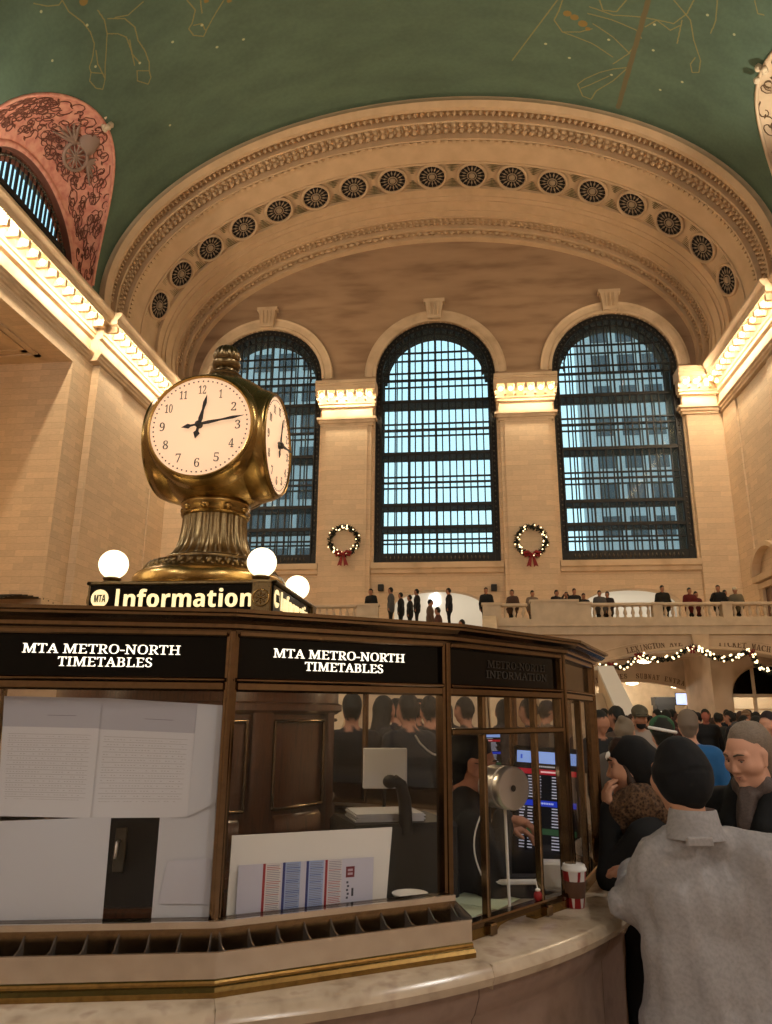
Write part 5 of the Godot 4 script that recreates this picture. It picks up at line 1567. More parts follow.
func table_print(w: int, h: int, head: float, rows: int, seed_: int) -> ImageTexture:
	var im := Image.create(w, h, false, Image.FORMAT_RGB8)
	im.fill(Color(0.80, 0.80, 0.82))
	var r := RandomNumberGenerator.new(); r.seed = seed_
	im.fill_rect(Rect2i(0, 0, w, int(h * head)), Color(0.68, 0.68, 0.72))
	im.fill_rect(Rect2i(int(w * 0.45), int(h * head * 0.6), int(w * 0.3), 2), Color(0.45, 0.43, 0.44))
	var y0 := int(h * (head + 0.06)); var dy := int(h * 0.52 / rows)
	for i in rows + 1:
		im.fill_rect(Rect2i(int(w * 0.06), y0 + i * dy, int(w * 0.86), 1), Color(0.50, 0.48, 0.48))
		for k in 26:
			if r.randf() < 0.75: im.fill_rect(Rect2i(int(w * 0.07) + int(k * w * 0.032), y0 + i * dy + dy / 2, int(w * 0.012) + r.randi() % 3, 2), Color(0.56, 0.54, 0.54))
	return ImageTexture.create_from_image(im)

func printed(t: Texture2D, rough := 0.7) -> StandardMaterial3D:
	var m := paint(Color.WHITE, rough)
	m.albedo_texture = t
	return m

func booth_inside() -> void:
	var B := Vector3(BX, 0, BZ)
	# panelled drum round the inner stair
	var dr := thing("stair_drum", "round panelled drum of dark polished wood in the middle of the booth", "drum", B)
	put("base", MB.new().lathe([Vector2(0.80, 0), Vector2(0.80, 1.08), Vector2(0.83, 1.10), Vector2(0.83, 1.14), Vector2(0.76, 1.16)], 48), M.wood, dr)
	put("drum", MB.new().lathe([Vector2(0.735, 1.14), Vector2(0.735, 1.92)], 48), M.wood, dr)
	put("entablature", MB.new().lathe([Vector2(0.75, 1.83), Vector2(0.78, 1.85), Vector2(0.78, 1.88), Vector2(0.76, 1.89), Vector2(0.76, 2.0), Vector2(0.80, 2.03), Vector2(0.82, 2.06), Vector2(0.82, 2.15), Vector2(0.0, 2.16)], 48), M.wood, dr)
	for k in 9:
		var a := deg_to_rad(2 + 40 * k)
		put("stile", MB.new().lathe([Vector2(0.73, 1.15), Vector2(0.762, 1.15), Vector2(0.762, 1.84), Vector2(0.73, 1.84)], 3, a - 0.07, a + 0.07), M.wood, dr)
		put("moulding", MB.new().tube(range(9).map(func(q): return Vector3(sin(a + 0.1 + q * 0.0625) * 0.748, 1.80, cos(a + 0.1 + q * 0.0625) * 0.748)), 0.009, 6), M.brass_dull, dr)
		put("moulding", MB.new().tube(range(9).map(func(q): return Vector3(sin(a + 0.1 + q * 0.0625) * 0.748, 1.40, cos(a + 0.1 + q * 0.0625) * 0.748)), 0.009, 6), M.brass_dull, dr)
		for e in [0.1, 0.6]: put("moulding", MB.new().tube([Vector3(sin(a + e) * 0.748, 1.40, cos(a + e) * 0.748), Vector3(sin(a + e) * 0.748, 1.80, cos(a + e) * 0.748)], 0.009, 6), M.brass_dull, dr)
		put("lower_panel", MB.new().lathe([Vector2(0.735, 1.19), Vector2(0.752, 1.21), Vector2(0.752, 1.35), Vector2(0.735, 1.37)], 8, a + 0.12, a + 0.58), M.wood, dr)
	# ring desk behind the glass
	var dk := thing("booth_desk", "dark curved desk running round the back inside the booth glass", "desk", B)
	put("top", MB.new().lathe([Vector2(1.72, 1.0), Vector2(1.72, 1.05), Vector2(1.87, 1.05), Vector2(1.87, 1.0), Vector2(1.72, 1.0)], 40, deg_to_rad(100), deg_to_rad(325)), M.black_matt, dk)
	put("front", MB.new().lathe([Vector2(1.75, 0.0), Vector2(1.75, 1.0)], 40, deg_to_rad(100), deg_to_rad(325)), M.black_matt, dk)
	put("floor_board", MB.new().lathe([Vector2(1.75, 0.012), Vector2(0.82, 0.012)], 36), M.wood, dk)
	# lamp under the booth roof
	for a in [40.0, 100.0, 330.0]:
		var q := bp(1.35, a, 2.12) + B
		var cl := thing("booth_lamp", "small round downlight under the booth roof", "lamp", q, 0.0, "booth downlights")
		put("lamp_glass", MB.new().lathe([Vector2(0.06, 0.02), Vector2(0.06, 0.0), Vector2(0, 0.0)], 18), M.fairy, cl)
		put("rim", MB.new().lathe([Vector2(0.075, 0.03), Vector2(0.075, -0.003), Vector2(0.06, -0.003)], 18), M.brass_dull, cl)
		lamp(q - Vector3(0, 0.05, 0), Color(1.0, 0.88, 0.7), DOWN_E, 0.06)
	# papers inside the left window
	var k := 1.0 / 2.358
	var z := func(a: Array) -> Array: return a.map(func(p): return [p[0] * k, 590 + p[1] * k])
	sheet("timetable_poster", "large printed timetable sheet taped at the left of the first window", 12.0, z.call([[10, 250], [241, 255], [213, 538], [-6, 533]]), -0.03, printed(table_print(512, 512, 0.26, 14, 1)), -0.004)
	sheet("timetable_poster", "large printed timetable sheet taped at the right of the first window", 12.0, z.call([[240, 254], [470, 268], [442, 536], [212, 538]]), -0.033, printed(table_print(512, 512, 0.27, 12, 2)), -0.006)
	sheet("paper_sheet", "narrow creased paper strip taped by the bronze post", 12.0, z.call([[466, 268], [527, 272], [512, 500], [441, 535]]), -0.028, M.paper, 0.004)
	sheet("paper_sheet", "blank paper sheet taped at the lower left of the first window", 12.0, z.call([[-8, 545], [262, 535], [241, 782], [-8, 780]]), -0.03, M.paper, 0.006)
	sheet("paper_sheet", "folded paper sheet taped at the lower right of the first window", 12.0, z.call([[377, 536], [508, 498], [494, 782], [356, 782]]), -0.034, M.paper, -0.006)
	sheet("paper_sheet", "half sheet overlapping the folded paper near the bronze post", 12.0, z.call([[395, 640], [497, 632], [495, 742], [372, 740]]), -0.031, paint(Color(0.74, 0.74, 0.78), 0.7), 0.003)
	# steel cupboard seen through the gap between the papers
	var cb := thing("steel_cupboard", "dark cupboard with a pale lever handle behind the papers", "cupboard", at_z(128, 900, -2.75) * Vector3(1, 0, 1))
	cb.rotation.y = deg_to_rad(12)
	put("body", MB.new().bbox(Vector3(0, 0.86, -0.12), Vector3(0.5, 1.68, 0.22), 0.01), M.black_matt, cb)
	put("plinth", MB.new().bbox(Vector3(0, 1.09, 0.0), Vector3(0.46, 0.16, 0.05), 0.01), M.wood, cb)
	put("lock_plate", MB.new().bbox(Vector3(-0.045, 1.36, 0.0), Vector3(0.04, 0.15, 0.012), 0.003), M.iron_pale, cb)
	put("lever", MB.new().tube([Vector3(-0.05, 1.39, 0.004), Vector3(-0.05, 1.39, 0.03), Vector3(-0.051, 1.335, 0.032)], 0.006, 8), M.steel, cb)
	# white board with leaflets in the second window
	var kk := 1.0 / 4.411
	var y := func(a: Array) -> Array: return a.map(func(p): return [225 + p[0] * kk, 820 + p[1] * kk])
	var wb := thing("white_board", "white card board leaning inside the second timetables window", "board", B + panel(32.0, -0.06).origin + Vector3(0, 1.3, 0))
	var m := MB.new().at(Transform3D(Basis(), -wb.position) * Transform3D(Basis(), B) * panel(32.0, -0.06))
	var cq: Array = y.call([[32, 70], [738, 32], [712, 345], [5, 437]]).map(func(p): return on_panel(p[0], p[1], 32.0, -0.06))
	bilinear(m, cq, Vector3.ZERO, 2)
	bilinear(m, cq.map(func(p): return p - Vector3(0, 0, 0.006)), Vector3.ZERO, 2)
	put("card", m, M.white, wb)
	var edge_m := MB.new().at(m.xf)
	for i in 4: edge_m.quad(cq[i], cq[(i + 1) % 4], cq[(i + 1) % 4] - Vector3(0, 0, 0.006), cq[i] - Vector3(0, 0, 0.006))
	put("card_edge", edge_m, M.white, wb)
	sheet("leaflet_print", "printed leaflet with red and blue columns on the white board", 32.0, y.call([[60, 200], [656, 163], [650, 358], [45, 432]]), -0.05, printed(leaflet_print()), 0.0, "leaflets inside the second window")
	# dark cabinet, papers and desk microphone further in
	var cab := thing("desk_cabinet", "black equipment cabinet on the desk behind the second window", "cabinet", at_z(392, 900, -3.2) * Vector3(1, 0, 1) + Vector3(0, 0.02, 0))
	cab.rotation.y = deg_to_rad(25)
	put("body", MB.new().bbox(Vector3(0, 0.705, 0), Vector3(0.44, 1.41, 0.36), 0.015), M.black_matt, cab)
	put("badge", MB.new().box(Vector3(0.13, 1.11, 0.18), Vector3(0.15, 1.13, 0.182)), M.paper, cab)
	var top := cab.position + Vector3(0, 1.41, 0)
	var st := thing("paper_stack", "stack of white papers on the black cabinet", "paper", top + Vector3(-0.02, 0, 0.0), deg_to_rad(20))
	for i in 5: put("sheet", MB.new().box(Vector3(-0.16 + 0.006 * (i % 3), 0.006 * i, -0.1), Vector3(0.12 + 0.007 * (i % 2), 0.006 * i + 0.005, 0.12)), M.paper, st)
	var en := thing("white_envelope", "white paper bag standing on the papers before the crowd", "envelope", at_z(385, 768, -3.3))
	en.rotation.y = deg_to_rad(12)
	put("bag", MB.new().bbox(Vector3(0, 0, 0), Vector3(0.19, 0.165, 0.02), 0.004), M.paper, en)
	put("stand", MB.new().tube([Vector3(0, -0.08, -0.012), Vector3(0, -0.26, -0.05)], 0.008, 6), M.black_matt, en)
	var mc := thing("desk_microphone", "black curved desk microphone beside the paper bag", "microphone", at_z(401, 812, -3.05))
	put("neck", MB.new().tube([Vector3(0.02, -0.08, 0), Vector3(0.015, 0.04, 0.0), Vector3(0.0, 0.1, 0), Vector3(-0.03, 0.12, 0.01)], [0.028, 0.026, 0.024, 0.022], 10), M.black_matt, mc)
	put("capsule", MB.new().ball(Vector3(-0.042, 0.112, 0.012), Vector3(0.03, 0.026, 0.028), 8, 12), M.black_matt, mc)
	var cd := thing("white_cable", "white cable hanging inside the booth beside the bronze post", "cable")
	put("cable", MB.new().tube([[415, 735], [420, 743], [427, 750], [433, 754], [441, 756], [447, 757]].map(func(p): return at_z(p[0], p[1], -3.0)), 0.004, 6), M.white, cd)
	var cup := thing("white_saucer", "white saucer at the foot of the second window", "saucer", at_z(410, 895, -2.62))
	put("dish", MB.new().lathe([Vector2(0.03, -0.02), Vector2(0.055, 0.0), Vector2(0.06, 0.006), Vector2(0.03, 0.004), Vector2(0, 0.0)], 24), M.white, cup)
	put("foot_block", MB.new().bbox(Vector3(0, -0.04, 0), Vector3(0.07, 0.04, 0.07), 0.005), M.black_matt, cup)
	var lb := thing("label_card", "small white label card standing on the drum ledge", "card", B + bp(0.775, 20, 1.27))
	lb.rotation.y = deg_to_rad(20)
	put("card", MB.new().box(Vector3(-0.025, 0, 0), Vector3(0.025, 0.12, 0.004)), M.paper, lb)
	# ticket window: desk pad, timetable screens, silver drum on a rod, paper roll
	var pad := thing("desk_papers", "pale green papers spread on the desk at the ticket window", "paper", B + bp(1.77, 50, 1.15), deg_to_rad(52))
	put("board", MB.new().bbox(Vector3(0, -0.565, 0.02), Vector3(0.6, 1.13, 0.1), 0.008), M.white, pad)
	var pale_green := paint(Color(0.74, 0.78, 0.66), 0.7)
	for i in 4: put("sheet", MB.new().at(Transform3D(Basis(Vector3.UP, -0.2 + 0.13 * i), Vector3(-0.2 + 0.14 * i, 0.002 * i, 0.04))).box(Vector3(-0.1, 0, -0.11), Vector3(0.1, 0.002, 0.11)), pale_green, pad)
	var screen_m := printed(screen_print())
	screen_m.emission_enabled = true
	screen_m.emission = Color.WHITE
	screen_m.emission_operator = BaseMaterial3D.EMISSION_OP_MULTIPLY
	screen_m.emission_texture = screen_m.albedo_texture
	screen_m.emission_energy_multiplier = 0.55
	var ms := at_z(546, 808, -3.55)
	var mo := thing("timetable_screen", "tall departure screen with red, blue and green rows in the ticket window", "screen", ms)
	mo.rotation = Vector3(deg_to_rad(-4), deg_to_rad(-8), deg_to_rad(-3))
	put("case", MB.new().bbox(Vector3(0, -0.02, -0.02), Vector3(0.296, 0.56, 0.035), 0.008), M.black_matt, mo)
	var sm := MB.new(); sm.quad(Vector3(-0.132, -0.185, 0), Vector3(0.132, -0.185, 0), Vector3(0.132, 0.238, 0), Vector3(-0.132, 0.238, 0), Vector3(0, 0, 1))
	put("screen", sm, screen_m, mo)
	put("stand", MB.new().tube([Vector3(0, -0.25, -0.03), Vector3(0, -0.42, -0.04)], 0.02, 8), M.black_matt, mo)
	var s2 := thing("timetable_screen", "small departure screen behind the ticket agent", "screen", at_z(489, 752, -3.75))
	s2.rotation.y = deg_to_rad(15)
	put("case", MB.new().bbox(Vector3(0, 0, -0.02), Vector3(0.13, 0.2, 0.03), 0.006), M.black_matt, s2)
	var sm2 := MB.new(); sm2.quad(Vector3(-0.058, -0.09, 0), Vector3(0.058, -0.09, 0), Vector3(0.058, 0.09, 0), Vector3(-0.058, 0.09, 0), Vector3(0, 0, 1))
	put("screen", sm2, screen_m, s2)
	put("stand", MB.new().tube([Vector3(0, -0.09, -0.03), Vector3(0, -0.55, -0.04)], 0.012, 8), M.black_matt, s2)
	var dp := at_z(503, 787, -3.0)
	var sp := thing("speaker_drum", "silver drum loudspeaker on a thin rod in the ticket window", "loudspeaker", dp)
	var ax := Transform3D(Basis(Vector3.UP, deg_to_rad(38)) * Basis(Vector3.RIGHT, PI / 2), Vector3.ZERO)
	put("drum", MB.new().at(ax).lathe([Vector2(0, -0.06), Vector2(0.072, -0.06), Vector2(0.078, -0.055), Vector2(0.078, 0.02), Vector2(0.072, 0.022), Vector2(0.072, 0.028), Vector2(0.078, 0.03), Vector2(0.078, 0.06), Vector2(0.074, 0.065)], 36), M.steel, sp)
	put("front", MB.new().at(ax).lathe([Vector2(0.074, 0.063), Vector2(0.018, 0.058), Vector2(0.0, 0.058)], 36), M.steel, sp)
	put("hole", MB.new().at(ax).lathe([Vector2(0.012, 0.06), Vector2(0.0, 0.061)], 14), M.black_matt, sp)
	put("rod", MB.new().tube([Vector3(0.005, -0.075, 0), Vector3(0.01, dp.y * -1.0 + 1.155, 0)], 0.0055, 8), M.white, sp)
	put("cable", MB.new().tube(range(13).map(func(i): return Vector3(-0.06 - 0.055 * sin(PI * i / 12.0), -0.05 - 0.026 * i, 0.02)), 0.0035, 6), M.white, sp)
	var kb := thing("keyboard", "pale keyboard on the desk papers at the ticket window", "keyboard", at_z(517, 880, -3.2) , deg_to_rad(10))
	put("body", MB.new().bbox(Vector3(0, 0, 0), Vector3(0.2, 0.02, 0.09), 0.006), M.white, kb)
	put("keys", MB.new().bbox(Vector3(0, 0.013, 0), Vector3(0.18, 0.008, 0.07), 0.003), M.black_matt, kb)
	put("riser", MB.new().bbox(Vector3(0, -0.05, -0.01), Vector3(0.16, 0.08, 0.06), 0.006), M.black_matt, kb)
	var bx := at_z(553, 874, -3.28)
	var pb := thing("card_reader", "small pale card reader behind the brass foot of the window", "device", bx)
	put("body", MB.new().bbox(Vector3(0, 0, 0), Vector3(0.1, 0.1, 0.08), 0.01), M.white, pb)
	var pr := thing("receipt_roll", "white paper roll in a small printer at the end window", "paper roll", at_z(579, 846, -3.55))
	put("roll", MB.new().at(Transform3D(Basis(Vector3.UP, 0.3) * Basis(Vector3.RIGHT, PI / 2), Vector3.ZERO)).lathe([Vector2(0.012, -0.04), Vector2(0.035, -0.04), Vector2(0.035, 0.04), Vector2(0.012, 0.04), Vector2(0.012, -0.04)], 24), M.white, pr)
	put("printer", MB.new().bbox(Vector3(0, -0.08, -0.01), Vector3(0.1, 0.09, 0.1), 0.01), M.black_matt, pr)
	# paper cup on the counter
	var cp := at_y(576, 907, 1.15)
	var pc := thing("coffee_cup", "red and white paper coffee cup with a white lid on the counter", "cup", cp)
	put("body", MB.new().lathe([Vector2(0.0, 0.002), Vector2(0.030, 0.002), Vector2(0.0305, 0.0), Vector2(0.043, 0.125), Vector2(0.0445, 0.128), Vector2(0.043, 0.131)], 40), printed(cup_print()), pc)
	put("sleeve", MB.new().lathe([Vector2(0.0345, 0.035), Vector2(0.0355, 0.035), Vector2(0.0415, 0.092), Vector2(0.0405, 0.092)], 40), paint(Color(0.36, 0.25, 0.18), 0.9), pc)
	put("lid", MB.new().lathe([Vector2(0.0455, 0.127), Vector2(0.0465, 0.131), Vector2(0.0455, 0.135), Vector2(0.043, 0.137), Vector2(0.041, 0.147), Vector2(0.037, 0.149), Vector2(0.035, 0.145), Vector2(0.0, 0.145)], 40), M.white, pc)
	# little red ornament on the brass foot
	var ro := thing("red_ornament", "tiny red and white ornament hung on the brass window foot", "ornament", at_z(538, 896, -2.93))
	put("ball", MB.new().ball(Vector3.ZERO, Vector3(0.016, 0.018, 0.012), 8, 10), M.bow, ro)
	put("cap", MB.new().ball(Vector3(0, 0.02, 0), Vector3(0.01, 0.006, 0.009), 5, 8), M.white, ro)
	put("tie", MB.new().tube([Vector3(0, 0.02, 0), Vector3(-0.004, 0.05, -0.03)], 0.002, 5), M.white, ro)

const DOWN_E := 0.12

func leaflet_print() -> ImageTexture:
	var im := Image.create(512, 192, false, Image.FORMAT_RGB8)
	im.fill(Color(0.74, 0.74, 0.80))
	var r := RandomNumberGenerator.new(); r.seed = 9
	for b in [[88, Color(0.55, 0.08, 0.12), Color(0.80, 0.78, 0.78)], [160, Color(0.10, 0.16, 0.42), Color(0.56, 0.63, 0.78)], [248, Color(0.10, 0.16, 0.42), Color(0.58, 0.65, 0.80)], [320, Color(0.55, 0.08, 0.12), Color(0.78, 0.76, 0.78)]]:
		im.fill_rect(Rect2i(b[0], 0, 66, 192), b[2])
		im.fill_rect(Rect2i(b[0], 0, 9, 192), b[1])
		for k in 26:
			im.fill_rect(Rect2i(b[0] + 14, 8 + k * 7, 44 + r.randi() % 8, 2), Color(0.42, 0.42, 0.48) if r.randf() < 0.7 else b[1])
	im.fill_rect(Rect2i(402, 34, 34, 46), Color(0.42, 0.10, 0.16))
	im.fill_rect(Rect2i(409, 44, 20, 10), Color(0.7, 0.6, 0.65)); im.fill_rect(Rect2i(409, 60, 20, 10), Color(0.7, 0.6, 0.65))
	for k in 5: im.fill_rect(Rect2i(405 + 3 * (k % 2), 96 + 16 * k, 8, 9), Color(0.25, 0.25, 0.32))
	im.fill_rect(Rect2i(426, 126, 8, 34), Color(0.15, 0.15, 0.2))
	return ImageTexture.create_from_image(im)

func screen_print() -> ImageTexture:
	var im := Image.create(320, 512, false, Image.FORMAT_RGB8)
	im.fill(Color(0.03, 0.03, 0.05))
	var r := RandomNumberGenerator.new(); r.seed = 3
	im.fill_rect(Rect2i(0, 0, 320, 62), Color(0.55, 0.68, 0.95))
	im.fill_rect(Rect2i(20, 20, 10, 22), Color(0.2, 0.35, 0.8))
	for k in 10: im.fill_rect(Rect2i(110 + k * 11, 74, 8, 8), Color(0.75, 0.75, 0.75))
	im.fill_rect(Rect2i(0, 92, 320, 28), Color(0.62, 0.06, 0.14))
	im.fill_rect(Rect2i(130, 101, 80, 9), Color(0.9, 0.75, 0.75))
	im.fill_rect(Rect2i(0, 252, 320, 30), Color(0.12, 0.22, 0.75))
	im.fill_rect(Rect2i(0, 392, 320, 30), Color(0.16, 0.28, 0.18))
	for k in 8: im.fill_rect(Rect2i(130 + k * 9, 262, 6, 9), Color(0.75, 0.8, 1.0))
	for band in [[128, 8], [288, 7], [428, 5]]:
		for i in band[1]:
			for x in [18, 62, 104, 190]:
				var w := 24 + r.randi() % 8 if x < 180 else 60 + r.randi() % 40
				im.fill_rect(Rect2i(x, band[0] + i * 15, w, 6), Color(0.72, 0.72, 0.78))
	return ImageTexture.create_from_image(im)

func cup_print() -> ImageTexture:
	var im := Image.create(256, 128, false, Image.FORMAT_RGB8)
	im.fill(Color(0.55, 0.04, 0.05))
	var r := RandomNumberGenerator.new(); r.seed = 12
	for k in 18:
		var cx := r.randi() % 256; var cy := r.randi() % 128; var rr := 8 + r.randi() % 12
		for y in range(-rr, rr):
			for x in range(-rr, rr):
				if absf(x) + absf(y) * 0.8 < rr: im.set_pixel(posmod(cx + x, 256), clampi(cy + y, 0, 127), Color(0.85, 0.82, 0.80))
	return ImageTexture.create_from_image(im)

# ---- people: joints with radii, joined by a smooth minimum and meshed as one surface
class Bone:
	var a: Vector3
	var b: Vector3
	var ra: float
	var rb: float
	var zone: int
	var k: float
	var ax: Vector3
	var sq: float
	var cut: bool
	func _init(a_: Vector3, b_: Vector3, ra_: float, rb_: float, zone_ := 0, k_ := 0.03, ax_ := Vector3.ZERO, sq_ := 1.0, cut_ := false) -> void:
		a = a_; b = b_; ra = ra_; rb = rb_; zone = zone_; k = k_; ax = ax_; sq = sq_; cut = cut_

func nets(m: MB, bones: Array, cell: float, palette: Array, rough := 0.0, rscale := 5.0, floor_y := -1e9) -> void:
	var lo := Vector3(1e9, 1e9, 1e9); var hi := -lo
	for q: Bone in bones:
		if q.cut: continue
		var r := maxf(q.ra, q.rb) * maxf(1.0, 1.0 / q.sq) + q.k * 0.3
		lo = lo.min(q.a - Vector3.ONE * r).min(q.b - Vector3.ONE * r)
		hi = hi.max(q.a + Vector3.ONE * r).max(q.b + Vector3.ONE * r)
	lo -= Vector3.ONE * (cell * 3.0 + rough); hi += Vector3.ONE * (cell * 3.0 + rough)
	var nx := int((hi.x - lo.x) / cell) + 2; var ny := int((hi.y - lo.y) / cell) + 2; var nz := int((hi.z - lo.z) / cell) + 2
	var fld := PackedFloat32Array(); fld.resize(nx * ny * nz); fld.fill(1.0)
	var near := PackedFloat32Array(); near.resize(nx * ny * nz); near.fill(1.0)
	var zn := PackedByteArray(); zn.resize(nx * ny * nz)
	for q: Bone in bones:
		var r := maxf(q.ra, q.rb) * maxf(1.0, 1.0 / q.sq) + q.k + cell * 2.5 + rough
		var l := (q.a.min(q.b) - Vector3.ONE * r - lo) / cell
		var h := (q.a.max(q.b) + Vector3.ONE * r - lo) / cell
		var i0 := maxi(0, int(l.x)); var i1 := mini(nx - 1, int(h.x) + 1)
		var j0 := maxi(0, int(l.y)); var j1 := mini(ny - 1, int(h.y) + 1)
		var k0 := maxi(0, int(l.z)); var k1 := mini(nz - 1, int(h.z) + 1)
		var ba := q.b - q.a
		if q.sq != 1.0: ba += q.ax * (ba.dot(q.ax) * (q.sq - 1.0))
		var bb := maxf(ba.length_squared(), 1e-9)
		var dr := q.rb - q.ra
		var flat := q.sq != 1.0
		for k in range(k0, k1 + 1):
			for j in range(j0, j1 + 1):
				var row := (k * ny + j) * nx
				for i in range(i0, i1 + 1):
					var p := lo + Vector3(i, j, k) * cell - q.a
					if flat: p += q.ax * (p.dot(q.ax) * (q.sq - 1.0))
					var t := clampf(p.dot(ba) / bb, 0.0, 1.0)
					var d := (p - ba * t).length() - (q.ra + dr * t)
					var old := fld[row + i]
					if q.cut:
						var w := maxf(q.k - absf(old + d), 0.0) / q.k
						fld[row + i] = maxf(old, -d) + w * w * q.k * 0.25
					else:
						var w2 := maxf(q.k - absf(old - d), 0.0) / q.k
						fld[row + i] = minf(old, d) - w2 * w2 * q.k * 0.25
						if d < near[row + i]:
							near[row + i] = d; zn[row + i] = q.zone
	if rough > 0.0:
		var f := FastNoiseLite.new(); f.seed = 31; f.frequency = rscale; f.fractal_octaves = 2
		for k in nz:
			for j in ny:
				for i in nx:
					var o := (k * ny + j) * nx + i
					if fld[o] < 0.05 and fld[o] > -0.05:
						var p := lo + Vector3(i, j, k) * cell
						fld[o] += rough * f.get_noise_3d(p.x, p.y * 0.45, p.z)
	var idx := PackedInt32Array(); idx.resize(nx * ny * nz); idx.fill(-1)
	var sx := 1; var sy := nx; var sz := nx * ny
	var lim := cell * 4.0
	for k in range(1, nz - 1):
		for j in range(1, ny - 1):
			for i in range(1, nx - 1):
				var o := k * sz + j * sy + i
				var f0 := fld[o]
				if f0 > lim or f0 < -lim: continue
				var f1 := fld[o + sx]; var f2 := fld[o + sy]; var f3 := fld[o + sx + sy]; var f4 := fld[o + sz]; var f5 := fld[o + sz + sx]; var f6 := fld[o + sz + sy]; var f7 := fld[o + sz + sx + sy]
				var neg := int(f0 < 0) + int(f1 < 0) + int(f2 < 0) + int(f3 < 0) + int(f4 < 0) + int(f5 < 0) + int(f6 < 0) + int(f7 < 0)
				if neg == 0 or neg == 8: continue
				var s := Vector3.ZERO; var c := 0
				if (f0 < 0) != (f1 < 0): s += Vector3(f0 / (f0 - f1), 0, 0); c += 1
				if (f2 < 0) != (f3 < 0): s += Vector3(f2 / (f2 - f3), 1, 0); c += 1
				if (f4 < 0) != (f5 < 0): s += Vector3(f4 / (f4 - f5), 0, 1); c += 1
				if (f6 < 0) != (f7 < 0): s += Vector3(f6 / (f6 - f7), 1, 1); c += 1
				if (f0 < 0) != (f2 < 0): s += Vector3(0, f0 / (f0 - f2), 0); c += 1
				if (f1 < 0) != (f3 < 0): s += Vector3(1, f1 / (f1 - f3), 0); c += 1
				if (f4 < 0) != (f6 < 0): s += Vector3(0, f4 / (f4 - f6), 1); c += 1
				if (f5 < 0) != (f7 < 0): s += Vector3(1, f5 / (f5 - f7), 1); c += 1
				if (f0 < 0) != (f4 < 0): s += Vector3(0, 0, f0 / (f0 - f4)); c += 1
				if (f1 < 0) != (f5 < 0): s += Vector3(1, 0, f1 / (f1 - f5)); c += 1
				if (f2 < 0) != (f6 < 0): s += Vector3(0, 1, f2 / (f2 - f6)); c += 1
				if (f3 < 0) != (f7 < 0): s += Vector3(1, 1, f3 / (f3 - f7)); c += 1
				s /= c
				var g := Vector3(f1 + f3 + f5 + f7 - f0 - f2 - f4 - f6, f2 + f3 + f6 + f7 - f0 - f1 - f4 - f5, f4 + f5 + f6 + f7 - f0 - f1 - f2 - f3)
				if g.length_squared() < 1e-12: g = Vector3.UP
				var nearest := o + (sx if s.x > 0.5 else 0) + (sy if s.y > 0.5 else 0) + (sz if s.z > 0.5 else 0)
				m.col = palette[zn[nearest]]
				var pt := lo + (Vector3(i, j, k) + s) * cell
				if pt.y < floor_y: pt.y = floor_y
				idx[o] = m.vert(pt, g.normalized())
	for k in range(2, nz - 1):
		for j in range(2, ny - 1):
			for i in range(2, nx - 1):
				var o := k * sz + j * sy + i
				if idx[o] < 0: continue
				var f0 := fld[o]
				if (f0 < 0) != (fld[o + sx] < 0) and idx[o - sy] >= 0 and idx[o - sy - sz] >= 0 and idx[o - sz] >= 0:
					m.tri(idx[o], idx[o - sy], idx[o - sy - sz]); m.tri(idx[o], idx[o - sy - sz], idx[o - sz])
				if (f0 < 0) != (fld[o + sy] < 0) and idx[o - sx] >= 0 and idx[o - sx - sz] >= 0 and idx[o - sz] >= 0:
					m.tri(idx[o], idx[o - sx], idx[o - sx - sz]); m.tri(idx[o], idx[o - sx - sz], idx[o - sz])
				if (f0 < 0) != (fld[o + sz] < 0) and idx[o - sx] >= 0 and idx[o - sx - sy] >= 0 and idx[o - sy] >= 0:
					m.tri(idx[o], idx[o - sx], idx[o - sx - sy]); m.tri(idx[o], idx[o - sx - sy], idx[o - sy])
	m.col = Color.WHITE

# zones: 0 skin, 1 hair, 2 coat, 3 trousers, 4 shoes, 5 lips and brows, 6 hat
const X3 := Vector3(1, 0, 0)
const Y3 := Vector3(0, 1, 0)
const Z3 := Vector3(0, 0, 1)

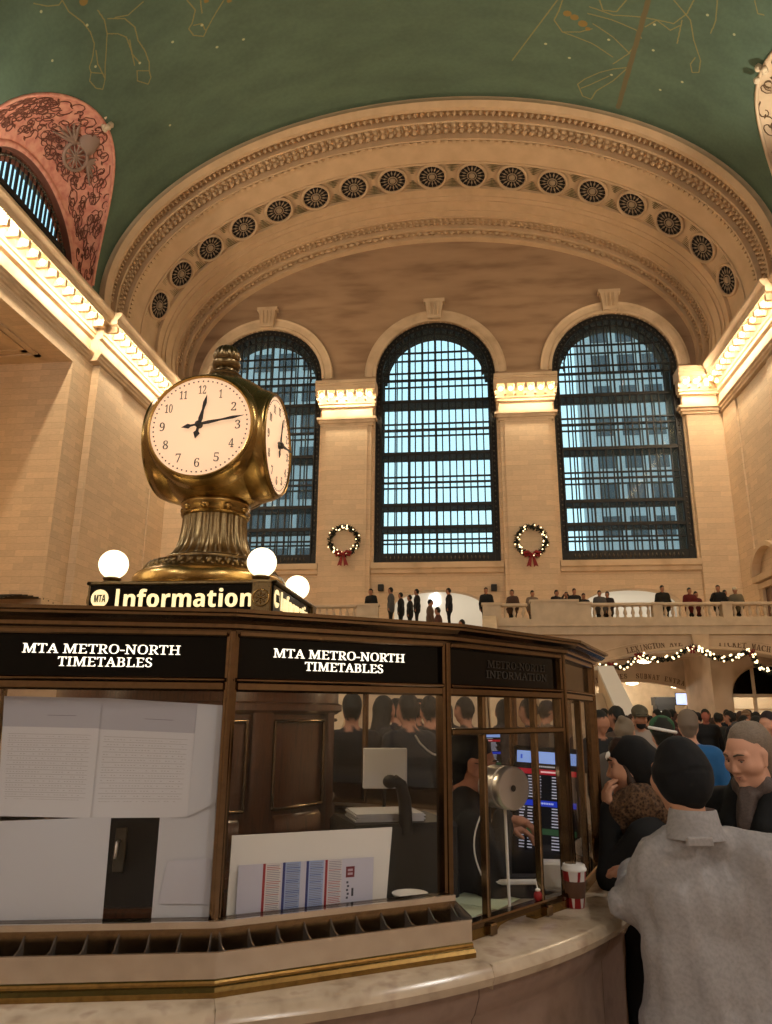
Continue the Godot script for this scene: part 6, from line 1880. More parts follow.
func head_bones(c: Vector3, r: Basis, fine := false, old := false) -> Array:
	var p := func(x: float, y: float, z: float) -> Vector3: return c + r * Vector3(x, y, z)
	var out := [
		Bone.new(p.call(0, 0.035, -0.018), p.call(0, 0.03, -0.01), 0.092, 0.090, 0, 0.02, r.x, 1.18),
		Bone.new(p.call(0, 0.0, 0.015), p.call(0, -0.05, 0.022), 0.074, 0.058, 0, 0.03, r.x, 1.06),
		Bone.new(p.call(0, -0.05, 0.03), p.call(0, -0.098, 0.055), 0.052, 0.026, 0, 0.03, r.x, 0.9),
		Bone.new(p.call(0, 0.016, 0.084), p.call(0, -0.024, 0.104), 0.0075, 0.010, 0, 0.010),
		Bone.new(p.call(-0.009, -0.03, 0.09), p.call(0.009, -0.03, 0.09), 0.010, 0.010, 0, 0.01)]
	for s in [-1.0, 1.0]:
		out.append(Bone.new(p.call(s * 0.078, 0.012, -0.012), p.call(s * 0.076, -0.028, -0.004), 0.021, 0.013, 0, 0.008, r.x, 2.0))
		out.append(Bone.new(p.call(s * 0.018, 0.034, 0.082), p.call(s * 0.05, 0.034, 0.066), 0.013, 0.012, 0, 0.012))
		out.append(Bone.new(p.call(s * 0.045, -0.018, 0.062), p.call(s * 0.05, -0.025, 0.04), 0.026, 0.03, 0, 0.03))
		if fine: out.append(Bone.new(p.call(s * 0.032, 0.014, 0.094), p.call(s * 0.036, 0.014, 0.09), 0.012, 0.012, 0, 0.012, Vector3.ZERO, 1.0, true))
	if fine:
		out.append(Bone.new(p.call(-0.016, -0.056, 0.082), p.call(0.016, -0.056, 0.082), 0.0085, 0.0085, 0, 0.008))
		out.append(Bone.new(p.call(-0.014, -0.066, 0.081), p.call(0.014, -0.066, 0.081), 0.009, 0.009, 0, 0.008))
		out.append(Bone.new(p.call(0, -0.095, 0.075), p.call(0, -0.098, 0.072), 0.019, 0.019, 0, 0.018))
	return out

func hair_bones(c: Vector3, r: Basis, kind: String) -> Array:
	var p := func(x: float, y: float, z: float) -> Vector3: return c + r * Vector3(x, y, z)
	if kind == "bald": return []
	var out := [Bone.new(p.call(0, 0.052, -0.03), p.call(0, 0.05, -0.022), 0.098, 0.094, 1, 0.012, r.x, 1.13), Bone.new(p.call(0, 0.0, -0.055), p.call(0, -0.045, -0.05), 0.085, 0.062, 1, 0.02, r.x, 1.05)]
	if kind == "long":
		out.append(Bone.new(p.call(0, -0.02, -0.06), p.call(0, -0.22, -0.085), 0.088, 0.07, 1, 0.03, r.z, 1.5))
		for s in [-1.0, 1.0]: out.append(Bone.new(p.call(s * 0.072, 0.03, -0.01), p.call(s * 0.085, -0.17, -0.01), 0.036, 0.03, 1, 0.03))
	if kind == "cap":
		out.append(Bone.new(p.call(0, 0.07, -0.012), p.call(0, 0.06, -0.005), 0.102, 0.1, 6, 0.01, r.y, 1.15))
		out.append(Bone.new(p.call(-0.04, 0.062, 0.11), p.call(0.04, 0.062, 0.11), 0.05, 0.05, 6, 0.01, r.y, 4.0))
	if kind == "beanie":
		out.append(Bone.new(p.call(0, 0.06, -0.018), p.call(0, 0.085, -0.022), 0.108, 0.09, 6, 0.015, r.x, 1.05))
	if kind == "bun":
		out.append(Bone.new(p.call(0, 0.1, -0.1), p.call(0, 0.11, -0.105), 0.04, 0.04, 1, 0.01))
	return out

func hand_bones(w: Vector3, dir: Vector3, pn: Vector3, side: float, curl: float) -> Array:
	# palm, four unequal fingers bending towards the palm normal, thumb leaving the side of the palm
	dir = dir.normalized(); pn = (pn - dir * pn.dot(dir)).normalized()
	var ac := dir.cross(pn).normalized() * side
	var out := [Bone.new(w, w + dir * 0.05, 0.024, 0.032, 0, 0.012, pn, 1.7), Bone.new(w + dir * 0.05 - ac * 0.022, w + dir * 0.075 - ac * 0.024, 0.017, 0.012, 0, 0.01), Bone.new(w + dir * 0.05 + ac * 0.022, w + dir * 0.078 + ac * 0.024, 0.018, 0.012, 0, 0.01)]
	var lens := [0.036, 0.042, 0.04, 0.03]
	for i in 4:
		var o: Vector3 = w + dir * (0.082 if i in [1, 2] else 0.076) + ac * (0.03 - 0.02 * i)
		var L: float = lens[i]
		var d1 := dir.rotated(ac.normalized(), 0.0).slerp(pn, clampf(curl * 0.45, 0.0, 0.95)).normalized()
		var d2 := dir.slerp(pn, clampf(curl * 0.9, 0.0, 0.99)).normalized()
		out.append(Bone.new(o, o + d1 * L, 0.0092, 0.0086, 0, 0.004))
		out.append(Bone.new(o + d1 * L, o + d1 * L + d2 * L * 0.85, 0.0086, 0.007, 0, 0.004))
	var t0 := w + dir * 0.022 + ac * 0.026
	var t1 := t0 + (dir * 0.6 + ac * 0.7 + pn * 0.3).normalized() * 0.04
	out.append(Bone.new(t0, t1, 0.0125, 0.0105, 0, 0.008))
	out.append(Bone.new(t1, t1 + (dir * 0.9 + pn * 0.4).normalized() * 0.03, 0.0105, 0.008, 0, 0.004))
	return out

# a whole figure in one skin, for the crowd; spec: arms, legs, hair, coat (hem height), bulk, face (turn), nod
var figure_cache := {}
func figure(spec: Dictionary) -> Dictionary:
	var key := str(spec)
	if figure_cache.has(key): return figure_cache[key]
	var bulk: float = spec.get("bulk", 1.0)
	var hem: float = spec.get("coat", 0.82)
	var arms: String = spec.get("arms", "down")
	var legs: String = spec.get("legs", "stand")
	var hb := Basis(Y3, spec.get("face", 0.0)) * Basis(X3, spec.get("nod", 0.12))
	var hc := Vector3(0, 1.475, 0.0) + hb * Vector3(0, 0.15, 0.02)
	var out := []
	out.append_array(head_bones(hc, hb))
	out.append_array(hair_bones(hc, hb, spec.get("hair", "short")))
	out.append(Bone.new(Vector3(0, 1.40, -0.02), hc + hb * Vector3(0, -0.06, -0.02), 0.058, 0.055, 0, 0.02))
	out.append(Bone.new(Vector3(-0.13, 1.385, -0.015), Vector3(0.13, 1.385, -0.015), 0.075 * bulk, 0.075 * bulk, 2, 0.06))
	out.append(Bone.new(Vector3(-0.07, 1.27, 0), Vector3(0.07, 1.27, 0), 0.14 * bulk, 0.14 * bulk, 2, 0.06, Z3, 1.25))
	out.append(Bone.new(Vector3(-0.06, 1.08, 0), Vector3(0.06, 1.08, 0), 0.13 * bulk, 0.13 * bulk, 2, 0.06, Z3, 1.2))
	for s in [-1.0, 1.0]: out.append(Bone.new(Vector3(s * 0.06, 1.0, 0), Vector3(s * 0.075, hem + 0.1, 0), 0.13 * bulk, 0.125 * bulk, 2, 0.05, Z3, 1.1))
	for s in [-1.0, 1.0]:
		var sh := Vector3(s * 0.185, 1.385, -0.015)
		var el := Vector3(s * 0.25, 1.11, -0.03); var wr := Vector3(s * 0.25, 0.87, 0.05)
		if arms == "phone" and s < 0: el = Vector3(-0.26, 1.17, 0.12); wr = Vector3(-0.12, 1.42, 0.22)
		if arms == "raised": el = Vector3(s * 0.24, 1.34, 0.2); wr = Vector3(s * 0.08, 1.6, 0.3)
		if arms == "front": el = Vector3(s * 0.25, 1.12, 0.03); wr = Vector3(s * 0.06, 1.12, 0.22)
		if arms == "swing": el = Vector3(s * 0.25, 1.12, -0.1 * s); wr = Vector3(s * 0.26, 0.9, 0.1 - 0.18 * s)
		if arms == "bag" and s > 0: el = Vector3(0.26, 1.13, 0.0); wr = Vector3(0.2, 1.2, 0.2)
		out.append(Bone.new(sh, el, 0.066 * bulk, 0.056 * bulk, 2, 0.04))
		out.append(Bone.new(el, wr, 0.055 * bulk, 0.04, 2, 0.02))
		var dd: Vector3 = (wr - el).normalized()
		out.append(Bone.new(wr, wr + dd * 0.07, 0.032, 0.03, 0, 0.01, X3, 1.3))
		for f in 3: out.append(Bone.new(wr + dd * 0.07 + Vector3(0, 0, (f - 1) * 0.02), wr + dd * 0.13 + Vector3(0, 0, (f - 1) * 0.024), 0.011, 0.009, 0, 0.004))
		out.append(Bone.new(wr + dd * 0.03 + Vector3(0, 0, 0.025), wr + dd * 0.07 + Vector3(0, 0, 0.05), 0.012, 0.01, 0, 0.006))
		var hip := Vector3(s * 0.085, 0.93, 0); var kn := Vector3(s * 0.095, 0.5, 0.015); var an := Vector3(s * 0.1, 0.09, -0.03)
		if legs == "walk":
			kn = Vector3(s * 0.09, 0.51, 0.12 if s > 0 else -0.02); an = Vector3(s * 0.09, 0.09 if s > 0 else 0.16, 0.25 if s > 0 else -0.3)
		out.append(Bone.new(hip, kn, 0.095 * bulk, 0.066, 3, 0.03))
		out.append(Bone.new(kn, an, 0.065, 0.05, 3, 0.03))
		out.append(Bone.new(an + Vector3(0, -0.035, -0.03), an + Vector3(0, -0.05, 0.15), 0.042, 0.036, 4, 0.02))
	var m := MB.new()
	nets(m, out, spec.get("cell", 0.03), range(8).map(func(z): return Color(z / 10.0, 0, 0)), 0.0, 9.0, 0.0)
	figure_cache[key] = {"m": m}
	return figure_cache[key]

func lin(c: Color) -> Color: return c.srgb_to_linear()

func crowd_person(label: String, at: Vector3, turn: float, spec: Dictionary, coat: Color, legs: Color, hair: Color, skin := Color(0.66, 0.46, 0.36), group := "people in the crowd", tall := 1.0, hat := Color(0.1, 0.1, 0.12)) -> Node3D:
	var src: MB = figure(spec).m
	var pal := [lin(skin), lin(hair), lin(coat), lin(legs), lin(Color(0.06, 0.05, 0.05)), lin(skin * 0.8), lin(hat)]
	var m := MB.new()
	m.v = src.v; m.n = src.n; m.uv = src.uv; m.ix = src.ix
	var c := PackedColorArray(); c.resize(src.v.size())
	for i in src.v.size(): c[i] = pal[clampi(int(round(src.c[i].r * 10.0)), 0, 6)]
	m.c = c
	var o := put("person", m, M.vc)
	o.position = at
	o.rotation.y = turn
	o.scale = Vector3.ONE * tall * 1.07
	tag(o, label, "person", group)
	return o

func people() -> void:
	crowd()
	main_figures()

func spot_for(px: float, top_py: float, tall: float) -> Vector3:
	# the floor point under a head whose top is seen at that pixel, for a person of that height (metres above the eye decide the distance)
	var r := ray(px, top_py)
	var t := (tall - eye.y) / r.y
	return Vector3(eye.x + r.x * t, 0, eye.z + r.z * t)

func crowd() -> void:
	var skin := Color(0.74, 0.55, 0.45); var tan := Color(0.64, 0.45, 0.34); var dark := Color(0.34, 0.22, 0.16)
	var blk := Color(0.035, 0.035, 0.04); var nv := Color(0.04, 0.05, 0.09); var gry := Color(0.30, 0.29, 0.28); var jean := Color(0.10, 0.12, 0.18); var br := Color(0.07, 0.05, 0.04)
	var P := func(px: float, z: float) -> Vector3:
		var q := at_z(px, 712, z)
		return Vector3(q.x, 0, z)
	var H := "people standing in the hall behind the booth"
	# middle distance, each told by what the photograph shows of it
	crowd_person("person in black with a dark beard at the booth's far corner", P.call(599, -9.8), 0.4, {"arms": "front", "hair": "short", "coat": 0.75}, blk, blk, br, tan, H, 1.0)
	crowd_person("person in a brown wool coat with dark hair", P.call(617, -10.3), -2.4, {"arms": "down", "hair": "short", "coat": 0.6, "bulk": 1.12}, Color(0.28, 0.21, 0.16), blk, br, tan, H, 1.03)
	var strap := crowd_person("bearded person in a cap and pale shirt with a dark cross strap", P.call(638, -10.8), 0.05, {"arms": "down", "hair": "cap", "coat": 0.8, "bulk": 1.1, "nod": 0.3, "cell": 0.02}, Color(0.58, 0.53, 0.48), jean, br, tan, H, 1.04, Color(0.30, 0.27, 0.20))
	put("cross_strap", MB.new().tube([Vector3(-0.12, 1.43, 0.05), Vector3(-0.06, 1.34, 0.115), Vector3(0.03, 1.22, 0.13), Vector3(0.12, 1.05, 0.125), Vector3(0.19, 0.95, 0.05)], 0.016, 6), M.black_matt, strap)
	put("beard", MB.new().ball(Vector3(0, 1.53, 0.09), Vector3(0.06, 0.055, 0.045), 8, 12), paint(br, 0.9), strap)
	var hood := crowd_person("grey-haired person with a white hood and grey bag", P.call(622, -7.3), 2.6, {"arms": "bag", "hair": "bun", "coat": 0.72, "cell": 0.02, "nod": 0.25}, Color(0.40, 0.38, 0.36), blk, Color(0.45, 0.40, 0.33), skin, H, 0.96)
	put("white_hood", MB.new().tube(range(14).map(func(k): return Vector3(cos(TAU * k / 14) * 0.12, 1.43 + 0.02 * sin(TAU * k / 14), -0.04 + sin(TAU * k / 14) * 0.1)), 0.045, 8, true), M.white, hood)
	crowd_person("person in a maroon brown coat holding up a phone", P.call(666, -15.5), 2.9, {"arms": "raised", "hair": "short", "coat": 0.5, "bulk": 1.1}, Color(0.22, 0.10, 0.08), blk, br, tan, H, 1.02)
	var gp := crowd_person("person in a dark green jacket and cap with a white rim", P.call(661, -6.6), 3.0, {"arms": "down", "hair": "cap", "coat": 0.8, "cell": 0.02}, Color(0.08, 0.10, 0.09), blk, br, skin, H, 0.965, Color(0.10, 0.30, 0.17))
	put("cap_rim", MB.new().tube(range(18).map(func(k): return Vector3(cos(TAU * k / 18) * 0.1, 1.665 + 0.018 * cos(TAU * k / 18), 0.005 + sin(TAU * k / 18) * 0.108)), 0.014, 6, true), M.white, gp)
	crowd_person("grey-haired person in a bright blue jacket seen from behind", P.call(687, -7.4), 2.9, {"arms": "down", "hair": "short", "coat": 0.78, "bulk": 1.15, "cell": 0.02}, Color(0.06, 0.32, 0.52), blk, Color(0.42, 0.36, 0.31), skin, H, 1.0)
	crowd_person("dark-haired person in a black jacket facing the booth", P.call(692, -19.9), 0.3, {"arms": "front", "hair": "short", "coat": 0.8}, blk, blk, br, tan, H, 1.02)
	crowd_person("person in a long black coat with a red face", P.call(705, -18.2), -0.3, {"arms": "swing", "legs": "walk", "hair": "short", "coat": 0.45, "bulk": 1.1}, Color(0.02, 0.025, 0.035), blk, br, Color(0.62, 0.36, 0.28), H, 1.04)
	crowd_person("person in an olive jacket and beige trousers walking away", P.call(717, -19.3), 3.0, {"arms": "swing", "legs": "walk", "hair": "short", "coat": 0.82, "bulk": 1.05}, Color(0.13, 0.13, 0.10), Color(0.38, 0.31, 0.24), br, tan, H, 1.0)
	var gh := crowd_person("person in a black coat and grey hood walking towards the booth", P.call(730, -17.5), -2.2, {"arms": "swing", "legs": "walk", "hair": "short", "coat": 0.7, "bulk": 1.1}, Color(0.03, 0.035, 0.05), blk, br, tan, H, 1.02)
	put("grey_hood", MB.new().ball(Vector3(0, 1.47, -0.08), Vector3(0.12, 0.09, 0.09), 8, 12), paint(gry, 0.9), gh)
	crowd_person("person with long dark hair in a dark red coat", P.call(742, -16.2), 0.6, {"arms": "front", "hair": "long", "coat": 0.7}, Color(0.20, 0.06, 0.05), blk, br, skin, H, 0.97)
	crowd_person("person in a beige cap and white collar", P.call(746, -19.6), -0.5, {"arms": "down", "hair": "cap", "coat": 0.8}, Color(0.12, 0.11, 0.11), blk, br, tan, H, 1.03, Color(0.45, 0.35, 0.25))
	crowd_person("person in a black hat and black coat", P.call(755, -18.2), 2.4, {"arms": "down", "hair": "beanie", "coat": 0.75}, blk, blk, br, dark, H, 1.0, Color(0.02, 0.02, 0.02))
	crowd_person("person in a grey hooded jacket with folded arms", P.call(768, -9.5), -0.8, {"arms": "front", "hair": "short", "coat": 0.78, "bulk": 1.12, "cell": 0.02}, Color(0.24, 0.23, 0.23), jean, Color(0.12, 0.08, 0.06), skin, H, 1.0)
	crowd_person("person in a brown jacket looking down at a phone", P.call(757, -12.0), -0.6, {"arms": "front", "hair": "short", "coat": 0.8, "nod": 0.5}, Color(0.25, 0.17, 0.11), jean, br, tan, H, 0.98)
	# far crowd by the passage: nothing but their place tells them apart
	rng.seed = 505
	var coats := [blk, nv, Color(0.10, 0.09, 0.09), Color(0.16, 0.13, 0.11), Color(0.07, 0.06, 0.06)]
	for i in 26:
		var row := i % 4
		var px := 604.0 + 6.8 * i + rng.randf_range(-1.0, 1.0)
		var z: float = [-21.0, -22.9, -21.9, -23.7][row] + rng.randf_range(-0.15, 0.15)
		var spec: Dictionary = [{"arms": "down", "hair": "short", "coat": 0.75, "cell": 0.037}, {"arms": "front", "hair": "long", "coat": 0.75, "cell": 0.037}, {"arms": "swing", "legs": "walk", "hair": "short", "coat": 0.75, "cell": 0.037}, {"arms": "phone", "hair": "cap", "coat": 0.75, "cell": 0.037}][rng.randi() % 4]
		crowd_person("distant person in dark winter clothes in the crowd under the arch", P.call(px, z), rng.randf() * TAU, spec, coats[rng.randi() % 5], blk, [br, br, Color(0.25, 0.18, 0.12)][rng.randi() % 3], [skin, tan, dark][rng.randi() % 3], "distant crowd under the arch", rng.randf_range(0.93, 1.05))
	# behind the booth, seen through its far glass
	var G := "people on the far side of the booth seen through the glass"
	var back := [[352, -7.2, "short", "down", blk, "person in black at the drum's edge behind the booth"], [382, -8.4, "long", "front", Color(0.07, 0.06, 0.06), "long-haired person in a dark jacket behind the booth glass"], [397, -10.2, "short", "down", Color(0.08, 0.08, 0.09), "short-haired person further behind the booth glass"], [409, -7.3, "short", "down", nv, "person in a navy coat turned sideways behind the booth glass"], [417, -10.6, "bun", "down", blk, "person with tied hair further behind the booth glass"], [430, -8.5, "short", "raised", blk, "person raising both arms to take a picture behind the booth"], [443, -9.5, "long", "down", Color(0.1, 0.08, 0.08), "long-haired person beside the bronze post behind the booth"], [466, -9.0, "short", "down", Color(0.2, 0.17, 0.14), "person in a brown coat behind the ticket window"], [505, -10.5, "long", "front", Color(0.16, 0.13, 0.12), "person with long hair behind the ticket agent"], [530, -9.4, "short", "front", Color(0.12, 0.10, 0.10), "person in a dark coat behind the departure screen"], [545, -11.5, "cap", "down", Color(0.3, 0.26, 0.22), "person in a cap behind the departure screen"]]
	for b in back:
		crowd_person(b[5], P.call(b[0], b[1]), PI + 1.1 * sin(b[0]), {"arms": b[3], "hair": b[2], "coat": 0.72, "bulk": 1.08}, b[4], blk, br, tan, G, 1.07)
	# on the balcony
	var up := [[371, -33.2, blk, "down", "person in black at the balcony pier left of the stair"], [452 - 10, -34.5, Color(0.10, 0.07, 0.05), "front", ""], [556, -33.3, blk, "front", "person in black leaning over the wide balcony pier"], [566, -34.2, Color(0.25, 0.22, 0.2), "raised", "person taking a picture over the wide balcony pier"], [574, -33.2, blk, "down", "dark-coated person at the right end of the wide balcony pier"], [583, -34.3, nv, "down", "person beside the wide balcony pier in navy"], [599, -33.5, gry, "down", "person in grey at the balcony rail before the lit right arch"], [607, -34.1, Color(0.16, 0.13, 0.12), "front", "person in dark brown at the balcony rail before the lit right arch"], [662, -33.2, br, "down", "person with dark hair over the narrow balcony pier"], [689, -33.4, Color(0.35, 0.04, 0.04), "front", "person in red at the balcony rail"], [695, -34.3, Color(0.32, 0.04, 0.04), "down", "second person in red at the balcony rail"], [718, -33.2, blk, "phone", "tall person in black at the balcony rail by the right corner"], [724, -34.2, Color(0.2, 0.18, 0.17), "down", "person in charcoal at the balcony rail by the right corner"], [735, -33.4, Color(0.42, 0.38, 0.30), "down", "person in a pale hat and olive coat at the balcony rail"], [512, -33.4, Color(0.3, 0.2, 0.14), "down", "person in brown between the stair pier and wide pier"], [532, -33.7, Color(0.5, 0.42, 0.34), "down", "person in beige beside the wide pier"], [486, -33.2, blk, "down", "person in black over the stair's right pier"]]
	var BG := "people at the balcony balustrade"
	for b in up:
		if b[4] == "": continue
		var q := at_z(b[0], 590, b[1])
		crowd_person(b[4], Vector3(q.x, FLOOR_B, b[1]), rng.randf_range(-0.8, 0.8), {"arms": b[3], "hair": "cap" if b[0] == 735 else "short", "coat": 0.75, "bulk": 1.3, "cell": 0.037}, b[2], blk, br, tan, BG, rng.randf_range(0.97, 1.06), Color(0.75, 0.7, 0.6))
	var st := [[391, 596, -32.9, gry, "person in grey at the head of the stair by its left pier"], [401, 599, -33.8, blk, "person in black on the stair before the lit store"], [417, 596, -32.8, blk, "tall dark person on the stair before the lit store"], [410, 604, -34.6, Color(0.05, 0.05, 0.05), "short dark person behind others at the stair head"], [430, 603, -30.6, Color(0.35, 0.26, 0.2), "person in a tan coat on the stair"], [438, 606, -29.7, Color(0.3, 0.18, 0.12), "person in brown lower on the stair"], [449, 603, -32.9, Color(0.04, 0.04, 0.05), "person in black on the stair below the glowing emblem"], [462, 617, -28.2, Color(0.1, 0.1, 0.1), "person far down the stair near its right pier"]]
	for b in st:
		var i := maxi(0, int((b[2] - (ZB + 0.3)) / 0.31))
		var q := at_z(b[0], 600, b[2])
		crowd_person(b[4], Vector3(q.x, FLOOR_B * (31 - i) / 31.0, b[2]), PI / 2 * (1 if i % 2 else -1) + rng.randf_range(-0.1, 0.1), {"arms": "down", "hair": "short", "coat": 0.75, "bulk": 1.3, "cell": 0.037}, b[3], blk, br, tan, "people on the stair", rng.randf_range(0.98, 1.06))

func garment(root: Node, called: String, bones: Array, cell: float, m: Material, rough := 0.0, rs := 6.0) -> MeshInstance3D:
	var b := MB.new()
	nets(b, bones, cell, [Color.WHITE, Color.WHITE, Color.WHITE, Color.WHITE, Color.WHITE, Color.WHITE, Color.WHITE], rough, rs, 0.0)
	return put(called, b, m, root)

func skin_part(root: Node, heads: Array, hands: Array, neck: Array, skin: Color, lips: Color, elbows := []) -> MeshInstance3D:
	var b := MB.new()
	# trunk and arms under the clothes, joining head and hands
	var nk: Bone = neck[0]
	var inner := [Bone.new(nk.b, nk.a, 0.04, 0.045, 0, 0.02), Bone.new(nk.a, nk.a + Vector3(0, -0.4, 0.03), 0.03, 0.03, 0, 0.02)]
	for i in hands.size():
		var h: Array = hands[i]
		var hb0: Bone = h[0]
		var sh := nk.a + Vector3(0.11 * signf(hb0.a.x), -0.08, 0.01)
		var mid: Vector3 = elbows[i] if i < elbows.size() else (sh + hb0.a) / 2 + Vector3(0, -0.02, 0)
		inner.append(Bone.new(nk.a, sh, 0.026, 0.022, 0, 0.02)); inner.append(Bone.new(sh, mid, 0.022, 0.022, 0, 0.02)); inner.append(Bone.new(mid, hb0.b, 0.022, 0.02, 0, 0.02))
	var pal := [lin(skin), lin(skin), lin(skin), lin(skin), lin(skin), lin(lips), lin(skin)]
	nets(b, inner, 0.018, pal)
	nets(b, heads + neck, 0.0062, pal)
	for h in hands: nets(b, h, 0.005, pal)
	return put("body", b, M.vc, root)

func eyes(root: Node, c: Vector3, r: Basis, brow: Color, iris := Color(0.1, 0.07, 0.05)) -> void:
	for s in [-1.0, 1.0]:
		var e := put("eye", MB.new().ball(c + r * Vector3(s * 0.033, 0.012, 0.074), Vector3.ONE * 0.0105, 8, 12), paint(Color(0.62, 0.56, 0.52), 0.3), root)
		put("iris", MB.new().ball(c + r * Vector3(s * 0.033, 0.010, 0.0795), Vector3.ONE * 0.0062, 6, 10), paint(iris, 0.2), e)
		put("eyelid", MB.new().tube([c + r * Vector3(s * 0.019, 0.016, 0.081), c + r * Vector3(s * 0.034, 0.019, 0.083), c + r * Vector3(s * 0.048, 0.015, 0.075)], 0.0048, 6), paint(Color(0.55, 0.38, 0.31), 0.7), root)
		put("eyebrow", MB.new().tube([c + r * Vector3(s * 0.014, 0.036, 0.095), c + r * Vector3(s * 0.034, 0.042, 0.09), c + r * Vector3(s * 0.054, 0.036, 0.074)], [0.004, 0.0045, 0.0025], 5), paint(brow, 0.9), root)

func mouth(root: Node, c: Vector3, r: Basis, col: Color) -> void:
	var m := MB.new()
	m.tube([c + r * Vector3(-0.021, -0.0605, 0.082), c + r * Vector3(-0.009, -0.0565, 0.0895), c + r * Vector3(0, -0.0585, 0.0905), c + r * Vector3(0.009, -0.0565, 0.0895), c + r * Vector3(0.021, -0.0605, 0.082)], [0.0018, 0.0035, 0.0035, 0.0035, 0.0018], 6)
	m.tube([c + r * Vector3(-0.02, -0.0615, 0.082), c + r * Vector3(0, -0.0665, 0.0895), c + r * Vector3(0.02, -0.0615, 0.082)], [0.0018, 0.0045, 0.0018], 6)
	put("lips", m, paint(col, 0.6), root)

func cloth(c: Color, seed_: int, per_m := 6.0) -> StandardMaterial3D:
	var m := tri_mat(noise_tex(seed_, 0.05, [c * 0.92, c, c * 1.05], 128), per_m, 0.9)
	m.uv1_world_triplanar = false
	return m

func main_figures() -> void:
	# --- back view: pale jacket, navy knit cap, leaning on the counter
	var a := at_z(712, 900, -2.78)
	var r := thing("person", "person in a pale grey jacket and navy knit cap seen from behind at the counter", "person", Vector3(a.x, 0, -2.78), PI + 0.1)
	var inv := r.transform.affine_inverse()
	var hw := at_z(679, 776, -2.82)
	var hc := inv * hw
	var hb := Basis(Y3, 0.25) * Basis(X3, 0.08)
	var el := inv * at_z(632, 903, -2.84); var wr := inv * at_z(631, 872, -3.12)
	var shl := inv * at_z(660, 860, -2.78); var shr := inv * at_z(770, 862, -2.74)
	var jk := cloth(Color(0.585, 0.57, 0.57), 201, 9.0)
	var nb := Vector3(hc.x * 0.8, 1.462, -0.02)
	var b := []
	b.append(Bone.new(shl, nb + Vector3(0.02, -0.01, 0), 0.066, 0.06, 2, 0.06)); b.append(Bone.new(shr, nb + Vector3(-0.02, -0.01, 0), 0.068, 0.06, 2, 0.06))
	b.append(Bone.new(Vector3(-0.10, 1.25, 0), Vector3(0.09, 1.25, 0), 0.148, 0.148, 2, 0.07, Z3, 1.15))
	b.append(Bone.new(Vector3(-0.10, 1.08, 0), Vector3(0.09, 1.08, 0), 0.155, 0.152, 2, 0.07, Z3, 1.12))
	b.append(Bone.new(Vector3(-0.11, 0.92, 0), Vector3(0.09, 0.92, 0), 0.158, 0.155, 2, 0.07, Z3, 1.1))
	b.append(Bone.new(Vector3(-0.12, 0.86, 0), Vector3(0.10, 0.86, 0), 0.16, 0.155, 2, 0.04, Z3, 1.08))
	b.append(Bone.new(shl, el, 0.072, 0.066, 2, 0.05)); b.append(Bone.new(el, wr, 0.064, 0.045, 2, 0.03))
	var elr := shr + Vector3(-0.06, -0.30, -0.02); var wrr := elr + Vector3(0.02, -0.2, 0.16)
	b.append(Bone.new(shr, elr, 0.085, 0.07, 2, 0.05)); b.append(Bone.new(elr, wrr, 0.068, 0.05, 2, 0.03))
	garment(r, "jacket", b, 0.015, jk, 0.02, 9.0)
	put("collar", MB.new().at(Transform3D(Basis.from_scale(Vector3(1.0, 1.0, 0.95)), nb)).lathe([Vector2(0.104, -0.012), Vector2(0.096, 0.005), Vector2(0.085, 0.035), Vector2(0.077, 0.074), Vector2(0.072, 0.078), Vector2(0.068, 0.07), Vector2(0.07, 0.02)], 28), jk, r)
	var tp := inv * at_z(698, 841, -2.645)
	put("back_tab", MB.new().bbox(Vector3(tp.x, tp.y, -0.142), Vector3(0.085, 0.03, 0.012), 0.004), jk, r)
	put("hem_cord", MB.new().tube([Vector3(0.17, 0.72, -0.13), Vector3(0.172, 0.68, -0.14)], 0.006, 5), M.white, r)
	var tb := []
	for s in [-1.0, 1.0]:
		tb.append(Bone.new(Vector3(s * 0.095, 0.86, 0), Vector3(s * 0.10, 0.48, 0.01), 0.115, 0.08, 3, 0.04)); tb.append(Bone.new(Vector3(s * 0.10, 0.48, 0.01), Vector3(s * 0.105, 0.1, -0.02), 0.08, 0.062, 3, 0.03))
	garment(r, "trousers", tb, 0.018, cloth(Color(0.035, 0.035, 0.04), 202))
	var sh2 := []
	for s in [-1.0, 1.0]: sh2.append(Bone.new(Vector3(s * 0.105, 0.05, -0.06), Vector3(s * 0.11, 0.04, 0.16), 0.05, 0.04, 4, 0.02))
	garment(r, "shoes", sh2, 0.014, M.black_matt)
	skin_part(r, head_bones(hc, hb), [hand_bones(wr, (inv.basis * Vector3(-0.3, -0.05, -0.9)), Vector3(0, -1, 0), 1.0, 0.5), hand_bones(wrr, Vector3(0.05, -0.5, 0.8), Vector3(0.6, 0, 0.3), -1.0, 0.6)], [Bone.new(nb + Vector3(0, 0.02, 0.02), hc + hb * Vector3(0, -0.06, -0.02), 0.054, 0.056, 0, 0.02)], Color(0.74, 0.55, 0.44), Color(0.5, 0.3, 0.26), [el, elr])
	garment(r, "hair", [Bone.new(hc + hb * Vector3(0, -0.03, -0.055), hc + hb * Vector3(0, -0.06, -0.05), 0.07, 0.055, 1, 0.02)], 0.009, paint(Color(0.05, 0.04, 0.035), 0.8))
	var knit := cloth(Color(0.012, 0.014, 0.03), 203, 14.0)
	garment(r, "knit_cap", [Bone.new(hc + hb * Vector3(0, 0.02, -0.014), hc + hb * Vector3(0, 0.045, -0.016), 0.108, 0.09, 6, 0.02, hb.x, 1.14), Bone.new(hc + hb * Vector3(0, 0.0, -0.026), hc + hb * Vector3(0, -0.012, -0.03), 0.107, 0.1, 6, 0.02, hb.x, 1.14)], 0.008, knit, 0.002, 20.0)
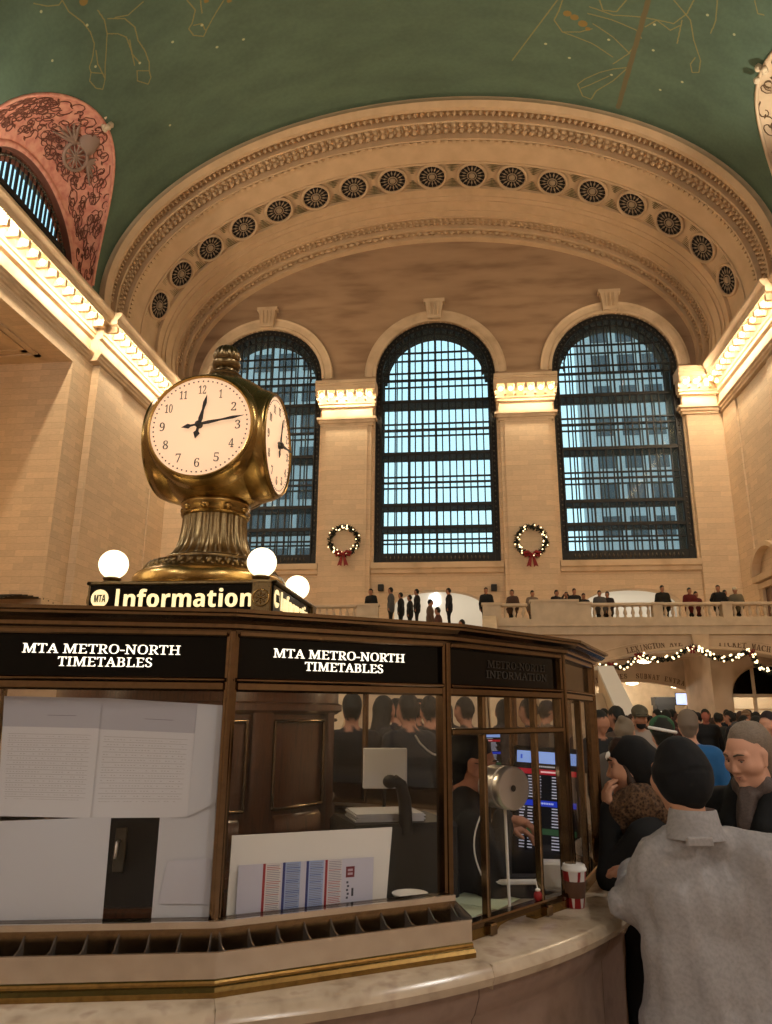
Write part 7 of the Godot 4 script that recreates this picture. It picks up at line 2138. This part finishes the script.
	# --- side view: black coat, fur collar, dark hood, hand at the chin
	var w := thing("person", "person in a black coat with leopard fur collar and dark headscarf leaning on the counter", "person", Vector3(at_z(645, 900, -3.55).x, 0, -3.55), -PI / 2 - 0.25)
	inv = w.transform.affine_inverse()
	hc = inv * at_z(631, 767, -3.55)
	hb = Basis(Y3, 0.1) * Basis(X3, 0.12)
	skin_part(w, head_bones(hc, hb, true), [hand_bones(inv * at_z(610, 812, -3.50), inv.basis * Vector3(-0.15, 1, 0.05), inv.basis * Vector3(0.9, 0.2, -0.2), 1.0, 0.9), hand_bones(inv * at_z(630, 876, -3.70), inv.basis * Vector3(-1, 0.0, 0.1), inv.basis * Vector3(0, -1, 0), -1.0, 0.5)], [Bone.new(hc + Vector3(0, -0.20, -0.03), hc + hb * Vector3(0, -0.06, -0.02), 0.058, 0.05, 0, 0.02)], Color(0.80, 0.60, 0.49), Color(0.66, 0.38, 0.33), [inv * at_z(612, 876, -3.40), inv * at_z(650, 880, -3.72)])
	eyes(w, hc, hb, Color(0.12, 0.08, 0.06))
	mouth(w, hc, hb, Color(0.62, 0.34, 0.30))
	garment(w, "hair", [Bone.new(hc + hb * Vector3(0, 0.082, 0.03), hc + hb * Vector3(0, 0.06, 0.01), 0.052, 0.06, 1, 0.02), Bone.new(hc + hb * Vector3(-0.058, 0.05, 0.03), hc + hb * Vector3(-0.068, -0.07, 0.012), 0.02, 0.02, 1, 0.02), Bone.new(hc + hb * Vector3(0.058, 0.05, 0.03), hc + hb * Vector3(0.068, -0.07, 0.012), 0.02, 0.02, 1, 0.02)], 0.008, paint(Color(0.20, 0.12, 0.07), 0.6), 0.004, 30.0)
	garment(w, "headscarf", [Bone.new(hc + hb * Vector3(0, 0.042, -0.016), hc + hb * Vector3(0, -0.01, -0.055), 0.097, 0.097, 6, 0.02), Bone.new(hc + hb * Vector3(0, -0.02, -0.06), hc + hb * Vector3(0, -0.10, -0.07), 0.098, 0.075, 6, 0.03)], 0.009, cloth(Color(0.025, 0.025, 0.035), 204), 0.006, 9.0)
	var fur := tri_mat(noise_tex(61, 0.07, [Color(0.05, 0.035, 0.025), Color(0.30, 0.21, 0.14), Color(0.44, 0.33, 0.23), Color(0.12, 0.08, 0.05)], 256, FastNoiseLite.TYPE_CELLULAR, 2), 4.0, 0.95)
	fur.uv1_world_triplanar = false
	var neck := hc + Vector3(0, -0.175, -0.03)
	garment(w, "fur_collar", [Bone.new(neck + Vector3(-0.09, 0.03, 0.0), neck + Vector3(0.09, 0.03, 0.0), 0.085, 0.085, 2, 0.04), Bone.new(neck + Vector3(-0.08, 0.01, 0.07), neck + Vector3(-0.05, -0.12, 0.13), 0.065, 0.045, 2, 0.03), Bone.new(neck + Vector3(0.08, 0.01, 0.07), neck + Vector3(0.05, -0.12, 0.13), 0.065, 0.045, 2, 0.03), Bone.new(neck + Vector3(-0.06, 0.02, -0.07), neck + Vector3(0.06, 0.02, -0.07), 0.08, 0.08, 2, 0.04)], 0.010, fur, 0.012, 30.0)
	var cb := []
	var el1 := inv * at_z(612, 876, -3.40); var el2 := inv * at_z(650, 880, -3.72)
	for s in [-1.0, 1.0]: cb.append(Bone.new(neck + Vector3(s * 0.05, -0.06, -0.03), neck + Vector3(s * 0.18, -0.10, -0.02), 0.08, 0.075, 2, 0.05))
	cb.append(Bone.new(neck + Vector3(-0.07, -0.24, -0.02), neck + Vector3(0.07, -0.24, -0.02), 0.15, 0.15, 2, 0.06, Z3, 1.1))
	cb.append(Bone.new(Vector3(-0.06, 1.02, -0.03), Vector3(0.06, 1.02, -0.03), 0.15, 0.15, 2, 0.06)); cb.append(Bone.new(Vector3(-0.07, 0.8, -0.02), Vector3(0.07, 0.8, -0.02), 0.155, 0.155, 2, 0.06)); cb.append(Bone.new(Vector3(-0.07, 0.66, -0.02), Vector3(0.07, 0.66, -0.02), 0.155, 0.155, 2, 0.06))
	cb.append(Bone.new(neck + Vector3(0.18, -0.10, -0.02), el1, 0.075, 0.062, 2, 0.04)); cb.append(Bone.new(el1, inv * at_z(610, 809, -3.5), 0.062, 0.044, 2, 0.02))
	cb.append(Bone.new(neck + Vector3(-0.18, -0.10, -0.02), el2, 0.075, 0.062, 2, 0.04)); cb.append(Bone.new(el2, inv * at_z(632, 877, -3.70), 0.06, 0.045, 2, 0.02))
	garment(w, "coat", cb, 0.014, cloth(Color(0.018, 0.018, 0.024), 205), 0.012, 6.0)
	var wl := []
	for s in [-1.0, 1.0]:
		wl.append(Bone.new(Vector3(s * 0.08, 0.72, 0), Vector3(s * 0.085, 0.1, 0.0), 0.09, 0.055, 3, 0.03)); wl.append(Bone.new(Vector3(s * 0.085, 0.05, -0.04), Vector3(s * 0.09, 0.035, 0.14), 0.042, 0.035, 4, 0.02))
	garment(w, "trousers", wl, 0.018, cloth(Color(0.02, 0.02, 0.022), 206))
	# --- older person in a dark coat, looking down to the left
	var o := thing("person", "older grey-haired person in a dark navy coat and scarf looking down", "person", Vector3(at_z(762, 900, -3.55).x, 0, -3.55), -0.85)
	inv = o.transform.affine_inverse()
	hc = inv * at_z(748, 757, -3.50)
	hb = Basis(Y3, -0.2) * Basis(X3, 0.32)
	hb = hb.scaled(Vector3.ONE * 1.0)
	skin_part(o, head_bones(hc, hb, true), [hand_bones(Vector3(0.24, 0.86, 0.12), Vector3(0, -1, 0.2), Vector3(-1, 0, 0), 1.0, 0.6), hand_bones(Vector3(-0.24, 0.86, 0.12), Vector3(0, -1, 0.2), Vector3(1, 0, 0), -1.0, 0.6)], [Bone.new(hc + Vector3(0, -0.21, -0.05), hc + hb * Vector3(0, -0.06, -0.02), 0.066, 0.058, 0, 0.02), Bone.new(hc + hb * Vector3(-0.03, -0.085, 0.03), hc + hb * Vector3(0.03, -0.085, 0.03), 0.036, 0.036, 0, 0.02)], Color(0.80, 0.60, 0.50), Color(0.66, 0.42, 0.36), [Vector3(0.28, 1.1, 0), Vector3(-0.28, 1.1, 0)])
	eyes(o, hc, hb, Color(0.38, 0.32, 0.26))
	mouth(o, hc, hb, Color(0.62, 0.40, 0.35))
	garment(o, "hair", [Bone.new(hc + hb * Vector3(0, 0.05, -0.04), hc + hb * Vector3(0, 0.055, -0.032), 0.097, 0.09, 1, 0.015, hb.x, 1.14), Bone.new(hc + hb * Vector3(0, 0.0, -0.06), hc + hb * Vector3(0, -0.07, -0.06), 0.084, 0.066, 1, 0.02, hb.x, 1.04), Bone.new(hc + hb * Vector3(0, 0.115, 0.015), hc + hb * Vector3(0, 0.09, -0.02), 0.026, 0.05, 1, 0.02)], 0.008, tri_hair(Color(0.46, 0.40, 0.34)), 0.0025, 24.0)
	neck = hc + Vector3(0, -0.155, -0.05)
	garment(o, "scarf", [Bone.new(neck + Vector3(-0.045, 0.03, 0.03), neck + Vector3(0.045, 0.03, 0.03), 0.052, 0.052, 2, 0.03), Bone.new(neck + Vector3(0, 0.0, 0.085), neck + Vector3(-0.01, -0.12, 0.11), 0.042, 0.042, 2, 0.03)], 0.011, tri_hair(Color(0.32, 0.27, 0.25)), 0.008, 22.0)
	var ob := []
	for s in [-1.0, 1.0]:
		ob.append(Bone.new(neck + Vector3(s * 0.04, -0.02, -0.03), neck + Vector3(s * 0.19, -0.08, -0.02), 0.085, 0.085, 2, 0.05))
		ob.append(Bone.new(neck + Vector3(s * 0.085, 0.045, -0.03), neck + Vector3(s * 0.07, -0.12, 0.10), 0.045, 0.055, 2, 0.04))
		ob.append(Bone.new(neck + Vector3(s * 0.2, -0.08, -0.02), Vector3(s * 0.28, 1.1, 0.0), 0.085, 0.07, 2, 0.05)); ob.append(Bone.new(Vector3(s * 0.28, 1.1, 0.0), Vector3(s * 0.25, 0.88, 0.11), 0.068, 0.05, 2, 0.03))
	for y in [[1.26, 0.165], [1.08, 0.165], [0.9, 0.17], [0.72, 0.17]]: ob.append(Bone.new(Vector3(-0.09, y[0], 0), Vector3(0.09, y[0], 0), y[1], y[1], 2, 0.06, Z3, 1.15))
	garment(o, "coat", ob, 0.015, cloth(Color(0.022, 0.028, 0.038), 207), 0.01, 6.0)
	garment(o, "trousers", wl, 0.02, cloth(Color(0.03, 0.03, 0.035), 208))
	# --- ticket agent behind the window, in profile
	var g := thing("person", "ticket agent in a dark grey sweater and glasses behind the window bars", "person", Vector3(at_z(468, 850, -3.42).x - 0.02, 0.02, -3.42), PI / 2 + 0.15)
	inv = g.transform.affine_inverse()
	hc = inv * at_z(473, 765, -3.42)
	hb = Basis(Y3, -0.1) * Basis(X3, 0.22)
	skin_part(g, head_bones(hc, hb, true), [hand_bones(inv * at_z(508, 818, -3.30), inv.basis * Vector3(1, -0.2, 0.1), Vector3(0, -1, 0), 1.0, 0.7), hand_bones(inv * at_z(506, 826, -3.5), inv.basis * Vector3(1, -0.2, 0), Vector3(0, -1, 0), -1.0, 0.7)], [Bone.new(hc + Vector3(0, -0.19, -0.04), hc + hb * Vector3(0, -0.06, -0.02), 0.06, 0.054, 0, 0.02)], Color(0.66, 0.46, 0.36), Color(0.5, 0.3, 0.25))
	eyes(g, hc, hb, Color(0.06, 0.05, 0.04))
	mouth(g, hc, hb, Color(0.48, 0.28, 0.24))
	garment(g, "hair", hair_bones(hc, hb, "short"), 0.009, paint(Color(0.035, 0.03, 0.028), 0.7), 0.003, 25.0)
	var gl := MB.new()
	for s in [-1.0, 1.0]:
		gl.tube(range(16).map(func(k): return hc + hb * Vector3(s * 0.034 + cos(TAU * k / 16) * 0.023, 0.008 + sin(TAU * k / 16) * 0.018, 0.102)), 0.0022, 5, true)
		gl.tube([hc + hb * Vector3(s * 0.057, 0.012, 0.10), hc + hb * Vector3(s * 0.085, 0.014, 0.0)], 0.002, 5)
	gl.tube([hc + hb * Vector3(-0.012, 0.012, 0.104), hc + hb * Vector3(0.012, 0.012, 0.104)], 0.002, 5)
	put("glasses", gl, M.black_matt, g)
	neck = hc + Vector3(0, -0.165, -0.04)
	var gb := [Bone.new(neck + Vector3(0, -0.03, 0), neck + Vector3(0, 0.04, 0.01), 0.085, 0.066, 2, 0.03)]
	for s in [-1.0, 1.0]:
		gb.append(Bone.new(neck + Vector3(s * 0.03, -0.03, 0), neck + Vector3(s * 0.18, -0.09, 0), 0.07, 0.07, 2, 0.05))
		var e2: Vector3 = neck + Vector3(s * 0.24, -0.33, 0.08)
		gb.append(Bone.new(neck + Vector3(s * 0.19, -0.09, 0), e2, 0.075, 0.06, 2, 0.04))
		gb.append(Bone.new(e2, inv * (at_z(504, 818, -3.30) if s < 0 else at_z(502, 826, -3.5)), 0.058, 0.042, 2, 0.02))
	for y in [[-0.2, 0.15], [-0.4, 0.155], [-0.6, 0.16]]: gb.append(Bone.new(neck + Vector3(-0.07, y[0], 0), neck + Vector3(0.07, y[0], 0), y[1], y[1], 2, 0.06, Z3, 1.15))
	garment(g, "sweater", gb, 0.014, cloth(Color(0.085, 0.08, 0.075), 209), 0.012, 7.0)
	garment(g, "trousers", [Bone.new(Vector3(-0.08, 0.85, 0), Vector3(-0.09, 0.08, 0), 0.11, 0.06, 3, 0.03), Bone.new(Vector3(0.08, 0.85, 0), Vector3(0.09, 0.08, 0), 0.11, 0.06, 3, 0.03)], 0.022, M.black_matt)

func tri_hair(c: Color) -> StandardMaterial3D:
	var m := tri_mat(noise_tex(71, 0.09, [c * 0.85, c, c * 1.12], 128), 9.0, 0.7)
	m.uv1_world_triplanar = false
	return m
